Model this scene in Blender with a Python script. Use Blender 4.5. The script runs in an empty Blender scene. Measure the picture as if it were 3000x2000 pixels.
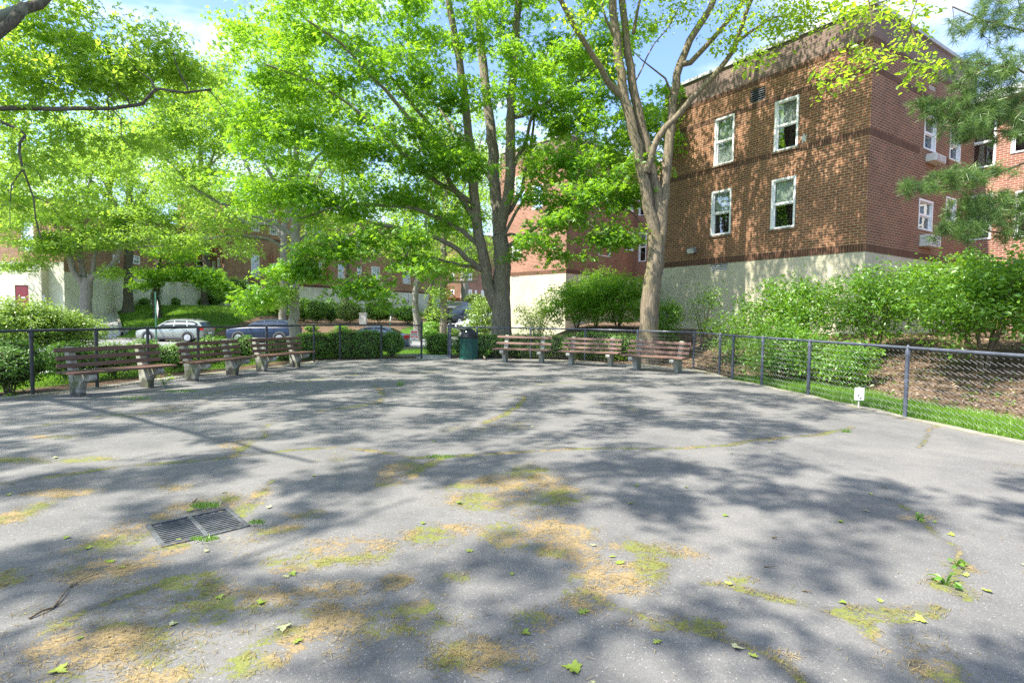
import bpy, math, random
import numpy as np
from mathutils import Vector, Matrix
random.seed(11)
RG = np.random.default_rng(5)
SC = bpy.context.scene
COL = SC.collection
PI = math.pi
# ------------------------------------------------------------------ camera frame
F = 1600.0; CX = 1500.0; CY = 1000.0; EYE = 1.5
_p = math.atan(75.0/F); _r = 0.012
FW = Vector((0, math.cos(_p), -math.sin(_p)))
_R0 = Vector((1, 0, 0)); _U0 = Vector((0, math.sin(_p), math.cos(_p)))
RT = (_R0*math.cos(_r) + _U0*math.sin(_r)); UP = (_U0*math.cos(_r) - _R0*math.sin(_r))
CAMP = Vector((0, 0, EYE))
def ray(px, py):
    return FW + RT*((px-CX)/F) + UP*((CY-py)/F)
def G(px, py, z=0.0):
    v = ray(px, py); t = (z-EYE)/v.z
    return CAMP + v*t
def at(px, py, Y):
    v = ray(px, py)
    return CAMP + v*(Y/v.y)
def onwall(px, py, p0, t):
    v = ray(px, py)                      # k*v.xy = p0 + s*t
    det = v.x*(-t.y) - (-t.x)*v.y
    k = (p0.x*(-t.y) - (-t.x)*p0.y)/det
    s = (v.x*p0.y - v.y*p0.x)/det
    return s, EYE + k*v.z
cam = bpy.data.cameras.new('camera'); camo = bpy.data.objects.new('camera', cam); COL.objects.link(camo)
cam.sensor_width = 36; cam.lens = 36*F/3000; cam.clip_start = 0.05; cam.clip_end = 2000
m = Matrix((RT, UP, -FW)).transposed().to_4x4(); m.translation = CAMP
camo.matrix_world = m; SC.camera = camo
# ------------------------------------------------------------------ small helpers
def ss(a, b, x):
    t = np.clip((np.asarray(x, float)-a)/(b-a), 0, 1); return t*t*(3-2*t)
_lat = {}
def vnoise(x, y, scale, seed):
    if seed not in _lat: _lat[seed] = np.random.default_rng(seed).random((257, 257))
    L = _lat[seed]; u = np.asarray(x)*scale+1000; v = np.asarray(y)*scale+1000
    iu = np.floor(u).astype(int); iv = np.floor(v).astype(int); fu = u-iu; fv = v-iv
    fu = fu*fu*(3-2*fu); fv = fv*fv*(3-2*fv); iu %= 256; iv %= 256
    return (L[iu, iv]*(1-fu)+L[iu+1, iv]*fu)*(1-fv)+(L[iu, iv+1]*(1-fu)+L[iu+1, iv+1]*fu)*fv
def fbm(x, y, scale, seed, o=4):
    s = 0; a = 1; t = 0
    for i in range(o):
        s = s + a*vnoise(x, y, scale*2**i, seed+i); t += a; a *= .5
    return s/t
def tag(o, label=None, cat=None, group=None, kind=None):
    if label: o['label'] = label
    if cat: o['category'] = cat
    if group: o['group'] = group
    if kind: o['kind'] = kind
    return o
def thing(name, label, cat, loc=(0, 0, 0), rz=0.0, group=None):
    o = bpy.data.objects.new(name, None); o.empty_display_size = .2
    COL.objects.link(o); o.location = loc; o.rotation_euler = (0, 0, rz)
    return tag(o, label, cat, group)
def parent(o, p, world=True):
    """world=True: o's mesh is in world coordinates; keep it there under an unrotated empty."""
    o.parent = p
    if world and p.type == 'EMPTY': o.matrix_parent_inverse = Matrix.Translation(-Vector(p.location))
    return o
def dup(root, loc, rz, label=None, group=None):
    r = root.copy(); COL.objects.link(r); r.location = loc; r.rotation_euler = (0, 0, rz)
    if label: r['label'] = label
    if group: r['group'] = group
    for ch in list(root.children):
        c = ch.copy(); COL.objects.link(c); c.parent = r
        for g in list(ch.children):
            d = g.copy(); COL.objects.link(d); d.parent = c
    return r
class MB:
    def __init__(s): s.v = []; s.f = []; s.uv = []; s.mi = []; s.cm = 0
    def face(s, idx, uv=None): s.f.append(tuple(idx)); s.uv.append(uv); s.mi.append(s.cm)
    def quad(s, a, b, c, d, uv=None):
        i = len(s.v); s.v += [tuple(a), tuple(b), tuple(c), tuple(d)]; s.face((i, i+1, i+2, i+3), uv)
    def box(s, c, size, M=None):
        i = len(s.v); hx, hy, hz = size[0]/2, size[1]/2, size[2]/2
        for x, y, z in ((-1,-1,-1),(1,-1,-1),(1,1,-1),(-1,1,-1),(-1,-1,1),(1,-1,1),(1,1,1),(-1,1,1)):
            p = Vector((c[0]+x*hx, c[1]+y*hy, c[2]+z*hz)); s.v.append(tuple(M @ p if M else p))
        for f in ((3,2,1,0),(4,5,6,7),(0,1,5,4),(1,2,6,5),(2,3,7,6),(3,0,4,7)): s.face([i+k for k in f])
    def prism(s, poly, w, M=None):
        """poly: (y,z) outline counter-clockwise, extruded along x by w, centred."""
        i = len(s.v); n = len(poly)
        for x in (-w/2, w/2):
            for y, z in poly:
                p = Vector((x, y, z)); s.v.append(tuple(M @ p if M else p))
        s.face([i+n+k for k in range(n)]); s.face([i+k for k in reversed(range(n))])
        for k in range(n): s.face((i+k, i+(k+1) % n, i+n+(k+1) % n, i+n+k))
    def tube(s, pts, rad, sides=8, caps=True, jit=0):
        pts = [Vector(p) for p in pts]; n = len(pts)
        if not hasattr(rad, '__len__'): rad = [rad]*n
        i0 = len(s.v); t0 = (pts[1]-pts[0]).normalized()
        nx = t0.orthogonal().normalized()
        for k in range(n):
            t = (pts[min(k+1, n-1)]-pts[max(k-1, 0)]).normalized()
            nx = (nx - t*nx.dot(t)).normalized(); ny = t.cross(nx)
            for j in range(sides):
                a = 2*PI*j/sides; r = rad[k]*(1+(random.uniform(-jit, jit) if jit else 0))
                s.v.append(tuple(pts[k]+(nx*math.cos(a)+ny*math.sin(a))*r))
        for k in range(n-1):
            for j in range(sides):
                a = i0+k*sides+j; b = i0+k*sides+(j+1) % sides
                s.face((a, b, b+sides, a+sides))
        if caps:
            s.face([i0+j for j in reversed(range(sides))]); s.face([i0+(n-1)*sides+j for j in range(sides)])
    def lathe(s, prof, n=24, c=(0, 0, 0)):
        i = len(s.v)
        for r, z in prof:
            for j in range(n): s.v.append((c[0]+r*math.cos(2*PI*j/n), c[1]+r*math.sin(2*PI*j/n), c[2]+z))
        for k in range(len(prof)-1):
            for j in range(n):
                a = i+k*n+j; b = i+k*n+(j+1) % n; s.face((a, b, b+n, a+n))
        if prof[0][0] > 1e-4: s.face([i+j for j in reversed(range(n))])
        if prof[-1][0] > 1e-4: s.face([i+(len(prof)-1)*n+j for j in range(n)])
    def build(s, name, mats, par=None, smooth=None, world=True, bevel=0):
        me = bpy.data.meshes.new(name); me.from_pydata(s.v, [], s.f)
        for mt in (mats if isinstance(mats, (list, tuple)) else [mats]): me.materials.append(mt)
        if any(k for k in s.mi): me.polygons.foreach_set('material_index', s.mi)
        if any(u is not None for u in s.uv):
            ul = me.uv_layers.new(name='UVMap'); flat = []
            for f, u in zip(s.f, s.uv): flat += [c for q in (u or [(0, 0)]*len(f)) for c in q]
            ul.data.foreach_set('uv', flat)
        if smooth is not None:
            me.shade_smooth() if hasattr(me, 'shade_smooth') else None
            if smooth < 180: me.set_sharp_from_angle(angle=math.radians(smooth))
        me.update()
        o = bpy.data.objects.new(name, me); COL.objects.link(o)
        if bevel:
            b = o.modifiers.new('bevel', 'BEVEL'); b.width = bevel; b.segments = 2; b.limit_method = 'ANGLE'
        if par is not None: parent(o, par, world)
        return o
def np_mesh(name, V, Fc, mats, attrs=None, par=None, smooth=False, mi=None):
    """V (n,3); Fc (m,k) constant-size faces."""
    V = np.ascontiguousarray(V, np.float32); Fc = np.ascontiguousarray(Fc, np.int32)
    me = bpy.data.meshes.new(name); mF, k = Fc.shape
    me.vertices.add(len(V)); me.vertices.foreach_set('co', V.ravel())
    me.loops.add(mF*k); me.loops.foreach_set('vertex_index', Fc.ravel())
    me.polygons.add(mF); me.polygons.foreach_set('loop_start', np.arange(0, mF*k, k, dtype=np.int32))
    if mi is not None: me.polygons.foreach_set('material_index', np.asarray(mi, np.int32))
    me.polygons.foreach_set('use_smooth', np.full(mF, smooth, bool))
    for mt in (mats if isinstance(mats, (list, tuple)) else [mats]): me.materials.append(mt)
    for an, av in (attrs or {}).items():
        a = me.attributes.new(an, 'FLOAT', 'POINT'); a.data.foreach_set('value', np.ascontiguousarray(av, np.float32))
    me.update(calc_edges=True)
    o = bpy.data.objects.new(name, me); COL.objects.link(o)
    if par is not None: parent(o, par)
    return o
# ------------------------------------------------------------------ materials
def mat(name):
    mt = bpy.data.materials.new(name); mt.use_nodes = True; nt = mt.node_tree; nt.nodes.clear()
    out = nt.nodes.new('ShaderNodeOutputMaterial'); return mt, nt, out
def N(nt, t, **kw):
    n = nt.nodes.new('ShaderNode'+t)
    for k, v in kw.items():
        if k in n.inputs: n.inputs[k].default_value = v
        else: setattr(n, k, v)
    return n
def L(nt, a, b): nt.links.new(a, b)
def ramp(nt, fac, stops, interp='LINEAR'):
    r = nt.nodes.new('ShaderNodeValToRGB'); e = r.color_ramp.elements; r.color_ramp.interpolation = interp
    while len(e) < len(stops): e.new(.5)
    for q, (p, c) in zip(e, stops): q.position = p; q.color = (*c, 1) if len(c) == 3 else c
    L(nt, fac, r.inputs[0]); return r.outputs[0]
def mixc(nt, fac, a, b, mode='MIX'):
    n = nt.nodes.new('ShaderNodeMix'); n.data_type = 'RGBA'; n.blend_type = mode
    for sock, val in ((n.inputs[0], fac), (n.inputs[6], a), (n.inputs[7], b)):
        if hasattr(val, 'links'): L(nt, val, sock)
        elif isinstance(val, (int, float)): sock.default_value = val
        else: sock.default_value = (*val, 1)
    return n.outputs[2]
def mth(nt, op, a, b=0.0, clamp=False):
    n = nt.nodes.new('ShaderNodeMath'); n.operation = op; n.use_clamp = clamp
    for i, val in enumerate((a, b)):
        if hasattr(val, 'links'): L(nt, val, n.inputs[i])
        else: n.inputs[i].default_value = val
    return n.outputs[0]
def coords(nt, scale=(1, 1, 1), which='Object'):
    tc = nt.nodes.new('ShaderNodeTexCoord'); mp = nt.nodes.new('ShaderNodeMapping'); mp.inputs['Scale'].default_value = scale
    L(nt, tc.outputs[which], mp.inputs[0]); return mp.outputs[0]
def noise(nt, vec, scale, detail=4, rough=.55, dist=0):
    n = N(nt, 'TexNoise', Scale=scale, Detail=detail, Roughness=rough, Distortion=dist); L(nt, vec, n.inputs['Vector']); return n.outputs['Fac']
def bump(nt, h, strength=.3, dist=.02):
    b = N(nt, 'Bump', Strength=strength, Distance=dist); L(nt, h, b.inputs['Height']); return b.outputs[0]
def princ(nt, out, col, rough=.7, spec=.3, metal=0, nrm=None, coat=0):
    p = N(nt, 'BsdfPrincipled'); p.inputs['Roughness'].default_value = .5
    for sock, val in ((p.inputs['Base Color'], col), (p.inputs['Roughness'], rough), (p.inputs['Metallic'], metal)):
        if hasattr(val, 'links'): L(nt, val, sock)
        elif isinstance(val, (int, float)): sock.default_value = val
        else: sock.default_value = (*val, 1)
    p.inputs['Specular IOR Level'].default_value = spec; p.inputs['Coat Weight'].default_value = coat
    if nrm is not None: L(nt, nrm, p.inputs['Normal'])
    L(nt, p.outputs[0], out.inputs[0]); return p
def simple(name, col, rough=.6, spec=.3, metal=0, var=.15, scale=6, bmp=0, bscale=60, coat=0):
    mt, nt, out = mat(name); co = coords(nt)
    n = noise(nt, co, scale, 5); d = tuple(c*(1-var) for c in col); u = tuple(min(1, c*(1+var)) for c in col)
    c = ramp(nt, n, [(.3, d), (.7, u)])
    nr = bump(nt, noise(nt, co, bscale, 3), bmp, .01) if bmp else None
    princ(nt, out, c, rough, spec, metal, nr, coat); return mt
def leafmat(name, dark, light, trans, tw=.45, gloss=.035):
    mt, nt, out = mat(name)
    at_ = N(nt, 'Attribute', attribute_name='rnd')
    c = ramp(nt, at_.outputs['Fac'], [(0, dark), (.6, tuple((a+b)/2 for a, b in zip(dark, light))), (1, light)])
    d = N(nt, 'BsdfDiffuse'); L(nt, c, d.inputs[0])
    t = N(nt, 'BsdfTranslucent'); tc = ramp(nt, at_.outputs['Fac'], [(0, tuple(v*.75 for v in trans)), (1, tuple(v*1.2 for v in trans))]); L(nt, tc, t.inputs[0])
    mx = N(nt, 'MixShader', Fac=tw); L(nt, d.outputs[0], mx.inputs[1]); L(nt, t.outputs[0], mx.inputs[2])
    g = N(nt, 'BsdfGlossy', Roughness=.42); g.inputs[0].default_value = (.9, .95, .85, 1)
    m2 = N(nt, 'MixShader', Fac=gloss); L(nt, mx.outputs[0], m2.inputs[1]); L(nt, g.outputs[0], m2.inputs[2])
    L(nt, m2.outputs[0], out.inputs[0]); return mt
def barkmat(name, c0, c1, scale=1.0, moss=(0.12, .13, .06), mossf=.25, ridge=.5):
    mt, nt, out = mat(name); co = coords(nt, (9*scale, 9*scale, 1.1*scale)); c2 = coords(nt)
    r = noise(nt, co, 2.2, 6, .62, .6); col = ramp(nt, r, [(.3, c0), (.52, tuple((a+b)/2 for a, b in zip(c0, c1))), (.72, c1)])
    big = ramp(nt, noise(nt, c2, 1.3, 4), [(.52, (0, 0, 0)), (.68, (mossf,)*3)])
    col = mixc(nt, big, col, moss)
    princ(nt, out, col, .9, .1, 0, bump(nt, r, ridge*1.6, .035)); return mt
def brickmat(name, c1, c2, mortar, dark=0.0, bw=.225, bh=.0815, msz=.011, warm=None):
    mt, nt, out = mat(name); uv = coords(nt, (1, 1, 1), 'UV')
    b = N(nt, 'TexBrick', Scale=1.0); b.inputs['Brick Width'].default_value = bw; b.inputs['Row Height'].default_value = bh
    b.inputs['Mortar Size'].default_value = msz; b.inputs['Mortar Smooth'].default_value = .15; b.inputs['Bias'].default_value = -.1
    b.inputs['Color1'].default_value = (*c1, 1); b.inputs['Color2'].default_value = (*c2, 1); b.inputs['Mortar'].default_value = (*mortar, 1)
    L(nt, uv, b.inputs['Vector'])
    n = noise(nt, uv, .9, 5, .6); col = mixc(nt, .55, b.outputs['Color'], ramp(nt, n, [(.25, (.55, .5, .5)), (.75, (1.25, 1.2, 1.15))]), 'MULTIPLY')
    # weathered streaks
    st = coords(nt, (5, .35, 1), 'UV'); s2 = ramp(nt, noise(nt, st, 1.5, 4), [(.55, (0, 0, 0)), (.8, (.35,)*3)])
    col = mixc(nt, s2, col, tuple(.5*(a+.12) for a in c1))
    fine = noise(nt, uv, 45, 3); col = mixc(nt, .35, col, ramp(nt, fine, [(.3, (.7,)*3), (.7, (1.25,)*3)]), 'MULTIPLY')
    inv = mth(nt, 'SUBTRACT', 1.0, b.outputs['Fac'])
    princ(nt, out, col, .88, .15, 0, bump(nt, inv, .5, .012)); return mt
# ------------------------------------------------------------------ leaves
def _lobe(a, ln, wd, base=0.0, zt=-.06, zs=.05):
    d = np.array([math.cos(a), math.sin(a)]); p = np.array([-d[1], d[0]])
    o = np.array([base, 0.0])
    return [(*(o), 0.0), (*(o+d*ln*.5-p*wd), zs), (*(o+d*ln), zt), (*(o+d*ln*.5+p*wd), zs)]
T_KITE = (np.array([(0, 0, 0), (.5, -.3, .06), (1, 0, -.07), (.5, .3, .06)], float), np.array([(0, 1, 2, 3)]))
_l3 = _lobe(0, 1, .2)+_lobe(.95, .78, .17)+_lobe(-.95, .78, .17)
T_LOBE3 = (np.array(_l3, float), np.arange(12).reshape(3, 4))
_l5 = _lobe(0, 1, .19)+_lobe(.75, .88, .15)+_lobe(-.75, .88, .15)+_lobe(1.75, .5, .13)+_lobe(-1.75, .5, .13)
T_LOBE5 = (np.array(_l5, float), np.arange(20).reshape(5, 4))
_ov = [(0, 0, 0), (.25, -.22, .05), (.62, -.24, .05), (1, 0, -.08), (.62, .24, .05), (.25, .22, .05)]
T_OVAL = (np.array(_ov, float), np.array([(0, 1, 2, 3), (0, 3, 4, 5)]))
T_NEEDLE = (np.array([(0, -.03, 0), (0, .03, 0), (1, .014, -.04), (1, -.014, -.04)], float), np.array([(0, 1, 2, 3)]))
def leaves(name, P, Nn, H, S, tmpl, mt, par=None, rnd=None):
    """P positions, Nn normals, H heading vectors, S sizes -> one mesh of folded leaf blades."""
    n = len(P); Nn = Nn/np.linalg.norm(Nn, axis=1, keepdims=True)
    T = H-Nn*np.sum(H*Nn, 1, keepdims=True); ln = np.linalg.norm(T, axis=1, keepdims=True); T = T/np.maximum(ln, 1e-5)
    B = np.cross(Nn, T); V, Fc = tmpl
    W = P[:, None, :]+S[:, None, None]*(V[None, :, 0, None]*T[:, None]+V[None, :, 1, None]*B[:, None]+V[None, :, 2, None]*Nn[:, None])
    k = len(V); idx = (np.arange(n)[:, None, None]*k+Fc[None]).reshape(-1, Fc.shape[1])
    if rnd is None: rnd = RG.random(n)
    return np_mesh(name, W.reshape(-1, 3), idx, mt, {'rnd': np.repeat(rnd, k)}, par)
def resample(pts, step):
    pts = [np.array(p, float) for p in pts]
    if len(pts) == 2: pts = [pts[0], (pts[0]+pts[1])/2, pts[1]]
    q = [2*pts[0]-pts[1]]+pts+[2*pts[-1]-pts[-2]]; out = []
    for i in range(1, len(q)-2):
        a, b, c, d = q[i-1:i+3]; n = max(1, int(np.linalg.norm(c-b)/step))
        for k in range(n):
            t = k/n; out.append(.5*((2*b)+(-a+c)*t+(2*a-5*b+4*c-d)*t*t+(-a+3*b-3*c+d)*t**3))
    out.append(q[-2]); return np.array(out)
def make_tree(name, label, cat, base, limbs, blobs, bark, leaf, lsize=.13, tmpl=T_LOBE3, per=42, sprad=.5, sprth=.1, up=.75,
              group=None, twig=.010, flare=.35, step=.35, bare=0, crown_name='crown', droop=.25, connect=True, maxlen=2.2, limbnoise=.02, lobs=None, sides=12, splay=.55):
    """limbs: (points, r0, r1). blobs: (centre, (rx,ry,rz), sprays). One thing: trunk (with its limbs and twigs) and crown."""
    root = thing(name, label, cat, tuple(base), group=group)
    mb = MB(); nodes = []; nrad = []
    for li, (pts, r0, r1) in enumerate(limbs):
        q = resample(pts, step); n = len(q); t = np.linspace(0, 1, n)
        r = r0+(r1-r0)*t**.85
        q[1:-1] += RG.normal(0, limbnoise, (n-2, 3))*(r[1:-1, None]/max(r0, .05)+.3)
        if li == 0 and flare:
            dz = q[:, 2]-q[0, 2]; r = r*(1+flare*np.exp(-dz/.35))
        mb.tube(q, list(r), sides if r0 > .06 else 6, jit=.05 if r0 > .1 else 0)
        s = 0 if li else int(n*bare)
        for a, b in zip(q[s:], r[s:]): nodes.append(a); nrad.append(b)
    nodes = np.array(nodes); A = []
    for c, rr, k in blobs:
        u = RG.normal(size=(k, 3)); u /= np.linalg.norm(u, axis=1, keepdims=True)
        u *= (RG.random((k, 1))**.45); A.append(np.array(c)+u*np.array(rr))
    A = np.concatenate(A) if A else np.zeros((0, 3))
    d0 = np.array([np.min(np.sum((nodes-a)**2, 1)) for a in A]) if len(A) else np.zeros(0)
    NB = np.zeros((len(nodes)+len(A)*5, 3)); NB[:len(nodes)] = nodes; RB = np.zeros(len(NB)); RB[:len(nodes)] = nrad; nn = len(nodes)
    dirs = np.zeros((len(A), 3)); dirs[:] = (0, 0, 1)
    for i in np.argsort(d0):
        a = A[i]; dd = np.sum((NB[:nn]-a)**2, 1); j = int(np.argmin(dd)); b = NB[j].copy(); ln = math.sqrt(dd[j])
        if ln < .08: continue
        dirs[i] = (a-b)/ln
        if not connect: continue
        mid = (a+b)/2+np.array((0, 0, .10*ln))+RG.normal(0, .06*ln, 3); k = 4 if ln > .6 else 3
        tt = np.linspace(0, 1, k+1)[:, None]; q = (1-tt)**2*b+2*tt*(1-tt)*mid+tt**2*a
        if ln > .9: q[1:-1] += RG.normal(0, .035*ln, (k-1, 3))
        r0 = min(RB[j]*.6, twig*(.7+ln*.55)); r = np.linspace(r0, twig*.35, k+1)
        mb.tube(q, list(r), 4, caps=False)
        NB[nn:nn+k] = q[1:]; RB[nn:nn+k] = r[1:]; nn += k
    mb.build('trunk', bark, root, smooth=60)
    if len(A) and per:
        n = len(A)*per; c = np.repeat(A, per, 0); dv = np.repeat(dirs, per, 0)
        ang = RG.random(n)*2*PI; rr = np.sqrt(RG.random(n))*sprad*np.repeat(RG.uniform(.65, 1.25, len(A)), per)
        off = np.stack([np.cos(ang)*rr, np.sin(ang)*rr, RG.normal(0, sprth, n)-droop*rr*rr/sprad], 1)
        P = c+off-dv*(RG.random((n, 1))*sprad*.7)
        tilt = RG.normal(0, splay, (n, 3)); tilt[:, 2] *= .3
        Nn = np.array((0, 0, up))+tilt+off*np.array((.6, .6, 0))/sprad*.5
        H = off*np.array((1, 1, 0))/sprad+dv*.5+RG.normal(0, .5, (n, 3))+np.array((0, 0, -.25))
        S = lsize*RG.uniform(.45, 1.35, n)
        rn = np.clip(np.repeat(RG.random(len(A)), per)*.5+RG.random(n)*.5, 0, 1)
        leaves(crown_name, P, Nn, H, S, tmpl, leaf, root, rn)
    return root
def blob(px, py, Y, rx, ry, rz, n): return (tuple(at(px, py, Y)), (rx, ry, rz), n)
def limb(pts, r0, r1, Y=None):
    """pts: (px, py, Y) or (px, py) at depth Y."""
    return ([tuple(at(q[0], q[1], q[2] if len(q) > 2 else Y)) for q in pts], r0, r1)
def shrub(name, label, cat, base, rx, ry, h, n, lsize, leaf, lump=.16, group=None, boxy=0.0, tmpl=T_KITE, stems=True, core=.8, low=.12, spike=0, seed=None, stemmat=None, rz=0.0, twigs=0):
    """Dense garden shrub: leaf blades through a lumpy shell over a solid dark core added to stop see-through."""
    rg = np.random.default_rng(abs(hash((round(base[0], 2), round(base[1], 2)))) % 99991 if seed is None else seed)
    root = thing(name, label, cat, tuple(base), group=group)
    ph = rg.random((6, 2))*6.28; fr = rg.uniform(1.5, 5.5, (6, 2))
    def R(th, el):
        s = 0
        for (p0, p1), (f0, f1) in zip(ph, fr): s = s+np.sin(th*np.round(f0)+p0)*np.cos(el*f1+p1)
        return 1+lump*s/2.2
    def shape(u):
        th = np.arctan2(u[:, 1], u[:, 0]); el = np.arcsin(np.clip(u[:, 2], -1, 1)); r = R(th, el)
        if boxy:
            m = np.max(np.abs(u), 1); r = r*((1-boxy)+boxy*np.minimum(1/m, 1.35))
        return r
    u = rg.normal(size=(n, 3)); u /= np.linalg.norm(u, axis=1, keepdims=True)
    rad = shape(u)*(1-.28*rg.random(n)**1.6)
    if spike: rad *= 1+spike*np.maximum(0, rg.normal(0, 1, n))
    c = np.array((base[0], base[1], base[2]+h*(.5+low/2))); ax = np.array((rx, ry, h*(.5-low/2)))
    ca, sa = math.cos(rz), math.sin(rz)
    def rot(w):
        w = w.copy(); x, y = w[:, 0].copy(), w[:, 1].copy(); w[:, 0] = ca*x-sa*y; w[:, 1] = sa*x+ca*y; return w
    P = c+rot(u*rad[:, None]*ax)+rg.normal(0, lsize*.3, (n, 3))
    Nn = rot(u/ax)*min(rx, h)+np.array((0, 0, .35))+rg.normal(0, .55, (n, 3)); H = rg.normal(0, 1, (n, 3))+rot(u)*.8+np.array((0, 0, .5))
    cl = .5+.5*np.sin(P[:, 0]*9+ph[0, 0])*np.sin(P[:, 2]*11+ph[1, 0])*np.sin(P[:, 1]*8)
    leaves('foliage', P, Nn, H, lsize*rg.uniform(.65, 1.25, n), tmpl, leaf, root, np.clip(rg.random(n)*.7+cl*.3, 0, 1))
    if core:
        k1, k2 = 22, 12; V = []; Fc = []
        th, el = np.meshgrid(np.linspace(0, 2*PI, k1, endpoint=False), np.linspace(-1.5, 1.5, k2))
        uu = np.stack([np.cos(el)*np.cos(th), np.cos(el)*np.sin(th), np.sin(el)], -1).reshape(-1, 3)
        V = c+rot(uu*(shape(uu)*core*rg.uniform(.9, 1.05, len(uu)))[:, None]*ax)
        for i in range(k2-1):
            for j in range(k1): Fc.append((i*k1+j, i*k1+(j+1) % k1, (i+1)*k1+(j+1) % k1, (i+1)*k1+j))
        np_mesh('inner_core', V, np.array(Fc), M['twigs'], None, root, True)  # dark solid added inside the leaves so nothing shows through
    if stems:
        mb = MB()
        for k in range(7):
            a = k*.9+rg.random(); q = rg.uniform(.1, .5)
            mb.tube([(base[0]+.05*math.cos(a), base[1]+.05*math.sin(a), base[2]-.05), (base[0]+rx*q*.6*math.cos(a), base[1]+ry*q*.6*math.sin(a), base[2]+h*.3), (base[0]+rx*q*math.cos(a), base[1]+ry*q*math.sin(a), base[2]+h*.6)], [.018, .014, .008], 5)
        mb.build('stems', stemmat or M['bark_brown'], root)
    return root
def grassblades(name, label, polyfn, xr, yr, n, zf, h=(.05, .11), w=.009, mt=None, par=None):
    x = RG.uniform(*xr, n); y = RG.uniform(*yr, n); k = polyfn(x, y); x = x[k]; y = y[k]; n = len(x); z = zf(x, y)
    a = RG.random(n)*2*PI; hh = RG.uniform(*h, n); ln = RG.normal(0, .35, (n, 2))*hh[:, None]
    b0 = np.stack([x-np.cos(a)*w, y-np.sin(a)*w, z-.01], 1); b1 = np.stack([x+np.cos(a)*w, y+np.sin(a)*w, z-.01], 1)
    tp = np.stack([x+ln[:, 0], y+ln[:, 1], z+hh], 1)
    V = np.stack([b0, b1, tp], 1).reshape(-1, 3); Fc = np.arange(3*n).reshape(-1, 3)
    r = np.clip(fbm(x, y, .8, 71, 3)*1.1-.2+RG.random(n)*.5, 0, 1)
    o = np_mesh(name, V, Fc, mt, {'rnd': np.repeat(r, 3)}, par)
    return tag(o, label, 'grass', kind='stuff')
# ------------------------------------------------------------------ materials
M = {}
M['maple'] = leafmat('maple_leaf', (.055, .15, .016), (.15, .31, .03), (.40, .70, .03), .5)
M['oak'] = leafmat('oak_leaf', (.09, .19, .022), (.22, .36, .05), (.56, .80, .07), .55)
M['limeleaf'] = leafmat('lime_leaf', (.085, .19, .022), (.20, .345, .05), (.48, .72, .06), .52)
M['elm'] = leafmat('elm_leaf', (.08, .18, .016), (.19, .33, .035), (.58, .80, .04), .52)
M['boxwood'] = leafmat('boxwood_leaf', (.036, .115, .012), (.17, .34, .03), (.26, .5, .025), .36, .05)
M['hedge'] = leafmat('hedge_leaf', (.045, .14, .014), (.22, .42, .035), (.34, .6, .025), .38, .05)
M['shrub'] = leafmat('shrub_leaf', (.05, .14, .016), (.155, .32, .03), (.32, .58, .025), .42, .045)
M['pale_shrub'] = leafmat('pale_shrub_leaf', (.11, .21, .025), (.26, .36, .06), (.30, .46, .05), .4, .05)
M['needle'] = leafmat('pine_needle', (.04, .10, .024), (.17, .28, .055), (.2, .32, .045), .33, .04)
M['grass'] = leafmat('grass_blade', (.065, .16, .018), (.19, .35, .04), (.26, .44, .03), .4)
M['ivy'] = leafmat('ivy_leaf', (.02, .06, .012), (.06, .14, .02), (.09, .2, .02), .25, .05)
M['bark_maple'] = barkmat('maple_bark', (.10, .085, .065), (.33, .29, .225), 1.0, (.17, .17, .12), .5)
M['bark_elm'] = barkmat('elm_bark', (.085, .066, .046), (.32, .265, .19), 1.5, (.24, .21, .09), .45)
M['bark_grey'] = barkmat('grey_bark', (.13, .12, .10), (.36, .34, .29), 1.2, (.3, .31, .26), .4)
M['bark_dark'] = barkmat('dark_bark', (.05, .045, .035), (.17, .15, .12), 1.2, (.1, .11, .06), .4)
M['bark_oak'] = barkmat('oak_bark', (.045, .04, .032), (.17, .155, .125), 1.6, (.24, .27, .22), .6)
M['bark_brown'] = barkmat('brown_bark', (.08, .06, .04), (.24, .19, .13), 2.5)
M['twigs'] = simple('dark_core', (.035, .04, .018), .95, .05, var=.5, scale=14)
M['fence'] = simple('fence_black_paint', (.03, .034, .038), .45, .4, var=.35, scale=9)
M['fence_blue'] = simple('fence_blue_grey_paint', (.075, .085, .11), .42, .45, var=.3, scale=7)
M['wire_dark'] = simple('dark_fence_wire', (.035, .04, .04), .45, .4, .2)
M['wire_light'] = simple('pale_fence_wire', (.21, .215, .225), .4, .5, .5, var=.35, scale=25)  # paler wire for the right-hand fence
M['white'] = simple('white_window_paint', (.74, .75, .73), .5, .35, var=.05)
M['offwhite'] = simple('aged_white_metal', (.6, .6, .56), .55, .3, var=.1)
M['grey'] = simple('grey_metal', (.25, .26, .27), .5, .4, .3)
M['black'] = simple('black_plastic', (.012, .012, .014), .35, .5, var=.2)
M['dark'] = simple('dark_void', (.01, .01, .011), .8, .1)
M['roofgrey'] = simple('grey_roof_edge', (.36, .37, .36), .6, .3, var=.15, scale=3)
M['tyre'] = simple('tyre_rubber', (.018, .018, .019), .85, .15, var=.2)
M['alloy'] = simple('wheel_alloy', (.52, .53, .55), .3, .5, .7, var=.08)
M['rust'] = simple('rust_red_paint', (.26, .065, .045), .6, .3, var=.25, scale=4)
M['redsign'] = simple('sign_red', (.55, .012, .02), .5, .3, var=.1)
M['signwhite'] = simple('sign_cream', (.66, .64, .54), .5, .3, var=.08)
M['signgreen'] = simple('sign_post_green', (.035, .12, .075), .5, .4, var=.3)
M['signback'] = simple('bare_sign_back', (.5, .47, .44), .5, .4, .2, var=.1)
M['ink'] = simple('black_ink', (.03, .035, .03), .6, .2)
M['greenink'] = simple('green_ink', (.10, .24, .15), .6, .2)
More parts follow.
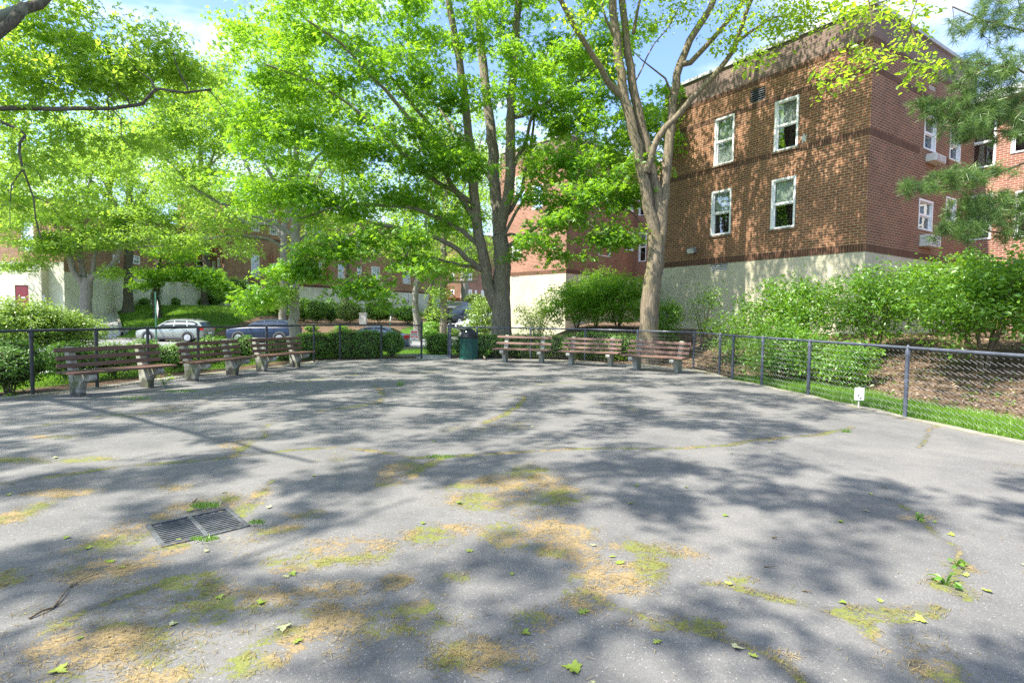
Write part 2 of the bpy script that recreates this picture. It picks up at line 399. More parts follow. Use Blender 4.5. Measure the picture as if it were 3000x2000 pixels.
M['bin_green'] = simple('bin_green_paint', (.012, .085, .062), .4, .45, var=.25, scale=5)
M['dome'] = simple('bin_black_dome', (.008, .009, .011), .12, .6, var=.1)
M['iron'] = simple('drain_iron', (.085, .09, .095), .6, .4, .2, var=.4, scale=22, bmp=.3, bscale=90)
M['stonewhite'] = simple('white_patch', (.5, .49, .46), .8, .2)
M['maroon'] = simple('maroon_door_paint', (.17, .028, .038), .5, .35, var=.12)
# bench wood: worn brown paint with lichen
def woodmat(name, c0, c1, lich):
    mt, nt, out = mat(name); g = noise(nt, coords(nt, (1.5, 22, 22)), 2.5, 6, .6); c2 = coords(nt)
    col = ramp(nt, g, [(.3, c0), (.7, c1)])
    w = noise(nt, c2, 2.2, 5); col = mixc(nt, ramp(nt, w, [(.5, (0, 0, 0)), (.7, (.5,)*3)]), col, (.13, .13, .055))
    s = noise(nt, c2, 30, 3, .7); col = mixc(nt, ramp(nt, s, [(lich, (0, 0, 0)), (lich+.05, (1, 1, 1))]), col, (.38, .36, .29))
    princ(nt, out, col, .6, .3, 0, bump(nt, g, .25, .004)); return mt
M['wood_old'] = woodmat('mossy_brown_bench_paint', (.085, .046, .034), (.145, .083, .061), .66)
M['wood_red'] = woodmat('reddish_bench_paint', (.12, .068, .053), (.19, .113, .088), .72)
def concretemat(name, base, stain, moss):
    mt, nt, out = mat(name); co = coords(nt)
    n = noise(nt, co, 5, 6, .65); col = ramp(nt, n, [(.3, tuple(.7*c for c in base)), (.7, tuple(min(1, 1.2*c) for c in base))])
    sp = noise(nt, co, 120, 2); col = mixc(nt, .5, col, ramp(nt, sp, [(.3, (.6,)*3), (.7, (1.3,)*3)]), 'MULTIPLY')
    sep = N(nt, 'SeparateXYZ'); L(nt, co, sep.inputs[0])
    low = mth(nt, 'ADD', mth(nt, 'MULTIPLY', sep.outputs[2], -2.2), mth(nt, 'MULTIPLY', noise(nt, co, 7, 4), 1.9))
    col = mixc(nt, ramp(nt, low, [(.25, (0, 0, 0)), (.75, (stain,)*3)]), col, (.05, .05, .042))
    ms = noise(nt, co, 3.1, 5); col = mixc(nt, ramp(nt, ms, [(.5, (0, 0, 0)), (.66, (moss,)*3)]), col, (.16, .2, .07))
    princ(nt, out, col, .92, .15, 0, bump(nt, sp, .5, .004)); return mt
M['concrete_dirty'] = concretemat('stained_concrete', (.35, .35, .29), .9, .5)
M['concrete_pale'] = concretemat('pale_concrete', (.40, .41, .345), .35, .3)
M['kerb'] = concretemat('kerb_concrete', (.30, .285, .24), .2, .5)
M['walk'] = concretemat('sidewalk_concrete', (.43, .42, .40), .0, .1)
# ------------------------------------------------------------------ fence line and pavement outline
FL_PX = [(1234.7, 1051.6), (1117, 1053), (996, 1055), (920, 1061), (782, 1078), (582, 1098), (435, 1116), (285, 1136), (96, 1158)]
FR_PX = [(1319, 1050), (1397, 1050), (1554, 1052), (1713, 1058), (1866, 1068), (2031, 1081), (2107, 1099), (2145, 1113), (2231, 1129), (2367, 1159), (2651, 1221)]
FL = [G(*p) for p in FL_PX]; FR = [G(*p) for p in FR_PX]
def ext(a, b, d): return b+(b-a).normalized()*d
FL += [ext(FL[-2], FL[-1], 1.45), ext(FL[-2], FL[-1], 3.2)]
FR += [G(3010, 1299), ext(FR[-1], G(3010, 1299), 4.2)]
OUT = [Vector((p.x, p.y, 0)) for p in FL[::-1]]+[Vector((p.x, p.y, 0)) for p in FR]
OUT = [Vector((-9.6, -9, 0)), Vector((-9.3, 3, 0))]+OUT+[Vector((10.5, -9, 0))]
PX = np.array([p.x for p in OUT]); PY = np.array([p.y for p in OUT])
def inside(x, y):
    x = np.asarray(x, float); y = np.asarray(y, float); r = np.zeros(x.shape, bool); n = len(PX); j = n-1
    for i in range(n):
        c = ((PY[i] > y) != (PY[j] > y)) & (x < (PX[j]-PX[i])*(y-PY[i])/(PY[j]-PY[i]+1e-12)+PX[i]); r ^= c; j = i
    return r
def segdist(x, y, xs, ys, closed=False):
    x = np.asarray(x, float); y = np.asarray(y, float); d = np.full(x.shape, 1e9); n = len(xs)
    for i in range(n if closed else n-1):
        j = (i+1) % n; ax, ay, bx, by = xs[i], ys[i], xs[j], ys[j]; l2 = (bx-ax)**2+(by-ay)**2+1e-12
        t = np.clip(((x-ax)*(bx-ax)+(y-ay)*(by-ay))/l2, 0, 1); d = np.minimum(d, np.hypot(x-ax-t*(bx-ax), y-ay-t*(by-ay)))
    return d
def outdist(x, y): return np.where(inside(x, y), 0, segdist(x, y, PX, PY, True))
def zf(x, y):
    x = np.asarray(x, float); y = np.asarray(y, float); d = outdist(x, y)
    near = -.42*ss(1.0, 8, d)
    left = np.interp(y, [36.2, 37.5, 39.5, 42, 45, 60, 80, 140, 600], [-.36, -.15, .5, 1.15, 1.95, 2.1, 2.2, 3, 6])
    cen = np.interp(y, [36.2, 39, 42, 48, 60, 80, 140, 600], [-.36, -.05, .3, .7, .9, 1.8, 3.5, 6])
    road = np.interp(y, [36.2, 44, 50, 56, 66, 80, 120, 600], [-.4, -.25, .1, .5, 1.3, 2.2, 3.5, 6])
    f = left+(cen-left)*ss(-24, -18, x); f = f+(road-f)*ss(-10, -7, x)
    lz = np.where(y > 36.2, f, near+0*x); lz = np.where((y > 36.2), f, near)
    rz = 1.1*ss(.9, 5.5, d)+.25*ss(6, 30, d)
    x0 = np.interp(y, [20, 36], [-1.5, 1.5]); w = ss(0, 4.0, x-x0)
    z = lz*(1-w)+rz*w
    return z*ss(0.05, .8, d)
def zp(x, y): return float(zf(np.array([x]), np.array([y]))[0])
# ------------------------------------------------------------------ terrain
def axis(parts):
    a = [parts[0][0]]
    for lo, hi, st in parts: a += list(np.arange(lo, hi, st)[1:])+[hi]
    return np.array(a)
gx = axis([(-400, -80, 20), (-80, -40, 2), (-40, -16, .5), (-16, 14, .25), (14, 30, .6), (30, 80, 3), (80, 400, 20)])
gy = axis([(-60, -10, 4), (-10, 3, .6), (3, 24, .25), (24, 50, .4), (50, 100, 1.5), (100, 200, 8), (200, 700, 40)])
XX, YY = np.meshgrid(gx, gy); xx = XX.ravel(); yy = YY.ravel()
dd = outdist(xx, yy); ins = inside(xx, yy)
zz = zf(xx, yy)-.035; zz = np.where(ins, -.14, zz); zz = np.where((~ins) & (dd < .12), -.06, zz)
zz += np.where(dd > .8, (fbm(xx, yy, .6, 31, 3)-.5)*.08, 0)
# what grows where: grass strip along the right fence, lawn to the left, mulch elsewhere
rightside = ss(-1.0, 2.5, xx-np.interp(yy, [20, 36], [-1.5, 1.5]))
nzz = fbm(xx, yy, 1.1, 41, 4)
gr_r = (1-ss(1.0, 1.75, dd+(nzz-.5)*1.0))*(1-ss(13.2, 14.2, yy))*ss(2, 3, xx)
gr_l = ss(1.1, 1.6, dd+(nzz-.5)*.6)
bed = ss(37.3, 38.2, yy+(nzz-.5)*2)*ss(-21.5, -20.5, xx)*(1-ss(-9.5, -8.5, xx))   # mulch bed along the far facade
gr_l = gr_l*(1-bed)
gatebed = (1-ss(1.2, 2.2, np.hypot((xx+1.2)/2.6, (yy-20.4)/1.0)))
gr_l = gr_l*(1-gatebed)
gr = np.clip(gr_l*(1-rightside)+gr_r*rightside, 0, 1)
def griddata(nx, ny):
    i = np.arange(ny-1)[:, None]*nx+np.arange(nx-1)[None]; i = i.ravel(); return np.stack([i, i+1, i+nx+1, i+nx], 1)
def groundmat():
    mt, nt, out = mat('ground_grass_and_mulch'); co = coords(nt)
    a = N(nt, 'Attribute', attribute_name='grass'); n1 = noise(nt, co, 26, 5, .7); n2 = noise(nt, co, 2.0, 5, .6); n3 = noise(nt, co, 90, 3, .7)
    mul = ramp(nt, n1, [(.25, (.045, .032, .022)), (.5, (.12, .086, .06)), (.72, (.25, .185, .13))])
    mul = mixc(nt, .6, mul, ramp(nt, n3, [(.3, (.5,)*3), (.7, (1.5, 1.4, 1.3))]), 'MULTIPLY')
    mul = mixc(nt, ramp(nt, n2, [(.56, (0, 0, 0)), (.7, (.4,)*3)]), mul, (.26, .19, .12))
    g = ramp(nt, n1, [(.25, (.035, .085, .012)), (.6, (.10, .20, .028)), (.8, (.17, .27, .045))])
    g = mixc(nt, .5, g, ramp(nt, n2, [(.3, (.7, .75, .6)), (.7, (1.3, 1.25, 1.2))]), 'MULTIPLY')
    f = mth(nt, 'ADD', mth(nt, 'MULTIPLY', mth(nt, 'SUBTRACT', n1, .5), 1.2), a.outputs['Fac'])
    f = ramp(nt, f, [(.42, (0, 0, 0)), (.58, (1, 1, 1))])
    princ(nt, out, mixc(nt, f, mul, g), .95, .05, 0, bump(nt, n1, .8, .05)); return mt
gt = np_mesh('ground', np.stack([xx, yy, zz], 1), griddata(len(gx), len(gy)), groundmat(), {'grass': gr}, smooth=True)
tag(gt, kind='structure')
# ------------------------------------------------------------------ pavement
DR = [G(434, 1525), G(654, 1480), G(730, 1527), G(486, 1587)]
DC = sum(DR, Vector())/4; DU = ((DR[1]-DR[0])+(DR[2]-DR[3])).normalized(); DV = Vector((DU.y, -DU.x, 0)); DL = .275; DW = .255
def gpx(lst): q = [G(*p) for p in lst]; return np.array([v.x for v in q]), np.array([v.y for v in q])
CRACKS = [([(0, 1419), (160, 1390), (319, 1368), (510, 1349), (670, 1336), (861, 1317), (995, 1307), (1084, 1320), (1212, 1339), (1307, 1336), (1467, 1330), (1600, 1320), (1755, 1314), (1972, 1314), (2138, 1301), (2393, 1272), (2500, 1250)], .055),
          ([(676, 1333), (720, 1301), (784, 1275), (772, 1250), (800, 1238)], .05), ([(1307, 1336), (1230, 1372), (1200, 1410)], .07),
          ([(730, 1475), (790, 1405)], .03), ([(0, 1913), (159, 1843), (287, 1780), (420, 1735), (520, 1690)], .035),
          ([(2578, 1422), (2622, 1467), (2692, 1518), (2740, 1560), (2800, 1600), (2801, 1664), (2782, 1715), (2840, 1760)], .03),
          ([(2060, 1710), (2131, 1715), (2329, 1760), (2457, 1792), (2546, 1805), (2571, 1875), (2712, 1951), (2830, 2000)], .04),
          ([(2457, 1792), (2640, 1785), (2740, 1790)], .05), ([(1700, 1740), (1806, 1779), (1914, 1817), (2010, 1856), (2170, 1888), (2265, 1926), (2330, 1990)], .035),
          ([(930, 1205), (1010, 1195), (1110, 1180), (1120, 1150), (1100, 1130)], .07), ([(1110, 1180), (1300, 1165), (1480, 1160), (1700, 1170), (1900, 1210), (2150, 1225)], .03),
          ([(370, 1180), (520, 1165), (700, 1140), (900, 1115), (1060, 1095), (1300, 1088)], .06), ([(1430, 1240), (1510, 1195), (1540, 1160)], .06),
          ([(80, 1250), (330, 1215), (560, 1200)], .04), ([(2690, 1310), (2720, 1260), (2760, 1245)], .03), ([(1500, 1130), (1750, 1118), (1950, 1125)], .05)]
PATCH = [(1518, 1441, 165, 60), (1400, 1440, 120, 40), (1560, 1400, 60, 40), (1020, 1607, 150, 36), (970, 1835, 190, 78), (715, 1747, 165, 50), (255, 1888, 240, 80), (1786, 1696, 130, 62), (1212, 1812, 105, 52),
         (383, 1556, 100, 55), (480, 1600, 70, 30), (612, 1466, 100, 28), (727, 1466, 42, 48), (1403, 1939, 160, 50), (1680, 1620, 100, 35), (1620, 1560, 110, 40), (20, 1690, 60, 40), (60, 1500, 60, 40), (1500, 1570, 120, 40), (1300, 1570, 110, 35),
         (430, 1520, 70, 40), (600, 1700, 120, 30), (880, 1640, 100, 30), (330, 1650, 140, 40), (500, 1960, 130, 50), (1150, 1700, 60, 30), (1720, 1760, 90, 40), (2150, 1690, 40, 14), (1900, 1610, 110, 32), (1880, 1660, 60, 20), (1560, 1830, 80, 40), (520, 1420, 60, 12), (160, 1440, 110, 14), (700, 1300, 60, 16),
         (1150, 1390, 60, 40), (820, 1540, 70, 18), (900, 1500, 60, 14), (60, 1350, 110, 10), (250, 1345, 70, 10), (140, 1280, 80, 8), (1320, 1700, 60, 20), (1000, 1720, 90, 30), (750, 1950, 120, 40), (2790, 1720, 60, 34), (2800, 1660, 50, 20), (2690, 1520, 60, 10), (2620, 1800, 120, 26), (2740, 1960, 90, 40), (1990, 1840, 110, 24), (2240, 1905, 60, 22), (2540, 1830, 50, 40)]
def masks(x, y):
    z = np.zeros_like(x); wx = x+(fbm(x, y, 2.2, 51, 3)-.5)*.16; wy = y+(fbm(x, y, 2.2, 55, 3)-.5)*.16
    lit = z.copy()
    for px, py, rx, ry in PATCH:
        c = G(px, py); a = G(px+rx, py); b = G(px, py-ry); b2 = G(px, py+ry); r1 = abs(a.x-c.x)*1.25; r2 = abs(b.y-b2.y)/2*1.25
        q = np.hypot((wx-c.x)/r1, (wy-c.y)/r2); lit = np.maximum(lit, (1-ss(.45, 1.45, q))*.9)
    cr = z.copy()
    for pts, w in CRACKS:
        xs, ys = gpx(pts); d = segdist(wx, wy, xs, ys); t = 1-ss(.45*w, 1.5*w, d); cr = np.maximum(cr, t)
    edge = segdist(x, y, PX, PY, True); e = (1-ss(.05, .5, edge+(fbm(x, y, 1.5, 61, 3)-.5)*.5))*.75
    bg = fbm(x, y, .55, 81, 4); lit = np.maximum(lit, ss(.50, .70, bg)*.55*(1-ss(8, 12, y)))
    n = fbm(x, y, 5.0, 91, 4)
    cr = cr*(.45+.55*ss(.25, .5, fbm(x, y, 3.3, 131, 3))); lit = np.maximum(np.maximum(lit, cr*1.0), e)
    g = np.clip(lit*1.3-.3+(n-.5)*1.1, 0, 1)*(lit > .03)
    moss = np.clip(ss(.45, .60, fbm(x, y, 3.4, 97, 4)+.16*(cr > .4)), 0, 1)
    return g, moss, cr
px_ = axis([(-9.7, 10.6, .042)]); py_ = axis([(-9, .9, .5), (.9, 9, .036), (9, 20, .06)])
XX, YY = np.meshgrid(px_, py_); x = XX.ravel(); y = YY.ravel(); g_, moss_, cr_ = masks(x, y)
z = (fbm(x, y, .35, 21, 3)-.5)*.022-.03*np.exp(-((x-DC.x)**2+(y-DC.y)**2)/.55)-cr_*.004*(y < 9); w_ = np.exp(-(((x-DC.x)**2+(y-DC.y)**2)/.25)**2); z = z*(1-w_)-.034*w_
Fc = griddata(len(px_), len(py_)); cx = x[Fc].mean(1); cy = y[Fc].mean(1)
du = (cx-DC.x)*DU.x+(cy-DC.y)*DU.y; dv = (cx-DC.x)*DV.x+(cy-DC.y)*DV.y
keep = inside(cx, cy) & ~((abs(du) < DL-.035) & (abs(dv) < DW-.035)); Fc = Fc[keep]
def asphaltmat():
    mt, nt, out = mat('worn_asphalt'); co = coords(nt)
    n1 = noise(nt, co, 260, 2, .8); n2 = noise(nt, co, .9, 8, .68); n3 = noise(nt, co, 70, 3, .7); v = N(nt, 'TexVoronoi', Scale=170.0); L(nt, co, v.inputs['Vector'])
    col = ramp(nt, n2, [(.28, (.094, .094, .094)), (.5, (.138, .136, .132)), (.72, (.180, .174, .164))])
    col = mixc(nt, .75, col, ramp(nt, n1, [(.3, (.5,)*3), (.52, (1, 1, 1)), (.75, (1.75, 1.72, 1.65))]), 'MULTIPLY')
    col = mixc(nt, .5, col, ramp(nt, n3, [(.3, (.75,)*3), (.7, (1.25,)*3)]), 'MULTIPLY')
    st = ramp(nt, v.outputs['Color'], [(.86, (0, 0, 0)), (.93, (.55,)*3)]); col = mixc(nt, st, col, (.42, .40, .37))
    g = N(nt, 'Attribute', attribute_name='litter'); mo = N(nt, 'Attribute', attribute_name='moss'); ck = N(nt, 'Attribute', attribute_name='crack')
    fib = noise(nt, coords(nt, (30, 75, 30)), 1.0, 5, .7, 2.5); fib2 = noise(nt, coords(nt, (80, 35, 30)), 1.0, 5, .7, 2.5)
    lt = ramp(nt, fib, [(.28, (.075, .05, .022)), (.5, (.24, .17, .075)), (.7, (.35, .27, .14))])
    ms = ramp(nt, fib2, [(.3, (.045, .06, .01)), (.52, (.15, .17, .026)), (.72, (.25, .235, .06))])
    cov = mixc(nt, mo.outputs['Fac'], lt, ms)
    mid = noise(nt, co, 9, 5, .7, .8); fine = noise(nt, co, 42, 4, .75, 1.0)
    f = mth(nt, 'ADD', mth(nt, 'MULTIPLY', g.outputs['Fac'], .62), mth(nt, 'ADD', mth(nt, 'MULTIPLY', mth(nt, 'SUBTRACT', mid, .5), 1.5), mth(nt, 'ADD', mth(nt, 'MULTIPLY', mth(nt, 'SUBTRACT', fine, .5), 1.5), mth(nt, 'MULTIPLY', mth(nt, 'SUBTRACT', mth(nt, 'MAXIMUM', fib, fib2), .56), 1.2))))
    f = ramp(nt, f, [(.40, (0, 0, 0)), (.53, (.86,)*3)])
    gate = ramp(nt, g.outputs['Fac'], [(.0, (0, 0, 0)), (.1, (1, 1, 1))]); f = mixc(nt, 1.0, f, gate, 'MULTIPLY')
    crk = mth(nt, 'MULTIPLY', ck.outputs['Fac'], mth(nt, 'SUBTRACT', 1.0, f)); col = mixc(nt, mth(nt, 'MULTIPLY', crk, .55), col, (.06, .06, .055))
    col = mixc(nt, f, col, cov)
    h = mth(nt, 'ADD', mth(nt, 'MULTIPLY', n1, .6), mth(nt, 'MULTIPLY', f, .7))
    princ(nt, out, col, .82, .25, 0, bump(nt, h, .55, .007)); return mt
pv = np_mesh('pavement', np.stack([x, y, z], 1), Fc, asphaltmat(), {'litter': g_, 'moss': moss_, 'crack': cr_}, smooth=True); tag(pv, kind='structure')
# concrete kerb strip under the fences
def ribbon(name, pts, offs, zt, mt, zb=-.2, closed=False):
    """a strip with real thickness along pts between two side offsets; zt(x,y) is its top."""
    P = [Vector((p[0], p[1], 0)) for p in pts]; n = len(P); mb = MB(); rows = []
    for i in range(n):
        t = (P[min(i+1, n-1)]-P[max(i-1, 0)]).normalized(); nr = Vector((t.y, -t.x, 0)); a = P[i]+nr*offs[0]; b = P[i]+nr*offs[1]
        za = zt(a.x, a.y); zb_ = zt(b.x, b.y); rows.append(((a.x, a.y, za+zb), (a.x, a.y, za), (b.x, b.y, zb_), (b.x, b.y, zb_+zb)))
    for i in range(n-1):
        for k in range(3): mb.quad(rows[i][k], rows[i+1][k], rows[i+1][k+1], rows[i][k+1])
    mb.quad(rows[0][0], rows[0][1], rows[0][2], rows[0][3]); mb.quad(rows[-1][3], rows[-1][2], rows[-1][1], rows[-1][0])
    o = mb.build(name, mt, smooth=30); tag(o, kind='structure'); return o
def dense(pts, st=.5): return [tuple(p) for p in resample([(p[0], p[1], 0) for p in pts], st)]
def lin(pts, st=.5):
    o = []
    for a, b in zip(pts[:-1], pts[1:]):
        n = max(1, int(math.hypot(b[0]-a[0], b[1]-a[1])/st)); o += [(a[0]+(b[0]-a[0])*k/n, a[1]+(b[1]-a[1])*k/n, 0) for k in range(n)]
    return o+[(pts[-1][0], pts[-1][1], 0)]
kz = lambda a, b: .018+.012*math.sin(a*7+b*5)+.01*math.sin(a*17)
ribbon('kerb', lin(FL[::-1]), (-.11, .13), kz, M['kerb'])
ribbon('kerb', lin(FR), (-.07, .09), lambda a, b: .012+.01*math.sin(a*7+b*5)+.008*math.sin(b*19), M['kerb'])
ribbon('path', lin([(FL[0].x, FL[0].y), (FR[0].x, FR[0].y)]), (-.9, .05), lambda a, b: .012, M['walk'])
# ------------------------------------------------------------------ roads and pavements beyond
NE = [(-70, -12), (-40, 6), (-16.5, 21.8), (-4.9, 30.6), (-1, 36), (.6, 45), (1.2, 60), (1, 130)]
FE = [(-110, 34), (-60, 36), (-9.5, 36), (-8, 38), (-7, 45), (-7.4, 60), (-8.4, 130)]
def roadmat():
    mt, nt, out = mat('street_asphalt'); co = coords(nt); n = noise(nt, co, .8, 5); f = noise(nt, co, 60, 3)
    col = mixc(nt, .5, ramp(nt, n, [(.3, (.155, .16, .17)), (.7, (.21, .21, .215))]), ramp(nt, f, [(.3, (.7,)*3), (.7, (1.3,)*3)]), 'MULTIPLY')
    princ(nt, out, col, .85, .25); return mt
ne = np.array(lin(NE, .8))[:, :2]; fe = np.array(lin(FE, .8))[:, :2]
rn = lambda A, n: np.stack([np.interp(np.linspace(0, 1, n), np.linspace(0, 1, len(A)), A[:, k]) for k in (0, 1)], 1)
# resample both edges so the rungs pair sensibly round the bend
def bykey(A, cuts, n):
    o = []
    for a, b in zip(cuts[:-1], cuts[1:]):
        o.append(np.stack([np.interp(np.linspace(0, 1, n), [0, 1], [a[k], b[k]]) for k in (0, 1)], 1))
    return np.concatenate(o)
e1 = bykey(ne, NE, 24); e2 = bykey(fe, [FE[0], (-75, 35.5), (-60, 36), (-9.5, 36), (-8, 38), (-7, 45), (-7.4, 60), FE[-1]], 24)
W = 16; t = np.linspace(0, 1, W)[None, :, None]; RP = e1[:, None]*(1-t)+e2[:, None]*t; rx = RP[..., 0].ravel(); ry = RP[..., 1].ravel()
rzv = np.maximum(zf(rx, ry)+.03, np.where(ry < 37, -.40, -5))
st = np_mesh('street', np.stack([rx, ry, rzv], 1), griddata(W, len(e1)), roadmat(), smooth=True); tag(st, kind='structure')
kt = lambda a, b: max(zp(a, b)+.03, -.40 if b < 37 else -5)+.12
ribbon('kerb', lin(FE[:4]+FE[4:6], 1.0), (-.18, 0), kt, M['kerb'], -.25)
ribbon('kerb', lin(NE[1:5], 1.0), (0, .18), lambda a, b: max(zp(a, b)+.03, -.4)+.1, M['kerb'], -.25)
sw = lambda a, b: zp(a, b)+.05
ribbon('sidewalk', lin([(-45, -9), (-26, 8.5), (-13.2, 17.2), (-3.6, 21.9), (-1.2, 25), (.6, 32), (2.4, 40), (3, 60)], .6), (-.75, .75), sw, M['walk'], -.12)
ribbon('path', lin([(-2.7, 19.2), (-3.1, 22.2)], .4), (-.55, .55), lambda a, b: zp(a, b)+.03, M['walk'], -.1)
# steps and sloping walk to the left-hand entrance
pa = at(330, 960, 36.4); pb = at(293, 892, 44.5)
# ------------------------------------------------------------------ sun and sky
SUN_AZ = Vector((-.90, -.44, 0)).normalized(); SUN_EL = math.radians(57)
sd = Vector((SUN_AZ.x*math.cos(SUN_EL), SUN_AZ.y*math.cos(SUN_EL), math.sin(SUN_EL)))
sl = bpy.data.lights.new('sun', 'SUN'); sl.energy = 4.8; sl.angle = math.radians(.53); sl.color = (1, .94, .84)
so = bpy.data.objects.new('sun', sl); COL.objects.link(so); so.rotation_euler = sd.to_track_quat('Z', 'Y').to_euler()
wd = bpy.data.worlds.new('World'); SC.world = wd; wd.use_nodes = True; nt = wd.node_tree; nt.nodes.clear()
wo = nt.nodes.new('ShaderNodeOutputWorld'); bg = nt.nodes.new('ShaderNodeBackground'); bg.inputs[1].default_value = .15
sk = N(nt, 'TexSky', sky_type='NISHITA', sun_disc=False); sk.sun_elevation = SUN_EL; sk.sun_rotation = math.atan2(SUN_AZ.x, SUN_AZ.y)
sk.air_density = 1.0; sk.dust_density = 1.2; sk.ozone_density = 1.5
tc = nt.nodes.new('ShaderNodeTexCoord'); mp = nt.nodes.new('ShaderNodeMapping'); mp.inputs['Scale'].default_value = (1, 1, 2.2); mp.inputs['Location'].default_value = (.9, 1.7, .2); L(nt, tc.outputs['Generated'], mp.inputs[0])
cn = noise(nt, mp.outputs[0], 2.4, 8, .55, .3); cm = ramp(nt, cn, [(.50, (0, 0, 0)), (.66, (1, 1, 1))])
col = mixc(nt, mth(nt, 'MULTIPLY', cm, .9), mixc(nt, 1.0, sk.outputs[0], (.74, .80, .97), 'MULTIPLY'), (4.6, 4.6, 4.65))
L(nt, col, bg.inputs[0]); L(nt, bg.outputs[0], wo.inputs[0])
SC.view_settings.view_transform = 'Standard'; SC.view_settings.look = 'None'; SC.view_settings.gamma = 1; SC.view_settings.exposure = 1.6
SC.cycles.max_bounces = 8; SC.cycles.diffuse_bounces = 4; SC.cycles.transparent_max_bounces = 12; SC.cycles.transmission_bounces = 6; SC.cycles.use_denoising = False
SC.cycles.sample_clamp_indirect = 2.5; SC.cycles.use_adaptive_sampling = False
# ------------------------------------------------------------------ building materials
M['brick_main'] = brickmat('brick_red_brown', (.255, .103, .05), (.155, .066, .036), (.38, .31, .205))
M['brick_shade'] = brickmat('brick_shaded_face', (.235, .098, .055), (.145, .065, .04), (.35, .29, .20))  # shade put into the colour: darker brick for walls facing away from the sun
M['brick_pink_lit'] = brickmat('brick_orange_lit', (.30, .125, .085), (.215, .088, .062), (.44, .36, .28))  # sunlight put into the colour: lighter brick for the walls facing the sun
M['brick_parapet'] = brickmat('brick_weathered_grey', (.20, .135, .11), (.145, .098, .085), (.25, .215, .175))
M['brick_far'] = brickmat('brick_far', (.30, .135, .085), (.215, .095, .065), (.44, .37, .27), bh=.088, msz=.012)
M['soldier'] = brickmat('brick_soldier_course', (.135, .062, .038), (.092, .046, .032), (.19, .145, .10), bw=.082, bh=.24)
def stuccomat(name, base, course=0.0):
    mt, nt, out = mat(name); uv = coords(nt, (1, 1, 1), 'UV')
    n = noise(nt, coords(nt, (.8, 6, 1), 'UV'), 3, 6, .65, .4); big = noise(nt, uv, .7, 5)
    col = mixc(nt, .8, ramp(nt, big, [(.3, tuple(.82*c for c in base)), (.7, tuple(min(1, 1.1*c) for c in base))]), ramp(nt, n, [(.3, (.86,)*3), (.6, (1.05,)*3)]), 'MULTIPLY')
    d = noise(nt, coords(nt, (3, .4, 1), 'UV'), 1.2, 5); col = mixc(nt, ramp(nt, d, [(.56, (0, 0, 0)), (.8, (.45,)*3)]), col, (.26, .25, .19))
    h = n
    if course:
        b = N(nt, 'TexBrick', Scale=1.0); b.inputs['Brick Width'].default_value = .225; b.inputs['Row Height'].default_value = .08; b.inputs['Mortar Size'].default_value = .012; b.inputs['Mortar Smooth'].default_value = .4
        L(nt, uv, b.inputs['Vector']); col = mixc(nt, mth(nt, 'MULTIPLY', b.outputs['Fac'], course), col, tuple(.62*c for c in base)); h = mth(nt, 'SUBTRACT', mth(nt, 'MULTIPLY', n, .3), b.outputs['Fac'])
    princ(nt, out, col, .9, .15, 0, bump(nt, h, .6, .025)); return mt
M['stucco'] = stuccomat('cream_stucco', (.50, .465, .34))
M['stucco_brick'] = stuccomat('cream_painted_brick', (.72, .71, .57), .5)
M['stucco_pale'] = stuccomat('pale_painted_brick', (.70, .66, .52), .35)
def glassmat():
    mt, nt, out = mat('window_glass'); fr = N(nt, 'Fresnel', IOR=1.5); f = mth(nt, 'ADD', mth(nt, 'MULTIPLY', fr.outputs[0], 1.3), .13, True)
    t = N(nt, 'BsdfTransparent'); t.inputs[0].default_value = (.72, .78, .76, 1); g = N(nt, 'BsdfGlossy', Roughness=.02)
    nn = bump(nt, noise(nt, coords(nt), 1.6, 2), .12, .02); L(nt, nn, g.inputs['Normal'])
    mx = N(nt, 'MixShader'); L(nt, f, mx.inputs[0]); L(nt, t.outputs[0], mx.inputs[1]); L(nt, g.outputs[0], mx.inputs[2]); L(nt, mx.outputs[0], out.inputs[0]); return mt
M['glass'] = glassmat()
def blindmat():
    mt, nt, out = mat('window_blind'); co = coords(nt); w = N(nt, 'TexWave', wave_type='BANDS', bands_direction='Z', Scale=6.5); L(nt, co, w.inputs['Vector'])
    princ(nt, out, ramp(nt, w.outputs['Fac'], [(.25, (.26, .27, .26)), (.6, (.62, .63, .60))]), .7, .2); return mt
M['blind'] = blindmat()
M['shade'] = simple('roller_shade', (.60, .62, .56), .8, .1, var=.05)
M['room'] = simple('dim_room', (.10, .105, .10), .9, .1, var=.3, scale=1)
M['curtain'] = simple('curtain_cloth', (.62, .58, .5), .9, .1, var=.12, scale=9)
class Wall:
    def __init__(s, p0, t, n): s.p0 = Vector((p0[0], p0[1])); s.t = Vector(t).normalized(); s.n = Vector(n).normalized()
    def M(s): return Matrix(((s.t.x, s.n.x, 0, s.p0.x), (s.t.y, s.n.y, 0, s.p0.y), (0, 0, 1, 0), (0, 0, 0, 1)))
    def pt(s, a, z, o=0): q = s.p0+s.t*a+s.n*o; return (q.x, q.y, z)
    def rect(s, x0, y0, x1, y1):
        a = onwall(x0, y0, s.p0, s.t); b = onwall(x1, y1, s.p0, s.t)
        return (min(a[0], b[0]), max(a[0], b[0]), min(a[1], b[1]), max(a[1], b[1]))
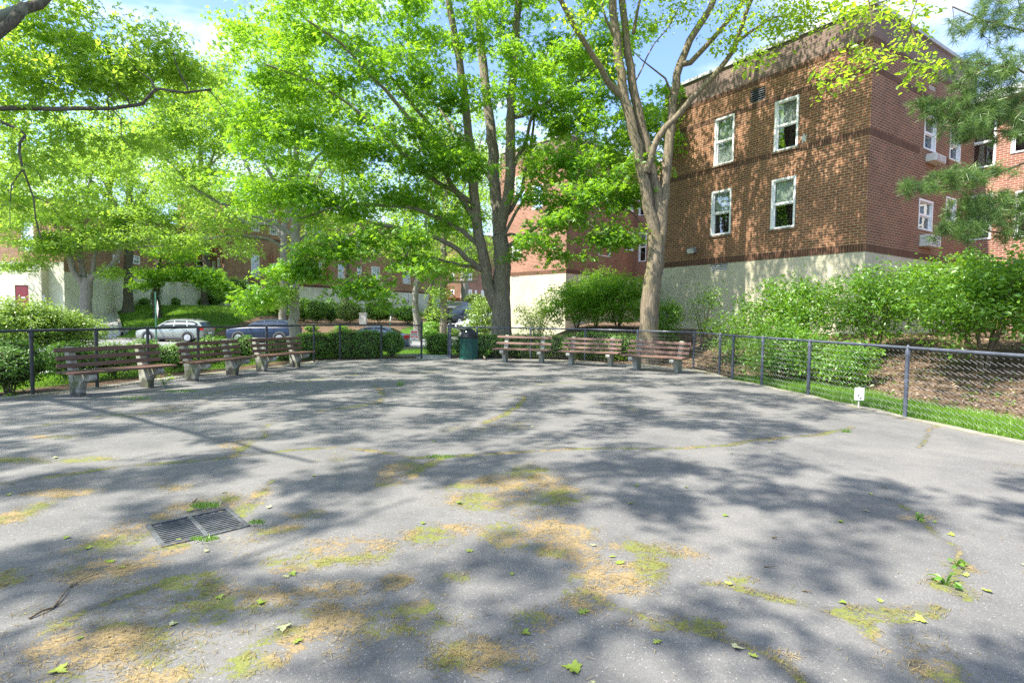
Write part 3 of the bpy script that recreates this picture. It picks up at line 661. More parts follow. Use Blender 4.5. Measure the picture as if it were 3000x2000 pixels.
def panel(mb, W, s0, s1, z0, z1, holes, out=0.0, reveal=.14):
    H = [(max(a, s0), min(b, s1), max(c, z0), min(d, z1)) for a, b, c, d in holes]; H = [h for h in H if h[1]-h[0] > .02 and h[3]-h[2] > .02]
    S = sorted({s0, s1, *[h[0] for h in H], *[h[1] for h in H]}); Z = sorted({z0, z1, *[h[2] for h in H], *[h[3] for h in H]})
    for a, b in zip(S[:-1], S[1:]):
        for c, d in zip(Z[:-1], Z[1:]):
            ms, mz = (a+b)/2, (c+d)/2
            if any(h[0] < ms < h[1] and h[2] < mz < h[3] for h in H): continue
            mb.quad(W.pt(a, c, out), W.pt(b, c, out), W.pt(b, d, out), W.pt(a, d, out), [(a, c), (b, c), (b, d), (a, d)])
    for a, b, c, d in H:
        for (p, q) in (((a, c), (a, d)), ((a, d), (b, d)), ((b, d), (b, c)), ((b, c), (a, c))):
            mb.quad(W.pt(*p, out), W.pt(*q, out), W.pt(*q, -reveal), W.pt(*p, -reveal), [p, q, (q[0]+.1, q[1]), (p[0]+.1, p[1])])
def window(root, W, r, cover='none', cov=.5, label=None, double=False, fr=.072, dark=False):
    a, b, c, d = r; Mx = W.M(); mb = MB(); mid = c+(d-c)*.5; e = .004
    J = lambda s0, s1, z0, z1, o0, o1: mb.box(((s0+s1)/2, (o0+o1)/2, (z0+z1)/2), (s1-s0, o1-o0, z1-z0), Mx)
    J(a+e, a+fr, c+.05, d-fr, -.13, .012); J(b-fr, b-e, c+.05, d-fr, -.13, .012); J(a+e, b-e, d-fr, d-e, -.13, .015); J(a+e, b-e, c+e, c+.05, -.13, .03)
    S0, S1 = a+fr, b-fr; zl, zu = c+.05, d-fr
    spans = [(S0, S1)] if not double else [(S0, (S0+S1)/2-.03), ((S0+S1)/2+.03, S1)]
    if double: J((S0+S1)/2-.03, (S0+S1)/2+.03, zl, zu, -.12, .0)
    pb = MB()
    for p, q in spans:
        J(p, q, mid-.022, mid+.022, -.085, -.045)
        for z0, z1, o in ((zl, mid-.022, -.1), (mid+.022, zu, -.07)):
            J(p, p+.032, z0, z1, o-.012, o+.018); J(q-.032, q, z0, z1, o-.012, o+.018); J(p+.032, q-.032, z0, z0+.03, o-.012, o+.018); J(p+.032, q-.032, z1-.03, z1, o-.012, o+.018)
            pb.quad(W.pt(p+.032, z0+.03, o), W.pt(q-.032, z0+.03, o), W.pt(q-.032, z1-.03, o), W.pt(p+.032, z1-.03, o))
    w = mb.build('window', M['white'], root)
    if label: w['label'] = label
    pb.build('pane', M['glass'], w)
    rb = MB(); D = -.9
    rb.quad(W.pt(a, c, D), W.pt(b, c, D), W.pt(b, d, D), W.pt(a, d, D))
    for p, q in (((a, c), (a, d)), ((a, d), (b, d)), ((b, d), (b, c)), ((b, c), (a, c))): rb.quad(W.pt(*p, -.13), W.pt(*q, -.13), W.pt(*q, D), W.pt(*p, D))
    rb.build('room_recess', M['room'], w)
    if cover in ('blind', 'shade'):
        z0 = d-(d-c)*cov; k = MB(); k.box(((a+b)/2, -.155, (z0+d-fr)/2), (b-a-2*fr-.01, .012, d-fr-z0), Mx); k.build('window_blind', M[cover], w)
    if cover == 'curtain':
        k = MB(); n = 14; cs = (a+b)/2
        for i in range(n):
            for side in (0,):
                z0 = c+.1+(d-c-.2)*i/n; z1 = c+.1+(d-c-.2)*(i+1)/n
                def wd(z): tt = (z-c)/(d-c); return .09+.16*abs(tt-.38)**.8
                for j in range(6):
                    f0, f1 = j/6-.5, (j+1)/6-.5; o0 = -.2+.02*math.sin(j*2.2); o1 = -.2+.02*math.sin((j+1)*2.2)
                    k.quad(W.pt(cs+wd(z0)*2*f0*.8, z0, o0), W.pt(cs+wd(z0)*2*f1*.8, z0, o1), W.pt(cs+wd(z1)*2*f1*.8, z1, o1), W.pt(cs+wd(z1)*2*f0*.8, z1, o0))
        k.build('curtain', M['curtain'], w, smooth=180)
    return w
def air_con(root, W, r, proud=.28):
    a, b, c, d = r; Mx = W.M(); mb = MB(); mb.box(((a+b)/2, proud/2, (c+d)/2), (b-a, proud, d-c), Mx); o = mb.build('air_conditioner', M['offwhite'], root, bevel=.01)
    g = MB(); n = 7; h = d-c
    g.box(((a+b)/2, proud+.004, (c+d)/2), ((b-a)*.86, .008, h*.8), Mx); g.build('vent_backing', M['dark'], o)
    g = MB()
    for i in range(n):
        z = c+h*.14+h*.72*i/(n-1); g.box(((a+b)/2, proud+.014, z), ((b-a)*.86, .012, h*.055), Mx)
    for s in (-.43, .02, .43): g.box(((a+b)/2+(b-a)*s, proud+.0145, (c+d)/2), (.025, .014, h*.82), Mx)
    g.build('grille', M['white'], o); return o
def louvre(root, W, r, mt='offwhite', n=6):
    a, b, c, d = r; Mx = W.M(); mb = MB(); mb.box(((a+b)/2, -.1, (c+d)/2), (b-a, .02, d-c), Mx); o = mb.build('vent', M['dark'], root); s = MB()
    for i in range(n):
        z = c+(d-c)*(i+.5)/n; s.box((0, 0, 0), (b-a, .012, (d-c)/n*.85), Mx @ Matrix.Translation(((a+b)/2, -.03, z)) @ Matrix.Rotation(.6, 4, 'X'))
    s.build('louvre_slats', M[mt], o); return o
def floodlight(root, W, s, z):
    Mx = W.M(); mb = MB(); mb.box((s, .03, z), (.12, .06, .12), Mx); mb.prism([(.05, -.1), (.2, -.13), (.24, .02), (.08, .1)], .34, Mx @ Matrix.Translation((s, .02, z))); o = mb.build('floodlight', M['grey'], root)
    g = MB(); g.box((0, 0, 0), (.3, .006, .17), Mx @ Matrix.Translation((s, .248, z-.055)) @ Matrix.Rotation(-.26, 4, 'X')); g.build('lamp_glass', M['offwhite'], o)
def band(root, W, s0, s1, z, h, mt='soldier', out=.012):
    mb = MB(); A = [W.pt(s0, z, .001), W.pt(s1, z, .001), W.pt(s1, z, out), W.pt(s0, z, out), W.pt(s0, z+h, .001), W.pt(s1, z+h, .001), W.pt(s1, z+h, out), W.pt(s0, z+h, out)]
    mb.quad(A[3], A[2], A[6], A[7], [(s0, 0), (s1, 0), (s1, h), (s0, h)]); mb.quad(A[0], A[1], A[2], A[3]); mb.quad(A[4], A[5], A[6], A[7]); mb.quad(A[0], A[3], A[7], A[4]); mb.quad(A[1], A[2], A[6], A[5])
    return mb.build('brick_band', M[mt], root)
def block(root, p0, tA, LA, tB, LB, zb, zs, zr, hA=(), hB=(), brA='brick_main', brB='brick_main', stucco='stucco', zsB=None, par=0.0, parm=None, coping='roofgrey', backs=True):
    tA = Vector(tA).normalized(); tB = Vector(tB).normalized(); nA = -(tB-tA*tB.dot(tA)).normalized(); nB = -(tA-tB*tA.dot(tB)).normalized()
    WA, WB = Wall(p0, tA, nA), Wall(p0, tB, nB); zsB = zs if zsB is None else zsB
    for W, Ln, hs, br, z_ in ((WA, LA, hA, brA, zs), (WB, LB, hB, brB, zsB)):
        if z_ > zb: mb = MB(); panel(mb, W, 0, Ln, zb, z_, hs); mb.build('base_wall', M[stucco], root)
        mb = MB(); panel(mb, W, 0, Ln, z_, zr-par, hs); mb.build('wall', M[br], root)
        if par: mb = MB(); panel(mb, W, 0, Ln, zr-par, zr, []); mb.build('parapet', M[parm or br], root)
    if backs:
        WC = Wall(Vector(p0[:2])+tB*LB, tA, -nA); WD = Wall(Vector(p0[:2])+tA*LA, tB, -nB); mb = MB(); panel(mb, WC, 0, LA, zb, zr, []); panel(mb, WD, 0, LB, zb, zr, []); mb.build('rear_wall', M[brB], root)
    q = [WA.pt(0, zr-.3), WA.pt(LA, zr-.3), tuple((Vector(p0[:2])+tA*LA+tB*LB))+(zr-.3,), WB.pt(LB, zr-.3)]; mb = MB(); mb.quad(*q); mb.build('roof', M['grey'], root)
    if coping:
        mb = MB(); mb.box((LA/2, -.1, zr+.06), (LA+.1, .34, .12), WA.M()); mb.box((LB/2+.14, -.1, zr+.06), (LB-.22, .34, .118), WB.M()); mb.build('coping', M[coping], root)
    return WA, WB
# ------------------------------------------------------------------ main brick block, right of the yard
C1 = at(2534, 736, 16.6); zs1 = C1.z; zr1 = at(2576, 14, 16.6).z
tL = Vector((-1069/1600, 1.0)).normalized(); tR = Vector((2450/1600, 1.0)).normalized()
b1 = thing('brick_apartment_block', 'large red brick apartment block with cream stucco base, four white windows, dappled by tree shade', 'building', (C1.x, C1.y, 1.0))
wa = Wall(C1, tL, (0, 0)); wb = Wall(C1, tR, (0, 0))
w1 = [wa.rect(2095, 351, 2149, 473), wa.rect(2271, 300, 2337, 429), wa.rect(2085, 563, 2140, 684), wa.rect(2261, 528, 2328, 664)]
v1 = wa.rect(2199, 266, 2241, 290); v2 = wa.rect(2082, 772, 2131, 791)
w2 = [wb.rect(2710, 330, 2740, 450), wb.rect(2785, 369, 2812, 480), wb.rect(2693, 580, 2730, 680), wb.rect(2772, 574, 2799, 655)]
v3 = wb.rect(2722, 243, 2743, 272)
WA, WB = block(b1, C1, tL, 7.9, tR, 8.1, .2, zs1, zr1, w1+[v1, v2], w2+[v3], 'brick_main', 'brick_shade', par=zr1-at(2569, 107, 16.6).z, parm='brick_parapet', backs=True)
for r, (cv, k) in zip(w1, (('blind', .97), ('blind', .5), ('shade', .5), ('shade', .45))): window(b1, WA, r, cv, k)
for r, (cv, k) in zip(w2, (('shade', .5), ('shade', .4), ('blind', .45), ('shade', .6))): window(b1, WB, r, cv, k)
louvre(b1, WA, v1, 'iron'); louvre(b1, WB, v3); louvre(b1, WA, v2, 'stonewhite', 4)
zb_ = [at(2569, 120, 16.6).z, at(2565, 204, 16.6).z, at(2553, 393, 16.6).z, zs1]
for k, (z_, h_) in enumerate(zip(zb_, (.16, .17, .2, .23))):
    hs = [v1] if k == 1 else []
    if k == 2:
        segs = [(0, w1[1][0]-.01), (w1[1][1]+.01, w1[0][0]-.01), (w1[0][1]+.01, 7.9)] if z_+h_ > w1[0][2] else [(0, 7.9)]
    else: segs = [(0, 7.9)]
    for a, b in segs: band(b1, WA, a, b, z_, h_)
    sb = [(0, min(w2[0][0], w2[1][0])-.3), (max(w2[0][1], w2[0][0])+.02, w2[1][0]-.02)] if k == 2 else [(0, 8.1)]
    for a, b in sb:
        if b-a > .1: band(b1, WB, a+.012, b, z_, h_)
for r in w1:
    mb = MB(); mb.box(((r[0]+r[1])/2, .025, r[2]-.035), (r[1]-r[0]+.12, .05, .065), WA.M()); mb.build('sill', M['soldier'], b1)
air_con(b1, WB, wb.rect(2712, 452, 2742, 486)); air_con(b1, WB, wb.rect(2694, 688, 2727, 728))
s_, z_ = onwall(2034, 733, WA.p0, WA.t); floodlight(b1, WA, s_, z_)
# mortar smear beside the upper window
s_, z_ = onwall(2355, 405, WA.p0, WA.t); mb = MB(); pts = []
for k in range(14): a = k/14*2*PI; rr = .09*(1+.35*math.sin(k*2.3)); pts.append(WA.pt(s_+rr*math.cos(a), z_+1.5*rr*math.sin(a), .004))
mb.v = pts; mb.face(range(14)); mb.build('mortar_patch', M['stonewhite'], b1)
# ------------------------------------------------------------------ wing set back at far right
Q = Vector((C1.x, C1.y))+tR*8.1
b1w = thing('brick_wing', 'sunlit orange brick wing with curtained window and pale eave behind the pine', 'building', (Q.x, Q.y, 1.4))
ww = Wall(Q, -tL, (0, 0)); w3 = [ww.rect(2829, 352, 2916, 486), ww.rect(2966, 345, 3062, 433), ww.rect(2820, 578, 2903, 700), ww.rect(2975, 560, 3070, 690)]
ze = onwall(2844, 338, Q, -tL)[1]
WW, _ = block(b1w, Q, -tL, 9.0, tR, 9.0, .3, .3, ze+.25, w3, (), 'brick_pink_lit', 'brick_pink_lit', coping=None)
window(b1w, WW, w3[0], 'curtain', label='white window with a knotted pale curtain'); window(b1w, WW, w3[1], 'shade', .4); window(b1w, WW, w3[2], 'shade', .9); window(b1w, WW, w3[3], 'blind', .7)
mb = MB(); mb.prism([(-.05, 0), (.55, -.02), (.55, .12), (-.05, .5)], 9.4, WW.M() @ Matrix.Translation((4.55, 0, ze+.255))); mb.build('eave', M['roofgrey'], b1w)
# ------------------------------------------------------------------ second block, seen between the two trunks
C2 = at(1658, 800, 33); tL2 = Vector((-1606/1600, 1.0)).normalized(); tR2 = Vector((1569/1600, 1.0)).normalized()
b2 = thing('brick_house_block', 'red brick block with cream base seen between the two near trunks', 'building', (C2.x, C2.y, 1.0))
wa = Wall(C2, tL2, (0, 0)); wb = Wall(C2, tR2, (0, 0)); zr2 = onwall(1466, 452, wa.p0, wa.t)[1]; LA2 = onwall(1462, 800, wa.p0, wa.t)[0]; LB2 = onwall(1863, 800, wb.p0, wb.t)[0]
w4 = [wa.rect(1500, 710, 1526, 758), wa.rect(1509, 518, 1537, 596), wa.rect(1560, 545, 1590, 610)]; v4 = wa.rect(1500, 811, 1521, 827)
w5 = [wb.rect(1755, 680, 1789, 754), wb.rect(1833, 676, 1855, 736), wb.rect(1755, 545, 1789, 626), wb.rect(1833, 556, 1855, 622)]; v5 = wb.rect(1752, 812, 1780, 832)
WA, WB = block(b2, C2, tL2, LA2, tR2, LB2, .2, C2.z, zr2, w4+[v4], w5+[v5], 'brick_pink_lit', 'brick_shade', par=.75, parm='brick_parapet')
for r in w4: window(b2, WA, r, 'shade', .5)
for r in w5: window(b2, WB, r, 'shade', .45)
louvre(b2, WA, v4, 'stonewhite', 4); louvre(b2, WB, v5, 'stonewhite', 4); band(b2, WA, 0, LA2, C2.z, .24); band(b2, WB, .012, LB2, C2.z, .24); band(b2, WA, 0, LA2, zr2-1.0, .2); band(b2, WB, .012, LB2, zr2-1.0, .2)
# link wall running on behind the elm
Q2 = Vector((C2.x, C2.y))+tR2*LB2
b2w = thing('brick_link_building', 'narrow brick link with a white window just left of the elm trunk', 'building', (Q2.x, Q2.y, 1.0))
ww = Wall(Q2, -tL2, (0, 0)); w6 = [ww.rect(1872, 682, 1893, 766), ww.rect(1872, 552, 1893, 630)]
WW, _ = block(b2w, Q2, -tL2, 5.5, tR2, 6, .2, at(1870, 824, Q2.y).z, zr2-.3, w6, (), 'brick_pink_lit', 'brick_pink_lit', backs=True)
for r in w6: window(b2w, WW, r, 'shade', .5)
# ------------------------------------------------------------------ long facade across the street
A0 = at(657, 826, 53.0); tC = Vector((1076/1600, 1.0)).normalized(); tE = Vector((-tC.y, tC.x)); zsC = A0.z
bc = thing('long_brick_building', 'long shaded brick building with cream painted base and white windows across the street', 'building', (A0.x, A0.y, .9))
wc = Wall(A0, tC, (0, 0)); LC = onwall(1290, 860, wc.p0, wc.t)[0]
wr = [(735, 745, 760, 797, 'shade', .35), (893, 763, 943, 811, 'shade', .4), (990, 772, 1011, 817, 'none', 0), (1046, 778, 1059, 805, 'none', 0), (1088, 780, 1112, 822, 'shade', .95), (1180, 795, 1202, 832, 'none', 0),
      (1047, 690, 1064, 731, 'shade', .5), (990, 680, 1010, 735, 'shade', .4), (1092, 700, 1114, 746, 'none', 0), (893, 655, 943, 707, 'shade', .5), (735, 625, 760, 680, 'none', 0), (790, 655, 812, 690, 'none', 0), (1180, 715, 1202, 755, 'shade', .4), (797, 770, 812, 800, 'none', 0),
      (981, 846, 1004, 879, 'blind', .5), (1179, 860, 1200, 890, 'shade', .5)]
R = [wc.rect(*q[:4]) for q in wr]; vC = wc.rect(731, 832, 756, 840)
we = Wall(A0, tE, (0, 0)); wre = [we.rect(637, 757, 646, 800), we.rect(622, 765, 631, 806)]
WA, WB = block(bc, A0, tC, LC, tE, 9, -.3, zsC, zsC+8.6, R+[vC], wre, 'brick_far', 'brick_far', 'stucco_brick')
for q, r in zip(wr, R): window(bc, WA, r, q[4], q[5], double=(r[1]-r[0] > 2.2))
for r in wre: window(bc, WB, r, 'none')
louvre(bc, WA, vC, 'stonewhite', 3); air_con(bc, WA, wc.rect(733, 799, 758, 814)); air_con(bc, WA, wc.rect(884, 809, 890, 823)); band(bc, WA, 0, LC, zsC, .2); band(bc, WA, 0, LC, onwall(1050, 740, WA.p0, WA.t)[1], .25)
s_, z_ = onwall(718, 821, WA.p0, WA.t); floodlight(bc, WA, s_, z_)
mb = MB(); s_, z_ = onwall(791, 770, WA.p0, WA.t); s2, z2 = onwall(791, 876, WA.p0, WA.t); Mx = WA.M()
for o in (-.16, .16): mb.tube([Mx @ Vector((s_+o, .25, z2)), Mx @ Vector((s_+o, .25, z_+.8))], .04, 6)
for k in range(16): mb.tube([Mx @ Vector((s_-.16, .25, z2+.2+k*.3)), Mx @ Vector((s_+.16, .25, z2+.2+k*.3))], .02, 5)
mb.build('red_ladder', M['rust'], bc)
mb = MB(); s0, z0 = onwall(893, 813, WA.p0, WA.t); s1, _ = onwall(950, 817, WA.p0, WA.t)
mb.box(((s0+s1)/2, .5, z0-.1), (s1-s0+.3, 1.0, .06), Mx)
for k in range(14): mb.tube([Mx @ Vector((s0+(s1-s0)*k/13, .98, z0-.1)), Mx @ Vector((s0+(s1-s0)*k/13, .98, z0+.75))], .018, 5)
mb.tube([Mx @ Vector((s0, .98, z0+.75)), Mx @ Vector((s1, .98, z0+.75))], .025, 6); mb.tube([Mx @ Vector((s1+.2, .3, z0-.1)), Mx @ Vector((s1+.2, .3, z0+1.6))], .09, 8)
mb.build('fire_escape', M['rust'], bc)
mb = MB(); s0, z0 = onwall(980, 884, WA.p0, WA.t); s1, z1 = onwall(1045, 889, WA.p0, WA.t); s2, z2 = onwall(1062, 890, WA.p0, WA.t)
mb.tube([Mx @ Vector((s0, .05, z0)), Mx @ Vector((s2, .05, z0-.02))], .03, 6); mb.tube([Mx @ Vector((s2, .06, z0+.1)), Mx @ Vector((s2, .06, -.2))], .06, 8); mb.build('drain_pipe', M['white'], bc)
# ------------------------------------------------------------------ left building with the maroon door, and its side wall
D0 = Vector((-31.75, 38.8)); tD = Vector((-1, .03)).normalized(); tS = Vector((.0875, 1)).normalized()
bd = thing('cream_base_building', 'brick building with tall cream painted base, pilaster and maroon door at street corner', 'building', (D0.x, D0.y, 1.4))
wd_ = Wall(D0, tD, (0, 0)); zsD = onwall(60, 767, wd_.p0, wd_.t)[1]; dr = wd_.rect(43, 835, 92, 922); wsd = Wall(D0, tS, (0, 0))
wD = [wd_.rect(60, 640, 100, 735), wd_.rect(-120, 640, -80, 735)]; wS = [wsd.rect(372, 745, 410, 775), wsd.rect(575, 760, 607, 800), wsd.rect(330, 745, 350, 770)]
WA, WB = block(bd, D0, tD, 30, tS, 16.5, .6, zsD, 9.3, [dr]+wD, wS, 'brick_far', 'brick_far', 'stucco_brick', zsB=at(268, 803, 41).z)
for r in wD: window(bd, WA, r, 'shade', .5)
for r in wS: window(bd, WB, r, 'none')
mb = MB(); a, b, c, d = dr; mb.box(((a+b)/2, -.06, (c+d)/2), (b-a-.02, .06, d-c-.02), WA.M()); o = mb.build('door', M['maroon'], bd, bevel=.01)
mb = MB(); mb.box(((a+b)/2, -.022, c+(d-c)*.58), (.26, .012, .09), WA.M()); mb.build('door_plate', M['white'], o)
mb = MB(); mb.box((b-.14, -.01, c+(d-c)*.33), (.06, .05, .14), WA.M()); mb.box((b-.14, -.01, c+(d-c)*.45), (.06, .03, .07), WA.M()); mb.build('handle', M['alloy'], o)
mb = MB(); Mx = WA.M()
s0 = onwall(142, 850, WA.p0, WA.t)[0]; s1 = onwall(104, 850, WA.p0, WA.t)[0]; Wp = Wall(WA.p0+WA.n*.55, WA.t, WA.n); panel(mb, Wp, s0, s1, .6, zsD-.1, [])
for s in (s0, s1): mb.quad(WA.pt(s, .6, 0), WA.pt(s, .6, .55), WA.pt(s, zsD-.1, .55), WA.pt(s, zsD-.1, 0), [(0, .6), (.55, .6), (.55, zsD), (0, zsD)])
mb.quad(WA.pt(s0, zsD-.1, 0), WA.pt(s1, zsD-.1, 0), WA.pt(s1, zsD-.1, .55), WA.pt(s0, zsD-.1, .55)); mb.build('pilaster', M['stucco_pale'], bd)
mb = MB(); s_, z_ = onwall(128, 873, Wp.p0, Wp.t); mb.box((s_, .56, z_), (.2, .03, .42), Mx); mb.build('meter_box', M['grey'], bd)
# ------------------------------------------------------------------ far block up the side road
C3 = at(1371, 886, 92); b3 = thing('distant_brick_block', 'distant pinkish brick block with fire escape beyond parked cars', 'building', (C3.x, C3.y, 2))
tl3 = Vector((-1, .28)).normalized(); tr3 = Vector((.9, .45)).normalized(); wa = Wall(C3, tl3, (0, 0)); wb = Wall(C3, tr3, (0, 0))
w7 = [wa.rect(1320, 848, 1331, 870), wa.rect(1350, 845, 1362, 872), wa.rect(1326, 886, 1335, 900), wa.rect(1320, 800, 1331, 826), wa.rect(1350, 800, 1362, 826), wa.rect(1290, 848, 1302, 870)]
w8 = [wb.rect(1372.5, 848, 1383, 874), wb.rect(1391, 850, 1397, 872), wb.rect(1410, 850, 1418, 872), wb.rect(1373, 800, 1383, 826), wb.rect(1410, 800, 1418, 826)]
WA, WB = block(b3, C3, tl3, 22, tr3, 22, .5, C3.z, 15, w7, w8, 'brick_shade', 'brick_pink_lit', 'stucco_pale')
for r in w7: window(b3, WA, r, 'shade', .5, fr=.16)
for r in w8: window(b3, WB, r, 'shade', .4, fr=.2)
mb = MB(); Mx = WA.M(); a = onwall(1316, 873, WA.p0, WA.t); mb.box((a[0]-.6, .6, a[1]), (2.6, 1.2, .08), Mx)
for k in (0, .35): mb.tube([Mx @ Vector((a[0]-1.4, .5+k, a[1])), Mx @ Vector((a[0]+1.6, .5+k, a[1]+3.6))][::-1], .05, 5)
for k in range(9): mb.box((a[0]-1.2+k*.33, .7, a[1]+.25+k*.4), (.3, .5, .04), Mx)
for k in range(10): mb.tube([Mx @ Vector((a[0]-1.9+k*.28, 1.18, a[1])), Mx @ Vector((a[0]-1.9+k*.28, 1.18, a[1]+.9))], .02, 4)
mb.build('fire_escape', M['rust'], b3); air_con(b3, WB, wb.rect(1374, 877, 1381, 884))
# ------------------------------------------------------------------ chain-link fences
def wiremesh(pts, h0, h1, dz=.094, dx=.09, r=.0027, sides=3):
    """zigzag wires woven along a polyline, as real thin prisms (numpy)."""
    P = np.array([(p[0], p[1]) for p in pts]); seg = np.hypot(*np.diff(P, axis=0).T); cum = np.concatenate([[0], np.cumsum(seg)])
    n = int(cum[-1]/dx); rows = int((h1-h0)/(dz/2)); V = []; Fc = []; base = 0
    kk = np.arange(rows+1); z = h0+(h1-h0)*kk/rows
    for i in range(n+1):
        s = np.clip(i*dx+np.where(kk % 2 == 0, -dx/2, dx/2)*(1.06), 0, cum[-1]); x = np.interp(s, cum, P[:, 0]); y = np.interp(s, cum, P[:, 1])
        sag = .012*np.sin(s*1.7)*np.sin(z*3); c = np.stack([x, y, z+.004*np.sin(s*9)], 1); j = min(np.searchsorted(cum, np.clip(i*dx, 0, cum[-1]-1e-6), 'right')-1, len(seg)-1)
        t = (P[j+1]-P[j])/seg[j]; nr = np.array((t[1], -t[0], 0)); up = np.array((t[0]*.7, t[1]*.7, .7))
        c = c+nr*(sag+np.where(kk % 2 == 0, .004, -.004))[:, None]
        for a in range(sides):
            an = 2*PI*a/sides; V.append(c+(nr*math.cos(an)+up*math.sin(an))*r)
        m_ = rows+1
        for a in range(sides):
            A = base+a*m_+np.arange(rows); B = base+((a+1) % sides)*m_+np.arange(rows); Fc.append(np.stack([A, A+1, B+1, B], 1))
        base += sides*m_
    return np.concatenate(V), np.concatenate(Fc)
def fence(name, label, pts, h, posts, pm, wm, railr=.024, postr=.03, tall=(), wires=True):
    root = thing(name, label, 'fence', (pts[0].x, pts[0].y, 0))
    mb = MB(); mb.tube([(p.x, p.y, h) for p in pts], railr, 8, jit=0)
    for k in range(len(pts)-1):
        c = pts[k].lerp(pts[k+1], .5); d = (pts[k+1]-pts[k]).normalized(); mb.tube([(c.x-d.x*.06, c.y-d.y*.06, h), (c.x+d.x*.06, c.y+d.y*.06, h)], railr*1.18, 8)
    mb.build('top_rail', pm, root, smooth=40)
    for k in posts:
        p = pts[k]; e = .17 if k in tall else 0; r = postr*(1.2 if k in tall else 1); mb = MB()
        mb.lathe([(r, -.05), (r, h-.12+e), (r*1.22, h-.118+e), (r*1.25, h-.05+e), (r*.9, h-.03+e), (r*.75, h+.028+e), (r*.3, h+.045+e), (0, h+.05+e)], 12, (p.x, p.y, 0))
        mb.lathe([(r*1.14, h*.5), (r*1.14, h*.5+.025)], 12, (p.x, p.y, 0)); mb.lathe([(r*1.14, h*.16), (r*1.14, h*.16+.025)], 12, (p.x, p.y, 0))
        mb.build('post', pm, root, smooth=40)
    if wires:
        V, Fc = wiremesh(pts, .03, h+.035); np_mesh('wire_mesh', V, Fc, wm, None, root)
    return root
fence('chain_link_fence', 'black chain-link fence behind the left benches, running to the gate', FL, 1.14, range(len(FL)), M['fence'], M['wire_dark'], tall=(0,))
FRP = FR
fence('chain_link_fence', 'blue-grey chain-link fence on the bin side, behind three reddish benches and along the grass verge', FRP, 1.08, range(len(FRP)), M['fence_blue'], M['wire_light'], tall=(0,))
# gate leaf, swung open away from the yard and seen edge-on
g0 = FR[0]+Vector((-.075, .03, 0)); g1 = g0+Vector((-.10, .95, 0)); gt_ = thing('gate', 'open chain-link gate leaf swung outward, edge-on beside the tall gate post', 'gate', (g0.x, g0.y, 0))
mb = MB(); mb.tube([(g0.x, g0.y, .06), (g0.x, g0.y, 1.14)], .022, 8); mb.tube([(g1.x, g1.y, .06), (g1.x, g1.y, 1.14)], .022, 8)
mb.tube([(g0.x, g0.y, 1.12), (g1.x, g1.y, 1.12)], .02, 8); mb.tube([(g0.x, g0.y, .1), (g1.x, g1.y, .1)], .02, 8); mb.lathe([(.026, 1.14), (.02, 1.17), (0, 1.18)], 10, (g0.x, g0.y, 0)); mb.build('gate_frame', M['fence_blue'], gt_, smooth=40)
for z in (.3, .95):
    mb = MB(); mb.box((g0.x+.04, g0.y-.015, z), (.13, .06, .05)); mb.build('hinge', M['fence_blue'], gt_, bevel=.008)
V, Fc = wiremesh([g0, g1], .1, 1.12); np_mesh('wire_mesh', V, Fc, M['wire_dark'], None, gt_)
# ------------------------------------------------------------------ writing
def text_mesh(txt, size, M4, mt, par, name='lettering'):
    cu = bpy.data.curves.new(name, 'FONT'); cu.body = txt; cu.size = size; cu.align_x = 'CENTER'; cu.align_y = 'CENTER'; cu.extrude = .0006
    to = bpy.data.objects.new(name, cu); COL.objects.link(to); bpy.context.view_layer.update()
    me = bpy.data.meshes.new_from_object(to.evaluated_get(bpy.context.evaluated_depsgraph_get())); bpy.data.objects.remove(to)
    me.transform(M4); me.materials.clear(); me.materials.append(mt); o = bpy.data.objects.new(name, me); COL.objects.link(o); parent(o, par); return o
def face_frame(c, right, up):
    r = Vector(right).normalized(); u = Vector(up).normalized(); n = r.cross(u); Mx = Matrix((r, u, n)).transposed().to_4x4(); Mx.translation = c; return Mx
# sign on the fence beside the gate
dF = (FL[0]-FL[1]).normalized(); sc = FL[0]-dF*.25; nF = Vector((dF.y, -dF.x, 0)); zc = at(1217, 983, sc.y).z; S = face_frame(Vector((sc.x, sc.y, zc))+nF*.03, dF, (0, 0, 1))
sg = thing('warning_sign', 'cream sign with two red bands wired to the fence beside the gate', 'sign', (sc.x, sc.y, zc-.2))
mb = MB(); mb.box((0, 0, 0), (.25, .37, .008), S); mb.build('sign_plate', M['signwhite'], sg, bevel=.003)
for z, h in ((.123, .066), (-.033, .066)):
    mb = MB(); mb.box((0, z, .0055), (.215, h, .003), S); mb.build('red_band', M['redsign'], sg)
text_mesh('NO', .036, S @ Matrix.Translation((0, .139, .0078)), M['signwhite'], sg); text_mesh('TRESPASSING', .029, S @ Matrix.Translation((0, .108, .0078)), M['signwhite'], sg)
mb = MB()
def dashes(y, h, x0, x1, sd_):
    r = random.Random(sd_); xx_ = x0
    while xx_ < x1-.01:
        w = min(r.uniform(.012, .05), x1-xx_); mb.box((xx_+w/2, y, .0075), (w, h, .0015), S); xx_ += w+.008
dashes(.066, .018, -.105, .105, 1); dashes(.030, .018, -.105, .105, 2); dashes(-.1, .006, -.03, .03, 3); dashes(-.122, .008, -.08, .09, 4); dashes(-.146, .008, -.095, .1, 5); mb.build('lettering', M['ink'], sg)
mb = MB(); dashes(-.018, .018, -.09, .09, 6); dashes(-.048, .018, -.055, .06, 7); mb.build('lettering', M['signwhite'], sg)
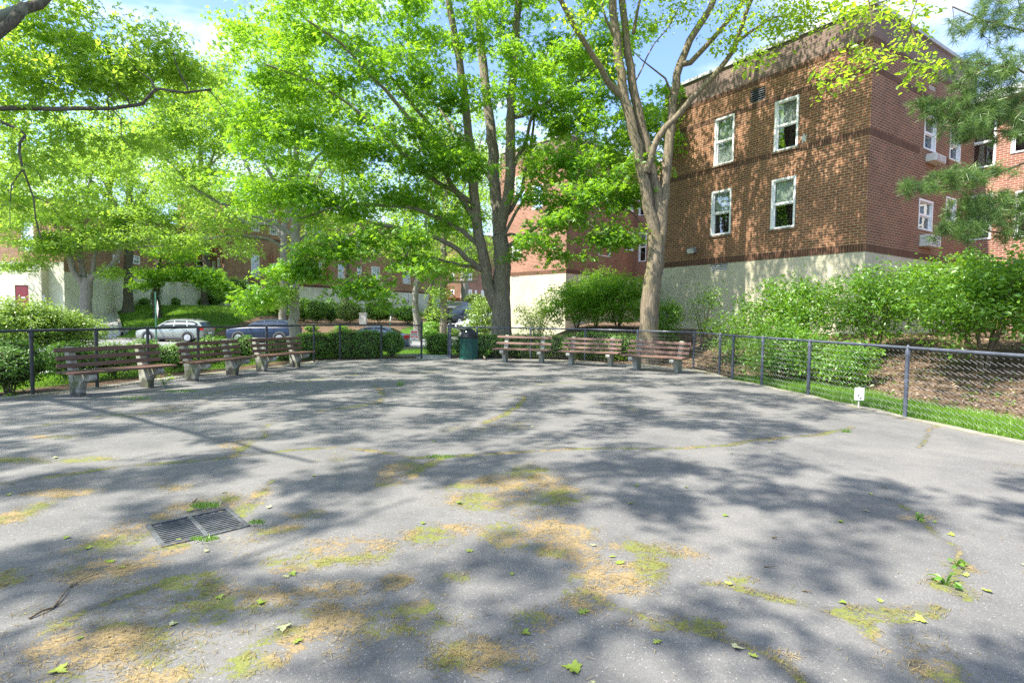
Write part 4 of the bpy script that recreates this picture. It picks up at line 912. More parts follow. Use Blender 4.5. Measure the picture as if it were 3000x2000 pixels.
# small NO DOGS sign at the verge
nb = G(2515, 1194); nz0 = at(2501, 1168, nb.y).z; dn = (FR[9]-FR[10]).normalized(); nd = thing('dog_sign', 'small white NO DOGS sign with paw prints on a short stake at the right fence', 'sign', (nb.x, nb.y, 0))
wN = abs(2526-2503)/F*nb.y; hN = (1174-1132)/F*nb.y*1.0; rN = Vector((1, -.32, 0)).normalized(); cN = Vector((nb.x, nb.y, at(2515, 1153, nb.y).z))+Vector((-.32, -1, 0)).normalized()*.02
wN = .145; hN = .215; S = face_frame(cN, rN, (0, 0, 1)); mb = MB(); mb.box((0, 0, 0), (wN, hN, .006), S); mb.build('sign_plate', M['white'], nd, bevel=.003)
mb = MB(); mb.tube([(nb.x, nb.y, -.05), (nb.x, nb.y, cN.z+hN*.5+.01)], .010, 6); mb.build('stake', M['offwhite'], nd)
for t_, y_, s_ in (('NO', .078, .04), ('DOGS', .042, .042), ('ALLOWED', .016, .022)): text_mesh(t_, s_, S @ Matrix.Translation((0, y_, .0035)), M['greenink'], nd)
for x_, y_ in ((-.012, -.03), (.018, -.075)):
    mb = MB()
    for dx_, dy_, r_ in ((0, -.006, .010), (-.014, .006, .0055), (-.005, .014, .0055), (.006, .014, .0055), (.015, .006, .0055)):
        i = len(mb.v); mb.v += [tuple(S @ Vector((x_+dx_+r_*math.cos(a*PI/5), y_+dy_+r_*1.2*math.sin(a*PI/5), .0042))) for a in range(10)]; mb.face(range(i, i+10))
    mb.build('paw_print', M['ink'], nd)
# ------------------------------------------------------------------ benches
LEG = [(-.02, -.06), (.19, -.06), (.19, .02), (.195, .10), (.21, .16), (.235, .20), (.27, .235), (.32, .262), (.38, .272), (.455, .27), (.485, .285), (.50, .315), (.50, .35), (.485, .38), (.455, .395), (.30, .40), (.07, .405), (.03, .43), (-.005, .50), (-.055, .66), (-.095, .80), (-.105, .83), (-.125, .853), (-.155, .86), (-.185, .848), (-.20, .82), (-.20, .80), (-.165, .62), (-.12, .45), (-.09, .30), (-.075, .12), (-.07, -.06)]
def make_bench(label, wood, conc, slats=3, gap=1.24, length=1.86):
    root = thing('park_bench', label, 'bench', group='concrete-legged park benches round the yard')
    for x in (-gap/2, gap/2):
        mb = MB(); mb.prism(LEG, .125, Matrix.Translation((x, 0, 0))); mb.build('leg', conc, root, world=False, bevel=.018)
    prof = [(-.075, .80), (-.022, .665), (.015, .535)] if slats == 3 else [(-.075, .80), (0, .60)]
    for k, (y, z) in enumerate(prof):
        mb = MB(); mb.box((0, 0, 0), (length, .032, .078), Matrix.Translation((.01*(k-1), y+.038, z)) @ Matrix.Rotation(.30, 4, 'X') @ Matrix.Rotation((k-1)*.004, 4, 'Y')); o = mb.build('back_slat', wood, root, world=False, bevel=.006)
        b = MB()
        for x in (-gap/2, gap/2):
            b.lathe([(.014, 0), (.014, .004), (.006, .009), (0, .01)], 8); 
            for q in range(len(b.v)-32, len(b.v)): v = Vector(b.v[q]); b.v[q] = tuple(Matrix.Translation((x, y+.055, z)) @ Matrix.Rotation(-PI/2+.3, 4, 'X') @ v)
        b.build('bolt', M['iron'], o, world=False)
    for y in (.085, .215, .345, .455):
        mb = MB(); mb.box((0, y, .42+(.0 if y > .1 else .004)), (length+.02*math.sin(y*20), .098, .038)); mb.build('seat_slat', wood, root, world=False, bevel=.006)
    return root
BP = [((205, 260), 1162, (408, 457), 1136), ((538, 582), 1118, (673, 710), 1098), ((756, 789), 1088, (851, 881), 1077)]
def bench_at(pa_, pb_, side):
    a = G(*pa_); b = G(*pb_); c = (a+b)/2; d = (b-a).normalized(); return c, d
BL = [((233, 1158), (434, 1134), 'nearest park bench by the left fence, brown slats with lichen on mossy stained concrete legs', 'l'),
      ((560, 1116), (691, 1097), 'brown lichen-spotted bench between two others, in front of the silver wagon side of the fence', 'l'),
      ((773, 1087), (866, 1075.5), 'brown slatted concrete bench nearest the clipped hedge, third along the left fence', 'l')]
BR = [((1471, 1058), (1594, 1062.5), 'reddish bench with only two back slats, right beside the green litter bin', 2),
      ((1672, 1067), (1789, 1072.5), 'reddish bench between the two-slat bench and the tilted bench', 3),
      ((1866, 1082), (1982, 1091.5), 'reddish tilted bench in front of the large forked tree trunk', 3)]
for i, (p, q, lb, s) in enumerate(BL):
    a, b = G(*p), G(*q); c = (a+b)/2; d = (b-a).normalized(); f = Vector((d.y, -d.x, 0)); rz = math.atan2(-f.x, f.y); c -= f*.10
    if i == 0: bl0 = make_bench(lb, M['wood_old'], M['concrete_dirty']); bl0.location = (c.x, c.y, .005); bl0.rotation_euler = (0, 0, rz)
    else: dup(bl0, (c.x, c.y, .0), rz, lb)
br0 = None
for i, (p, q, lb, ns) in enumerate(BR):
    a, b = G(*p), G(*q); c = (a+b)/2; d = (b-a).normalized(); f = Vector((d.y, -d.x, 0)); rz = math.atan2(-f.x, f.y); c -= f*.10
    if i == 2: dup(br0, (c.x, c.y, 0), rz, lb)
    else:
        br = make_bench(lb, M['wood_red'], M['concrete_pale'], ns); br.location = (c.x, c.y, 0); br.rotation_euler = (0, 0, rz)
        if i == 1: br0 = br
# ------------------------------------------------------------------ litter bin
bc_ = G(1371, 1053); bx, by = bc_.x, bc_.y+.25
bn = thing('litter_bin', 'dark green mesh litter bin with glossy black dome lid near the gate', 'litter bin', (bx, by, 0))
mb = MB(); mb.lathe([(.285, .012), (.288, .76)], 32, (bx, by, 0)); mb.build('liner', M['bin_green'], bn, smooth=40)
n = 46; rr = .302; V = []; mb = MB(); zr_ = np.linspace(.05, .745, 15)
for sgn in (-1, 1):
    for k in range(n):
        pts = [(bx+(rr+.006*(sgn > 0))*math.cos(2*PI*(k+sgn*q*.5)/n), by+(rr+.006*(sgn > 0))*math.sin(2*PI*(k+sgn*q*.5)/n), float(z_)) for q, z_ in enumerate(zr_)]
        mb.tube(pts, .0052, 4, caps=False)
mb.build('lattice', M['bin_green'], bn)
mb = MB(); mb.lathe([(.30, 0), (.318, .0), (.322, .03), (.318, .062), (.30, .064)], 36, (bx, by, 0)); mb.build('base_ring', M['bin_green'], bn, smooth=40)
mb = MB(); mb.lathe([(.30, .735), (.318, .737), (.328, .752), (.328, .785), (.318, .80), (.26, .805)], 36, (bx, by, 0)); mb.build('lid_rim', M['black'], bn, smooth=40)
mb = MB(); prof = [(.268, .805), (.268, .83)]+[(.268*math.cos(a), .83+.235*math.sin(a)) for a in np.linspace(.06, PI/2-.02, 11)]+[(0, 1.0655)]; mb.lathe(prof, 40, (bx, by, 0)); mb.build('dome_lid', M['dome'], bn, smooth=50)
mb = MB(); mb.prism([(.266, .82), (.271, .82), (.262, .92), (.235, .985), (.23, .982), (.257, .92)], .26, Matrix.Translation((bx, by, 0)) @ Matrix.Rotation(PI+.5, 4, 'Z')); mb.build('flap', M['black'], bn, bevel=.003)
# ------------------------------------------------------------------ drain grate
dg = thing('drain_grate', 'square iron drain grate with slots set into the asphalt among moss', 'drain grate', (DC.x, DC.y, -.03))
DM = Matrix(((DU.x, DV.x, 0, DC.x), (DU.y, DV.y, 0, DC.y), (0, 0, 1, -.036), (0, 0, 0, 1))); mb = MB(); fw = .03
for c, s in (((0, DW-fw/2, 0), (2*DL, fw, .03)), ((0, -DW+fw/2, 0), (2*DL, fw, .03)), ((DL-fw/2, 0, 0), (fw, 2*DW-2*fw, .0298)), ((-DL+fw/2, 0, 0), (fw, 2*DW-2*fw, .0298)), ((0, 0, 0), (.03, 2*DW-2*fw, .0296))): mb.box(c, s, DM)
mb.build('grate_frame', M['iron'], dg, bevel=.004); nb_ = 12; st_ = (2*DW-2*fw)/nb_
mb = MB()
for k in range(nb_):
    if k: 
        v_ = -DW+fw+st_*k
        for c in (-(DL-fw)/2-.0075, (DL-fw)/2+.0075): mb.box((c, v_, -.003), (DL-fw-.017, st_*.46, .022), DM)
mb.build('grate_bars', M['iron'], dg, bevel=.003)
mb = MB(); mb.box((0, 0, -.34), (2*DL, 2*DW, .02), DM)
for c, s in (((0, DW+.006, -.17), (2*DL, .012, .34)), ((0, -DW-.006, -.17), (2*DL, .012, .34)), ((DL+.006, 0, -.17), (.012, 2*DW, .34)), ((-DL-.006, 0, -.17), (.012, 2*DW, .34))): mb.box(c, s, DM)
mb.build('pit', M['dark'], dg)
# ------------------------------------------------------------------ cars
def carpaint(name, col, metal=.4, rough=.3): return simple(name, col, rough, .5, metal, var=.04, coat=.35)
M['silver'] = carpaint('pale_green_silver_paint', (.30, .335, .30)); M['navy'] = carpaint('navy_paint', (.006, .019, .05), .15); M['bluegrey'] = carpaint('blue_grey_paint', (.16, .20, .26))
M['carblack'] = carpaint('black_paint', (.008, .011, .013), .2); M['cargrey'] = carpaint('dark_grey_paint', (.05, .058, .062)); M['carwhite'] = carpaint('white_paint', (.68, .69, .70), .05)
M['carglass'] = simple('car_glass', (.014, .02, .022), .05, .35, var=.2); M['lamp_red'] = simple('tail_lamp_red', (.5, .01, .015), .2, .6, var=.1); M['lamp_clear'] = simple('head_lamp', (.66, .69, .72), .12, .8, .3, var=.1)
M['clad'] = simple('grey_cladding', (.09, .095, .095), .7, .3, var=.1)
CARS = {
 # nose at -x. body stations: x, half width, sill z, shoulder z ; roof stations: x, z
 'wagon': dict(L=4.75, W=.89, body=[(-2.37, .60, .34, .60), (-2.30, .76, .24, .74), (-2.05, .85, .22, .80), (-1.4, .885, .22, .91), (-.85, .89, .22, .97), (0, .89, .22, 1.0), (1.2, .89, .22, 1.03), (1.9, .875, .24, 1.04), (2.25, .82, .28, 1.02), (2.36, .72, .36, .92)],
               roof=[(-1.02, .97), (-.30, 1.45), (.1, 1.53), (.9, 1.55), (1.6, 1.50), (2.0, 1.40), (2.28, 1.04)], rw=.63, wb=(-1.42, 1.30), wr=.335, glass=[[(-.78, 1.01), (-.22, 1.41), (.28, 1.46), (.28, 1.01)], [(.36, 1.01), (.36, 1.465), (1.1, 1.46), (1.22, 1.03)], [(1.30, 1.04), (1.20, 1.455), (1.62, 1.42), (1.92, 1.30), (1.98, 1.12), (1.9, 1.06)]], clad=True, rails=True),
 'suv': dict(L=4.75, W=.93, body=[(-2.37, .70, .36, .78), (-2.30, .82, .26, .92), (-2.0, .89, .25, 1.0), (-1.3, .925, .25, 1.07), (-.9, .93, .25, 1.10), (0, .93, .25, 1.12), (1.2, .93, .25, 1.14), (1.95, .915, .27, 1.14), (2.28, .86, .32, 1.10), (2.38, .76, .40, .98)],
             roof=[(-1.05, 1.09), (-.35, 1.55), (.1, 1.64), (.9, 1.66), (1.6, 1.61), (2.0, 1.50), (2.32, 1.12)], rw=.66, wb=(-1.42, 1.40), wr=.37, glass=[[(-.80, 1.13), (-.27, 1.52), (.26, 1.57), (.26, 1.13)], [(.34, 1.13), (.34, 1.575), (1.12, 1.57), (1.2, 1.15)], [(1.28, 1.15), (1.22, 1.565), (1.62, 1.53), (1.98, 1.38), (1.95, 1.18)]], clad=True, rails=False),
 'sedan': dict(L=4.7, W=.9, body=[(-2.35, .62, .32, .58), (-2.27, .77, .23, .70), (-1.95, .86, .2, .78), (-1.3, .895, .2, .88), (-.85, .9, .2, .92), (0, .9, .2, .94), (1.1, .9, .2, .97), (1.8, .885, .22, .98), (2.2, .83, .26, .95), (2.34, .72, .34, .82)],
               roof=[(-1.05, .92), (-.25, 1.36), (.2, 1.42), (.7, 1.42), (1.2, 1.34), (1.9, .99)], rw=.60, wb=(-1.42, 1.36), wr=.33, glass=[[(-.78, .96), (-.18, 1.32), (.28, 1.36), (.28, .96)], [(.36, .96), (.36, 1.365), (.9, 1.34), (1.22, 1.2), (1.3, 1.0)]], clad=False, rails=False)}
def make_car(name, kind, label, paint, cat='car', group=None):
    D = CARS[kind]; root = thing(name, label, cat, group=group); mb = MB(); rows = []
    for x, w, zs, zt in D['body']:
        zm = zs+(zt-zs)*.55
        half = [(0, zs), (w*.80, zs), (w*.96, zs+.07), (w, zm-.12), (w*1.0, zm+.02), (w*.985, zt-.09), (w*.93, zt-.02), (w*.80, zt+.012), (0, zt+.035)]
        rows.append([(x, -y, z) for y, z in half[::-1]]+[(x, y, z) for y, z in half[1:]])
    k = len(rows[0]); 
    for r in rows: mb.v += r
    for i in range(len(rows)-1):
        for j in range(k-1): mb.face((i*k+j, i*k+j+1, (i+1)*k+j+1, (i+1)*k+j))
    mb.face(list(range(k))[::-1]); mb.face(range((len(rows)-1)*k, len(rows)*k)); 
    # cabin
    bx = [b[0] for b in D['body']]; bz = [b[3] for b in D['body']]; bw_ = [b[1] for b in D['body']]
    beltz = lambda x: float(np.interp(x, bx, bz)); beltw = lambda x: float(np.interp(x, bx, bw_))*.925
    rx_ = [r[0] for r in D['roof']]; rz_ = [r[1] for r in D['roof']]
    def cab(x):
        zb, zr = beltz(x)-.02, float(np.interp(x, rx_, rz_)); wb = beltw(x); hh = (zr-zb)/(max(rz_)-beltz(0)); tp = wb+(D['rw']-wb)*min(1, max(0, hh))
        return [(x, -wb, zb), (x, -(wb+(tp-wb)*.55), zb+(zr-zb)*.55), (x, -tp, zr-.055*min(1, hh)), (x, -tp*.86, zr-.012), (x, 0, zr+.012), (x, tp*.86, zr-.012), (x, tp, zr-.055*min(1, hh)), (x, wb+(tp-wb)*.55, zb+(zr-zb)*.55), (x, wb, zb)]
    xs = sorted(set(list(np.linspace(rx_[0], rx_[-1], 16))+rx_)); i0 = len(mb.v); kk = 9
    for x in xs: mb.v += cab(x)
    for i in range(len(xs)-1):
        for j in range(kk-1): mb.face((i0+i*kk+j, i0+i*kk+j+1, i0+(i+1)*kk+j+1, i0+(i+1)*kk+j))
    mb.build('body', paint, root, smooth=38, world=False)
    def side_y(x, z):
        q = cab(x)[4:][::-1] if False else [(c[1], c[2]) for c in cab(x)[4:]][::-1]; return float(np.interp(z, [c[1] for c in q], [c[0] for c in q]))
    for sgn in (-1, 1):
        g = MB()
        for poly in D['glass']:
            # subdivide so the pane follows the cabin's curve
            i = len(g.v); g.v += [(x, sgn*(side_y(x, z)+.007), z) for x, z in poly]; g.face(range(i, i+len(poly)) if sgn < 0 else list(range(i, i+len(poly)))[::-1])
        g.build('side_window', M['carglass'], root, world=False)
    for a, b, nm in ((D['roof'][0], D['roof'][1], 'windscreen'), (D['roof'][-1], D['roof'][-2], 'rear_window')):
        g = MB(); n = 5; lo, hi = .12, .90; rr_ = []
        for i in range(n):
            t = lo+(hi-lo)*i/(n-1); x = a[0]+(b[0]-a[0])*t; c = cab(x); off = Vector((a[1]-b[1], 0, abs(b[0]-a[0]))).normalized()*.010 if nm == 'windscreen' else Vector((b[1]-a[1], 0, abs(b[0]-a[0]))).normalized()*.010
            w = c[6][1]*.93; zr = c[4][2]; rr_.append([(x+off.x, y, zr+off.z-.012*abs(y/w)**2) for y in np.linspace(-w, w, 7)])
        for r in rr_: g.v += r
        for i in range(n-1):
            for j in range(6): g.face((i*7+j, i*7+j+1, (i+1)*7+j+1, (i+1)*7+j))
        g.build(nm, M['carglass'], root, world=False, smooth=60)
    W = D['W']; wr = D['wr']
    for xw in D['wb']:
        for sgn in (-1, 1):
            Mx = Matrix.Translation((xw, sgn*(W-.03), wr)) @ Matrix.Rotation(PI/2*sgn, 4, 'X')
            a = MB(); a.lathe([(wr+.085, -.012), (wr+.085, .04), (wr+.02, .045), (0, .045)], 28)
            a.v = [tuple(Matrix.Translation((xw, sgn*(W-.03), wr+.01)) @ Matrix.Rotation(-PI/2*sgn, 4, 'X') @ Vector(v)) for v in a.v]; a.v = [(x, y, max(z, .2)) for x, y, z in a.v]; a.build('wheel_arch', M['clad'] if D['clad'] else M['black'], root, world=False)
            t = MB(); t.lathe([(wr*.66, .058), (wr*.70, .07), (wr*.9, .075), (wr*.985, .05), (wr, .02), (wr, -.16), (wr*.9, -.18)], 30); t.v = [tuple(Matrix.Translation((xw, sgn*(W-.03), wr)) @ Matrix.Rotation(-PI/2*sgn, 4, 'X') @ Vector(v)) for v in t.v]; wh = t.build('wheel', M['tyre'], root, world=False, smooth=40)
            r = MB(); r.lathe([(wr*.67, .062), (wr*.64, .05), (wr*.62, .02), (0, .02)], 26)
            for s in range(7):
                r.prism([(wr*.08, -.022), (wr*.64, -.034), (wr*.64, .034), (wr*.08, .022)], .03, Matrix.Rotation(2*PI*s/7, 4, 'Z') @ Matrix.Translation((0, 0, .052)) @ Matrix.Rotation(PI/2, 4, 'Y') @ Matrix.Rotation(PI/2, 4, 'X'))
            r.lathe([(wr*.16, .05), (wr*.15, .074), (0, .076)], 12)
            r.v = [tuple(Matrix.Translation((xw, sgn*(W-.03), wr)) @ Matrix.Rotation(-PI/2*sgn, 4, 'X') @ Vector(v)) for v in r.v]; r.build('rim', M['alloy'], wh, world=False, smooth=30)
    zf_ = D['body'][1][3]; zr_ = D['body'][-2][3]
    for sgn in (-1, 1):
        h = MB(); h.prism([(-.02, -.07), (.30, -.05), (.33, .05), (.02, .05)], .26, Matrix.Translation((-2.24, sgn*.50, zf_-.06)) @ Matrix.Scale(sgn, 4, (0, 1, 0)) @ Matrix.Rotation(-.42*1, 4, 'Z')); h.build('headlight', M['lamp_clear'], root, world=False, bevel=.015)
        h = MB(); h.box((0, 0, 0), (.30, .16, .20), Matrix.Translation((2.20, sgn*(W-.105), zr_-.10)) @ Matrix.Rotation(-.28*sgn, 4, 'Z')); h.build('tail_light', M['lamp_red'], root, world=False, bevel=.02)
        h = MB(); h.box((-.70, sgn*(W+.09), beltz(-.7)+.07), (.14, .20, .12)); h.build('mirror', paint, root, world=False, bevel=.03)
        h = MB()
        for x in (.12, 1.02): h.box((x, sgn*(W+.005), beltz(0)-.13), (.17, .03, .03))
        h.build('door_handle', paint, root, world=False, bevel=.008)
        h = MB()
        for x in (-.86, .32, 1.24): h.box((x, sgn*(W+.001), (D['body'][5][2]+beltz(0))/2+.04), (.009, .008, beltz(0)-D['body'][5][2]-.28))
        h.build('door_seam', M['black'], root, world=False)
        if D['clad']: h = MB(); h.box((-.05, sgn*(W-.02), .30), (2.05, .06, .16)); h.build('sill_cladding', M['clad'], root, world=False, bevel=.02)
        if D['rails']: h = MB(); h.tube([(-.05, sgn*.56, 1.525), (.1, sgn*.57, 1.58), (1.5, sgn*.57, 1.555), (1.7, sgn*.56, 1.49)], .02, 6); h.build('roof_rail', M['clad'], root, world=False)
    h = MB(); h.box((-2.37, 0, zf_-.20), (.06, .86, .16)); h.build('grille', M['black'], root, world=False, bevel=.02)
    h = MB(); h.box((2.33, 0, .42), (.14, 1.5, .2)); h.build('bumper', M['clad'] if D['clad'] else paint, root, world=False, bevel=.04)
    h = MB(); h.box((-2.30, 0, .36), (.14, 1.4, .16)); h.build('bumper', M['clad'] if D['clad'] else paint, root, world=False, bevel=.04)
    h = MB(); h.box((2.405, 0, .62), (.012, .5, .12)); h.build('number_plate', M['white'], root, world=False)
    h = MB(); h.box((0, 0, .24), (3.9, 1.5, .16)); h.build('underbody', M['black'], root, world=False)
    return root
def carat(o, px, py, Y, rz, z=None):
    p = at(px, py, Y); o.location = (p.x, Y, z if z is not None else p.z); o.rotation_euler = (0, 0, rz); return o
SZ = -.40
_w = carat(make_car('parked_car', 'wagon', 'pale silver-green station wagon parked across the street, facing the left', M['silver']), 515, 990, 35.0, .03, SZ); _w.scale = (.90, .9, .92)
_w = carat(make_car('parked_car', 'suv', 'navy blue SUV parked behind the silver wagon, tail hidden by a tree trunk', M['navy']), 775, 990, 35.0, .03, SZ); _w.scale = (.90, .9, .90)
carat(make_car('parked_car', 'sedan', 'blue-grey sedan whose roof shows just above the clipped hedge', M['bluegrey']), 1083, 1000, 32.0, .10, SZ-.22)
def groundz(px, py, Y): return zp(at(px, py, Y).x, Y)+.03
carat(make_car('parked_car', 'suv', 'black SUV parked nose toward the yard on the rising side road', M['carblack']), 1352, 951, 56, .95, groundz(1352, 951, 56))
carat(make_car('parked_car', 'suv', 'dark grey SUV showing its red tail lights just above the black SUV', M['cargrey']), 1343, 926, 68, -2.05+PI+.1, groundz(1343, 926, 68)+.1)
carat(make_car('parked_car', 'suv', 'silver-blue car half hidden behind a slim trunk, farthest up the side road', M['bluegrey']), 1300, 915, 74, -1.2, groundz(1300, 915, 74)+.2)
carat(make_car('parked_car', 'wagon', 'pale car mostly hidden behind the light shrub beside the main maple trunk', M['carwhite']), 1408, 962, 49, .75, groundz(1408, 962, 49))
carat(make_car('parked_car', 'sedan', 'white car behind the pale car on the side road', M['carwhite']), 1418, 935, 58, .85, groundz(1418, 935, 58)+.1)
# ------------------------------------------------------------------ street signs
p = at(458, 1006, 24.5); pz = zp(p.x, 24.5); ps = thing('street_sign', 'back of a diamond road sign on a dark green post beyond the left fence', 'street sign', (p.x, 24.5, pz))
mb = MB(); t0 = at(463, 858, 24.5); mb.box((p.x, 24.5, (pz+t0.z)/2), (.06, .035, t0.z-pz+.1)); mb.build('post', M['signgreen'], ps)
q = at(457, 905, 24.45); S = Matrix.Translation((q.x, 24.55, q.z)) @ Matrix.Rotation(-.9, 4, 'Z') @ Matrix.Rotation(PI/2, 4, 'X') @ Matrix.Rotation(PI/4, 4, 'Z'); mb = MB(); mb.box((0, 0, 0), (.60, .60, .008), S); mb.build('sign_plate', M['signback'], ps, bevel=.003)
p = at(1139, 975, 38.5); pz = zp(p.x, 38.5); ps = thing('marker_post', 'short leaning green marker post with pale top across the street', 'post', (p.x, 38.5, pz)); t0 = at(1145, 926, 38.5); mm = at(1143.5, 940, 38.5)
mb = MB(); mb.tube([(p.x, 38.5, pz-.1), (mm.x, 38.5, mm.z)], .04, 6); mb.build('post', M['signgreen'], ps); mb = MB(); mb.tube([(mm.x, 38.5, mm.z), (t0.x, 38.5, t0.z)], .045, 6); mb.build('marker_top', M['offwhite'], ps)
p = at(1064, 950, 46); pz = zp(p.x, 46); ut = thing('utility_box', 'small pale utility box beside a round shrub by the far wall', 'utility box', (p.x, 46, pz)); mb = MB(); mb.box((p.x, 46, pz+.45), (.55, .4, 1.0)); mb.box((p.x, 46, pz+.98), (.62, .47, .08)); mb.build('cabinet', M['stonewhite'], ut, bevel=.01)
# ------------------------------------------------------------------ walk and steps to the left-hand entrance
wl = [at(316, 950, 37.2), at(307, 915, 40.5), at(296, 890, 44.8)]; wl = [(q.x, q.y, 0) for q in wl]
ribbon('path', lin([q[:2] for q in wl], .4), (-.85, .85), lambda a, b: zp(a, b)+.05, M['walk'], -.3)
wlk = thing('retaining_kerb', 'low pale concrete edging beside the entrance steps and lawn', 'kerb wall', wl[0][:2]+(zp(*wl[0][:2]),))
mb = MB(); P = lin([q[:2] for q in wl], .4)
for a, b in zip(P[:-1], P[1:]):
    za, zb_ = zp(a[0]+.95, a[1])+.28, zp(b[0]+.95, b[1])+.28; c = [(a[0]+.87, a[1]), (a[0]+1.07, a[1]), (b[0]+1.07, b[1]), (b[0]+.87, b[1])]
    mb.quad(*[(q[0], q[1], z) for q, z in zip(c, (za, za, zb_, zb_))]); mb.quad((c[0][0], c[0][1], za-.5), (c[0][0], c[0][1], za), (c[3][0], c[3][1], zb_), (c[3][0], c[3][1], zb_-.5)); mb.quad((c[1][0], c[1][1], za-.5), (c[1][0], c[1][1], za), (c[2][0], c[2][1], zb_), (c[2][0], c[2][1], zb_-.5))
mb.build('edging', M['kerb'], wlk)
stp = thing('entrance_steps', 'grey concrete steps rising from the street to the entrance walk', 'steps', wl[0][:2]+(zp(*wl[0][:2]),)); mb = MB()
for k in range(5): mb.box((wl[0][0]-.05*k, 37.0+.36*k, zp(wl[0][0], 37.0+.36*k)+.02-.1), (1.7, .40, .36+.002*k))
mb.build('treads', M['walk'], stp, bevel=.015)
# ------------------------------------------------------------------ sparrow by the bin
p = G(1419, 1056); bd_ = thing('bird', 'small grey-brown bird standing upright at the hedge foot right of the bin', 'bird', (p.x, p.y, 0))
mb = MB(); bt = at(1417.5, 1046, p.y); x0, y0 = p.x, p.y
def skin(pts, rad): mb.tube(resample(pts, .008), list(np.interp(np.linspace(0, 1, len(resample(pts, .008))), np.linspace(0, 1, len(rad)), rad)), 12)
skin([(x0+.05, y0, .035), (x0+.028, y0, .055), (x0+.008, y0, .09), (x0-.012, y0, .125), (x0-.022, y0, .152), (x0-.03, y0, .163)], [.012, .032, .040, .031, .023, .012]); mb.build('body', simple('grey_brown_feathers', (.19, .165, .14), .9, .1, var=.4, scale=30), bd_, smooth=180)
mb = MB(); mb.tube([(x0-.035, y0, .158), (x0-.058, y0, .160)], [.009, .001], 6); mb.build('beak', simple('horn_beak', (.42, .32, .2)), bd_)
mb = MB(); mb.tube([(x0+.04, y0, .045), (x0+.085, y0, .012)], [.014, .010], 6); mb.build('tail', simple('dark_feathers', (.1, .09, .085)), bd_)
mb = MB(); 
for s in (-.012, .012): mb.tube([(x0+.01, y0+s, .06), (x0+.006, y0+s, .0)], .003, 5); mb.tube([(x0+.006, y0+s, .003), (x0-.016, y0+s, .003)], .003, 5)
mb.build('legs', simple('horn_leg', (.3, .22, .15)), bd_)
# ------------------------------------------------------------------ fallen leaves, twigs, weeds and litter on the asphalt
def zpv(xx_, yy_): return float((fbm(np.array([xx_]), np.array([yy_]), .35, 21, 3)[0]-.5)*.022-.03*math.exp(-((xx_-DC.x)**2+(yy_-DC.y)**2)/.55))
M['fresh_leaf'] = leafmat('fallen_leaf', (.16, .24, .03), (.34, .40, .08), (.2, .3, .03), .2); M['pale_leaf'] = leafmat('fallen_pale_leaf', (.34, .36, .18), (.5, .48, .3), (.2, .2, .08), .2)
def flat_leaf(kind):
    if kind == 'oak': out = [(0, -.02), (.15, -.03), (.22, -.2), (.32, -.22), (.34, -.06), (.48, -.08), (.55, -.34), (.66, -.32), (.64, -.08), (.78, -.1), (.86, -.2), (.84, -.04), (1, 0)]
    else: out = [(0, -.03), (.05, -.25), (-.02, -.42), (.22, -.36), (.34, -.55), (.46, -.36), (.42, -.16), (.62, -.22), (.70, -.1), (1, 0)]
    up = [(x, -y) for x, y in out[::-1][1:]]; o = out+up; V = [(x, y, .05*math.sin(x*5)+.22*abs(y)**1.3) for x, y in o]; V = [(.45, 0, .02)]+V; n = len(V); return np.array(V), np.array([(0, i, i % (n-1)+1) for i in range(1, n)])
FLX = [(41, 1418, .10), (30, 1450, .09), (170, 1340, .13), (646, 1440, .11), (915, 1393, .08), (1270, 1294, .08), (1417, 1347, .08), (792, 1480, .09), (264, 1602, .08), (345, 1658, .09), (320, 1645, .10), (200, 1570, .09), (826, 1690, .10), (852, 1683, .09), (1338, 1478, .12), (1363, 1621, .12), (1235, 1537, .08), (832, 1835, .13), (858, 1893, .12), (755, 1772, .10), (155, 1965, .15), (220, 1880, .08), (496, 1834, .08), (1863, 1423, .09), (1840, 1478, .11), (2015, 1430, .08), (2130, 1510, .10), (2524, 1497, .11), (2548, 1447, .08), (2456, 1528, .09), (1783, 1635, .10), (1817, 1656, .11), (1736, 1602, .08), (1730, 1793, .15), (1530, 1855, .10), (1700, 1968, .17), (1940, 1880, .11), (2145, 1900, .11), (2132, 1715, .09), (2573, 1755, .10), (2710, 1820, .13), (2888, 1736, .11), (2990, 1652, .09), (2838, 1690, .08), (2797, 1570, .10), (2740, 1528, .09), (2700, 1305, .08), (1560, 1250, .10), (985, 1325, .06), (2140, 1330, .07), (2255, 1295, .07), (1500, 1690, .09), (600, 1610, .07), (560, 1487, .11), (515, 1575, .08), (640, 1750, .09), (2204, 1930, .09), (1738, 1997, .10), (2480, 1770, .09), (2200, 1265, .07), (1640, 1215, .06), (1150, 1250, .06), (930, 1230, .06)]
LV = {k: flat_leaf(k) for k in ('oak', 'maple')}
for i, (px, py, s) in enumerate(FLX):
    p = G(px, py); k = 'oak' if i % 3 == 0 else 'maple'; V, Fc = LV[k]; a = random.uniform(0, 6.28); c_, s_ = math.cos(a), math.sin(a); s *= .52
    tx, ty = random.gauss(0, .12), random.gauss(0, .12); W_ = np.stack([p.x+s*(V[:, 0]*c_-V[:, 1]*s_), p.y+s*(V[:, 0]*s_+V[:, 1]*c_), zpv(p.x, p.y)+.006+s*np.maximum(0, V[:, 2]+tx*(V[:, 0]-.5)+ty*V[:, 1])*1.1], 1)
    pale = i % 5 == 2; o = np_mesh('fallen_leaf', W_, Fc, M['pale_leaf'] if pale else M['fresh_leaf'], {'rnd': np.full(len(W_), random.random())})
    tag(o, 'curled pale fallen leaf lying on the asphalt' if pale else 'green fallen leaf lying flat on the asphalt', 'leaf', 'pale leaves fallen on the asphalt' if pale else 'green leaves fallen on the asphalt')
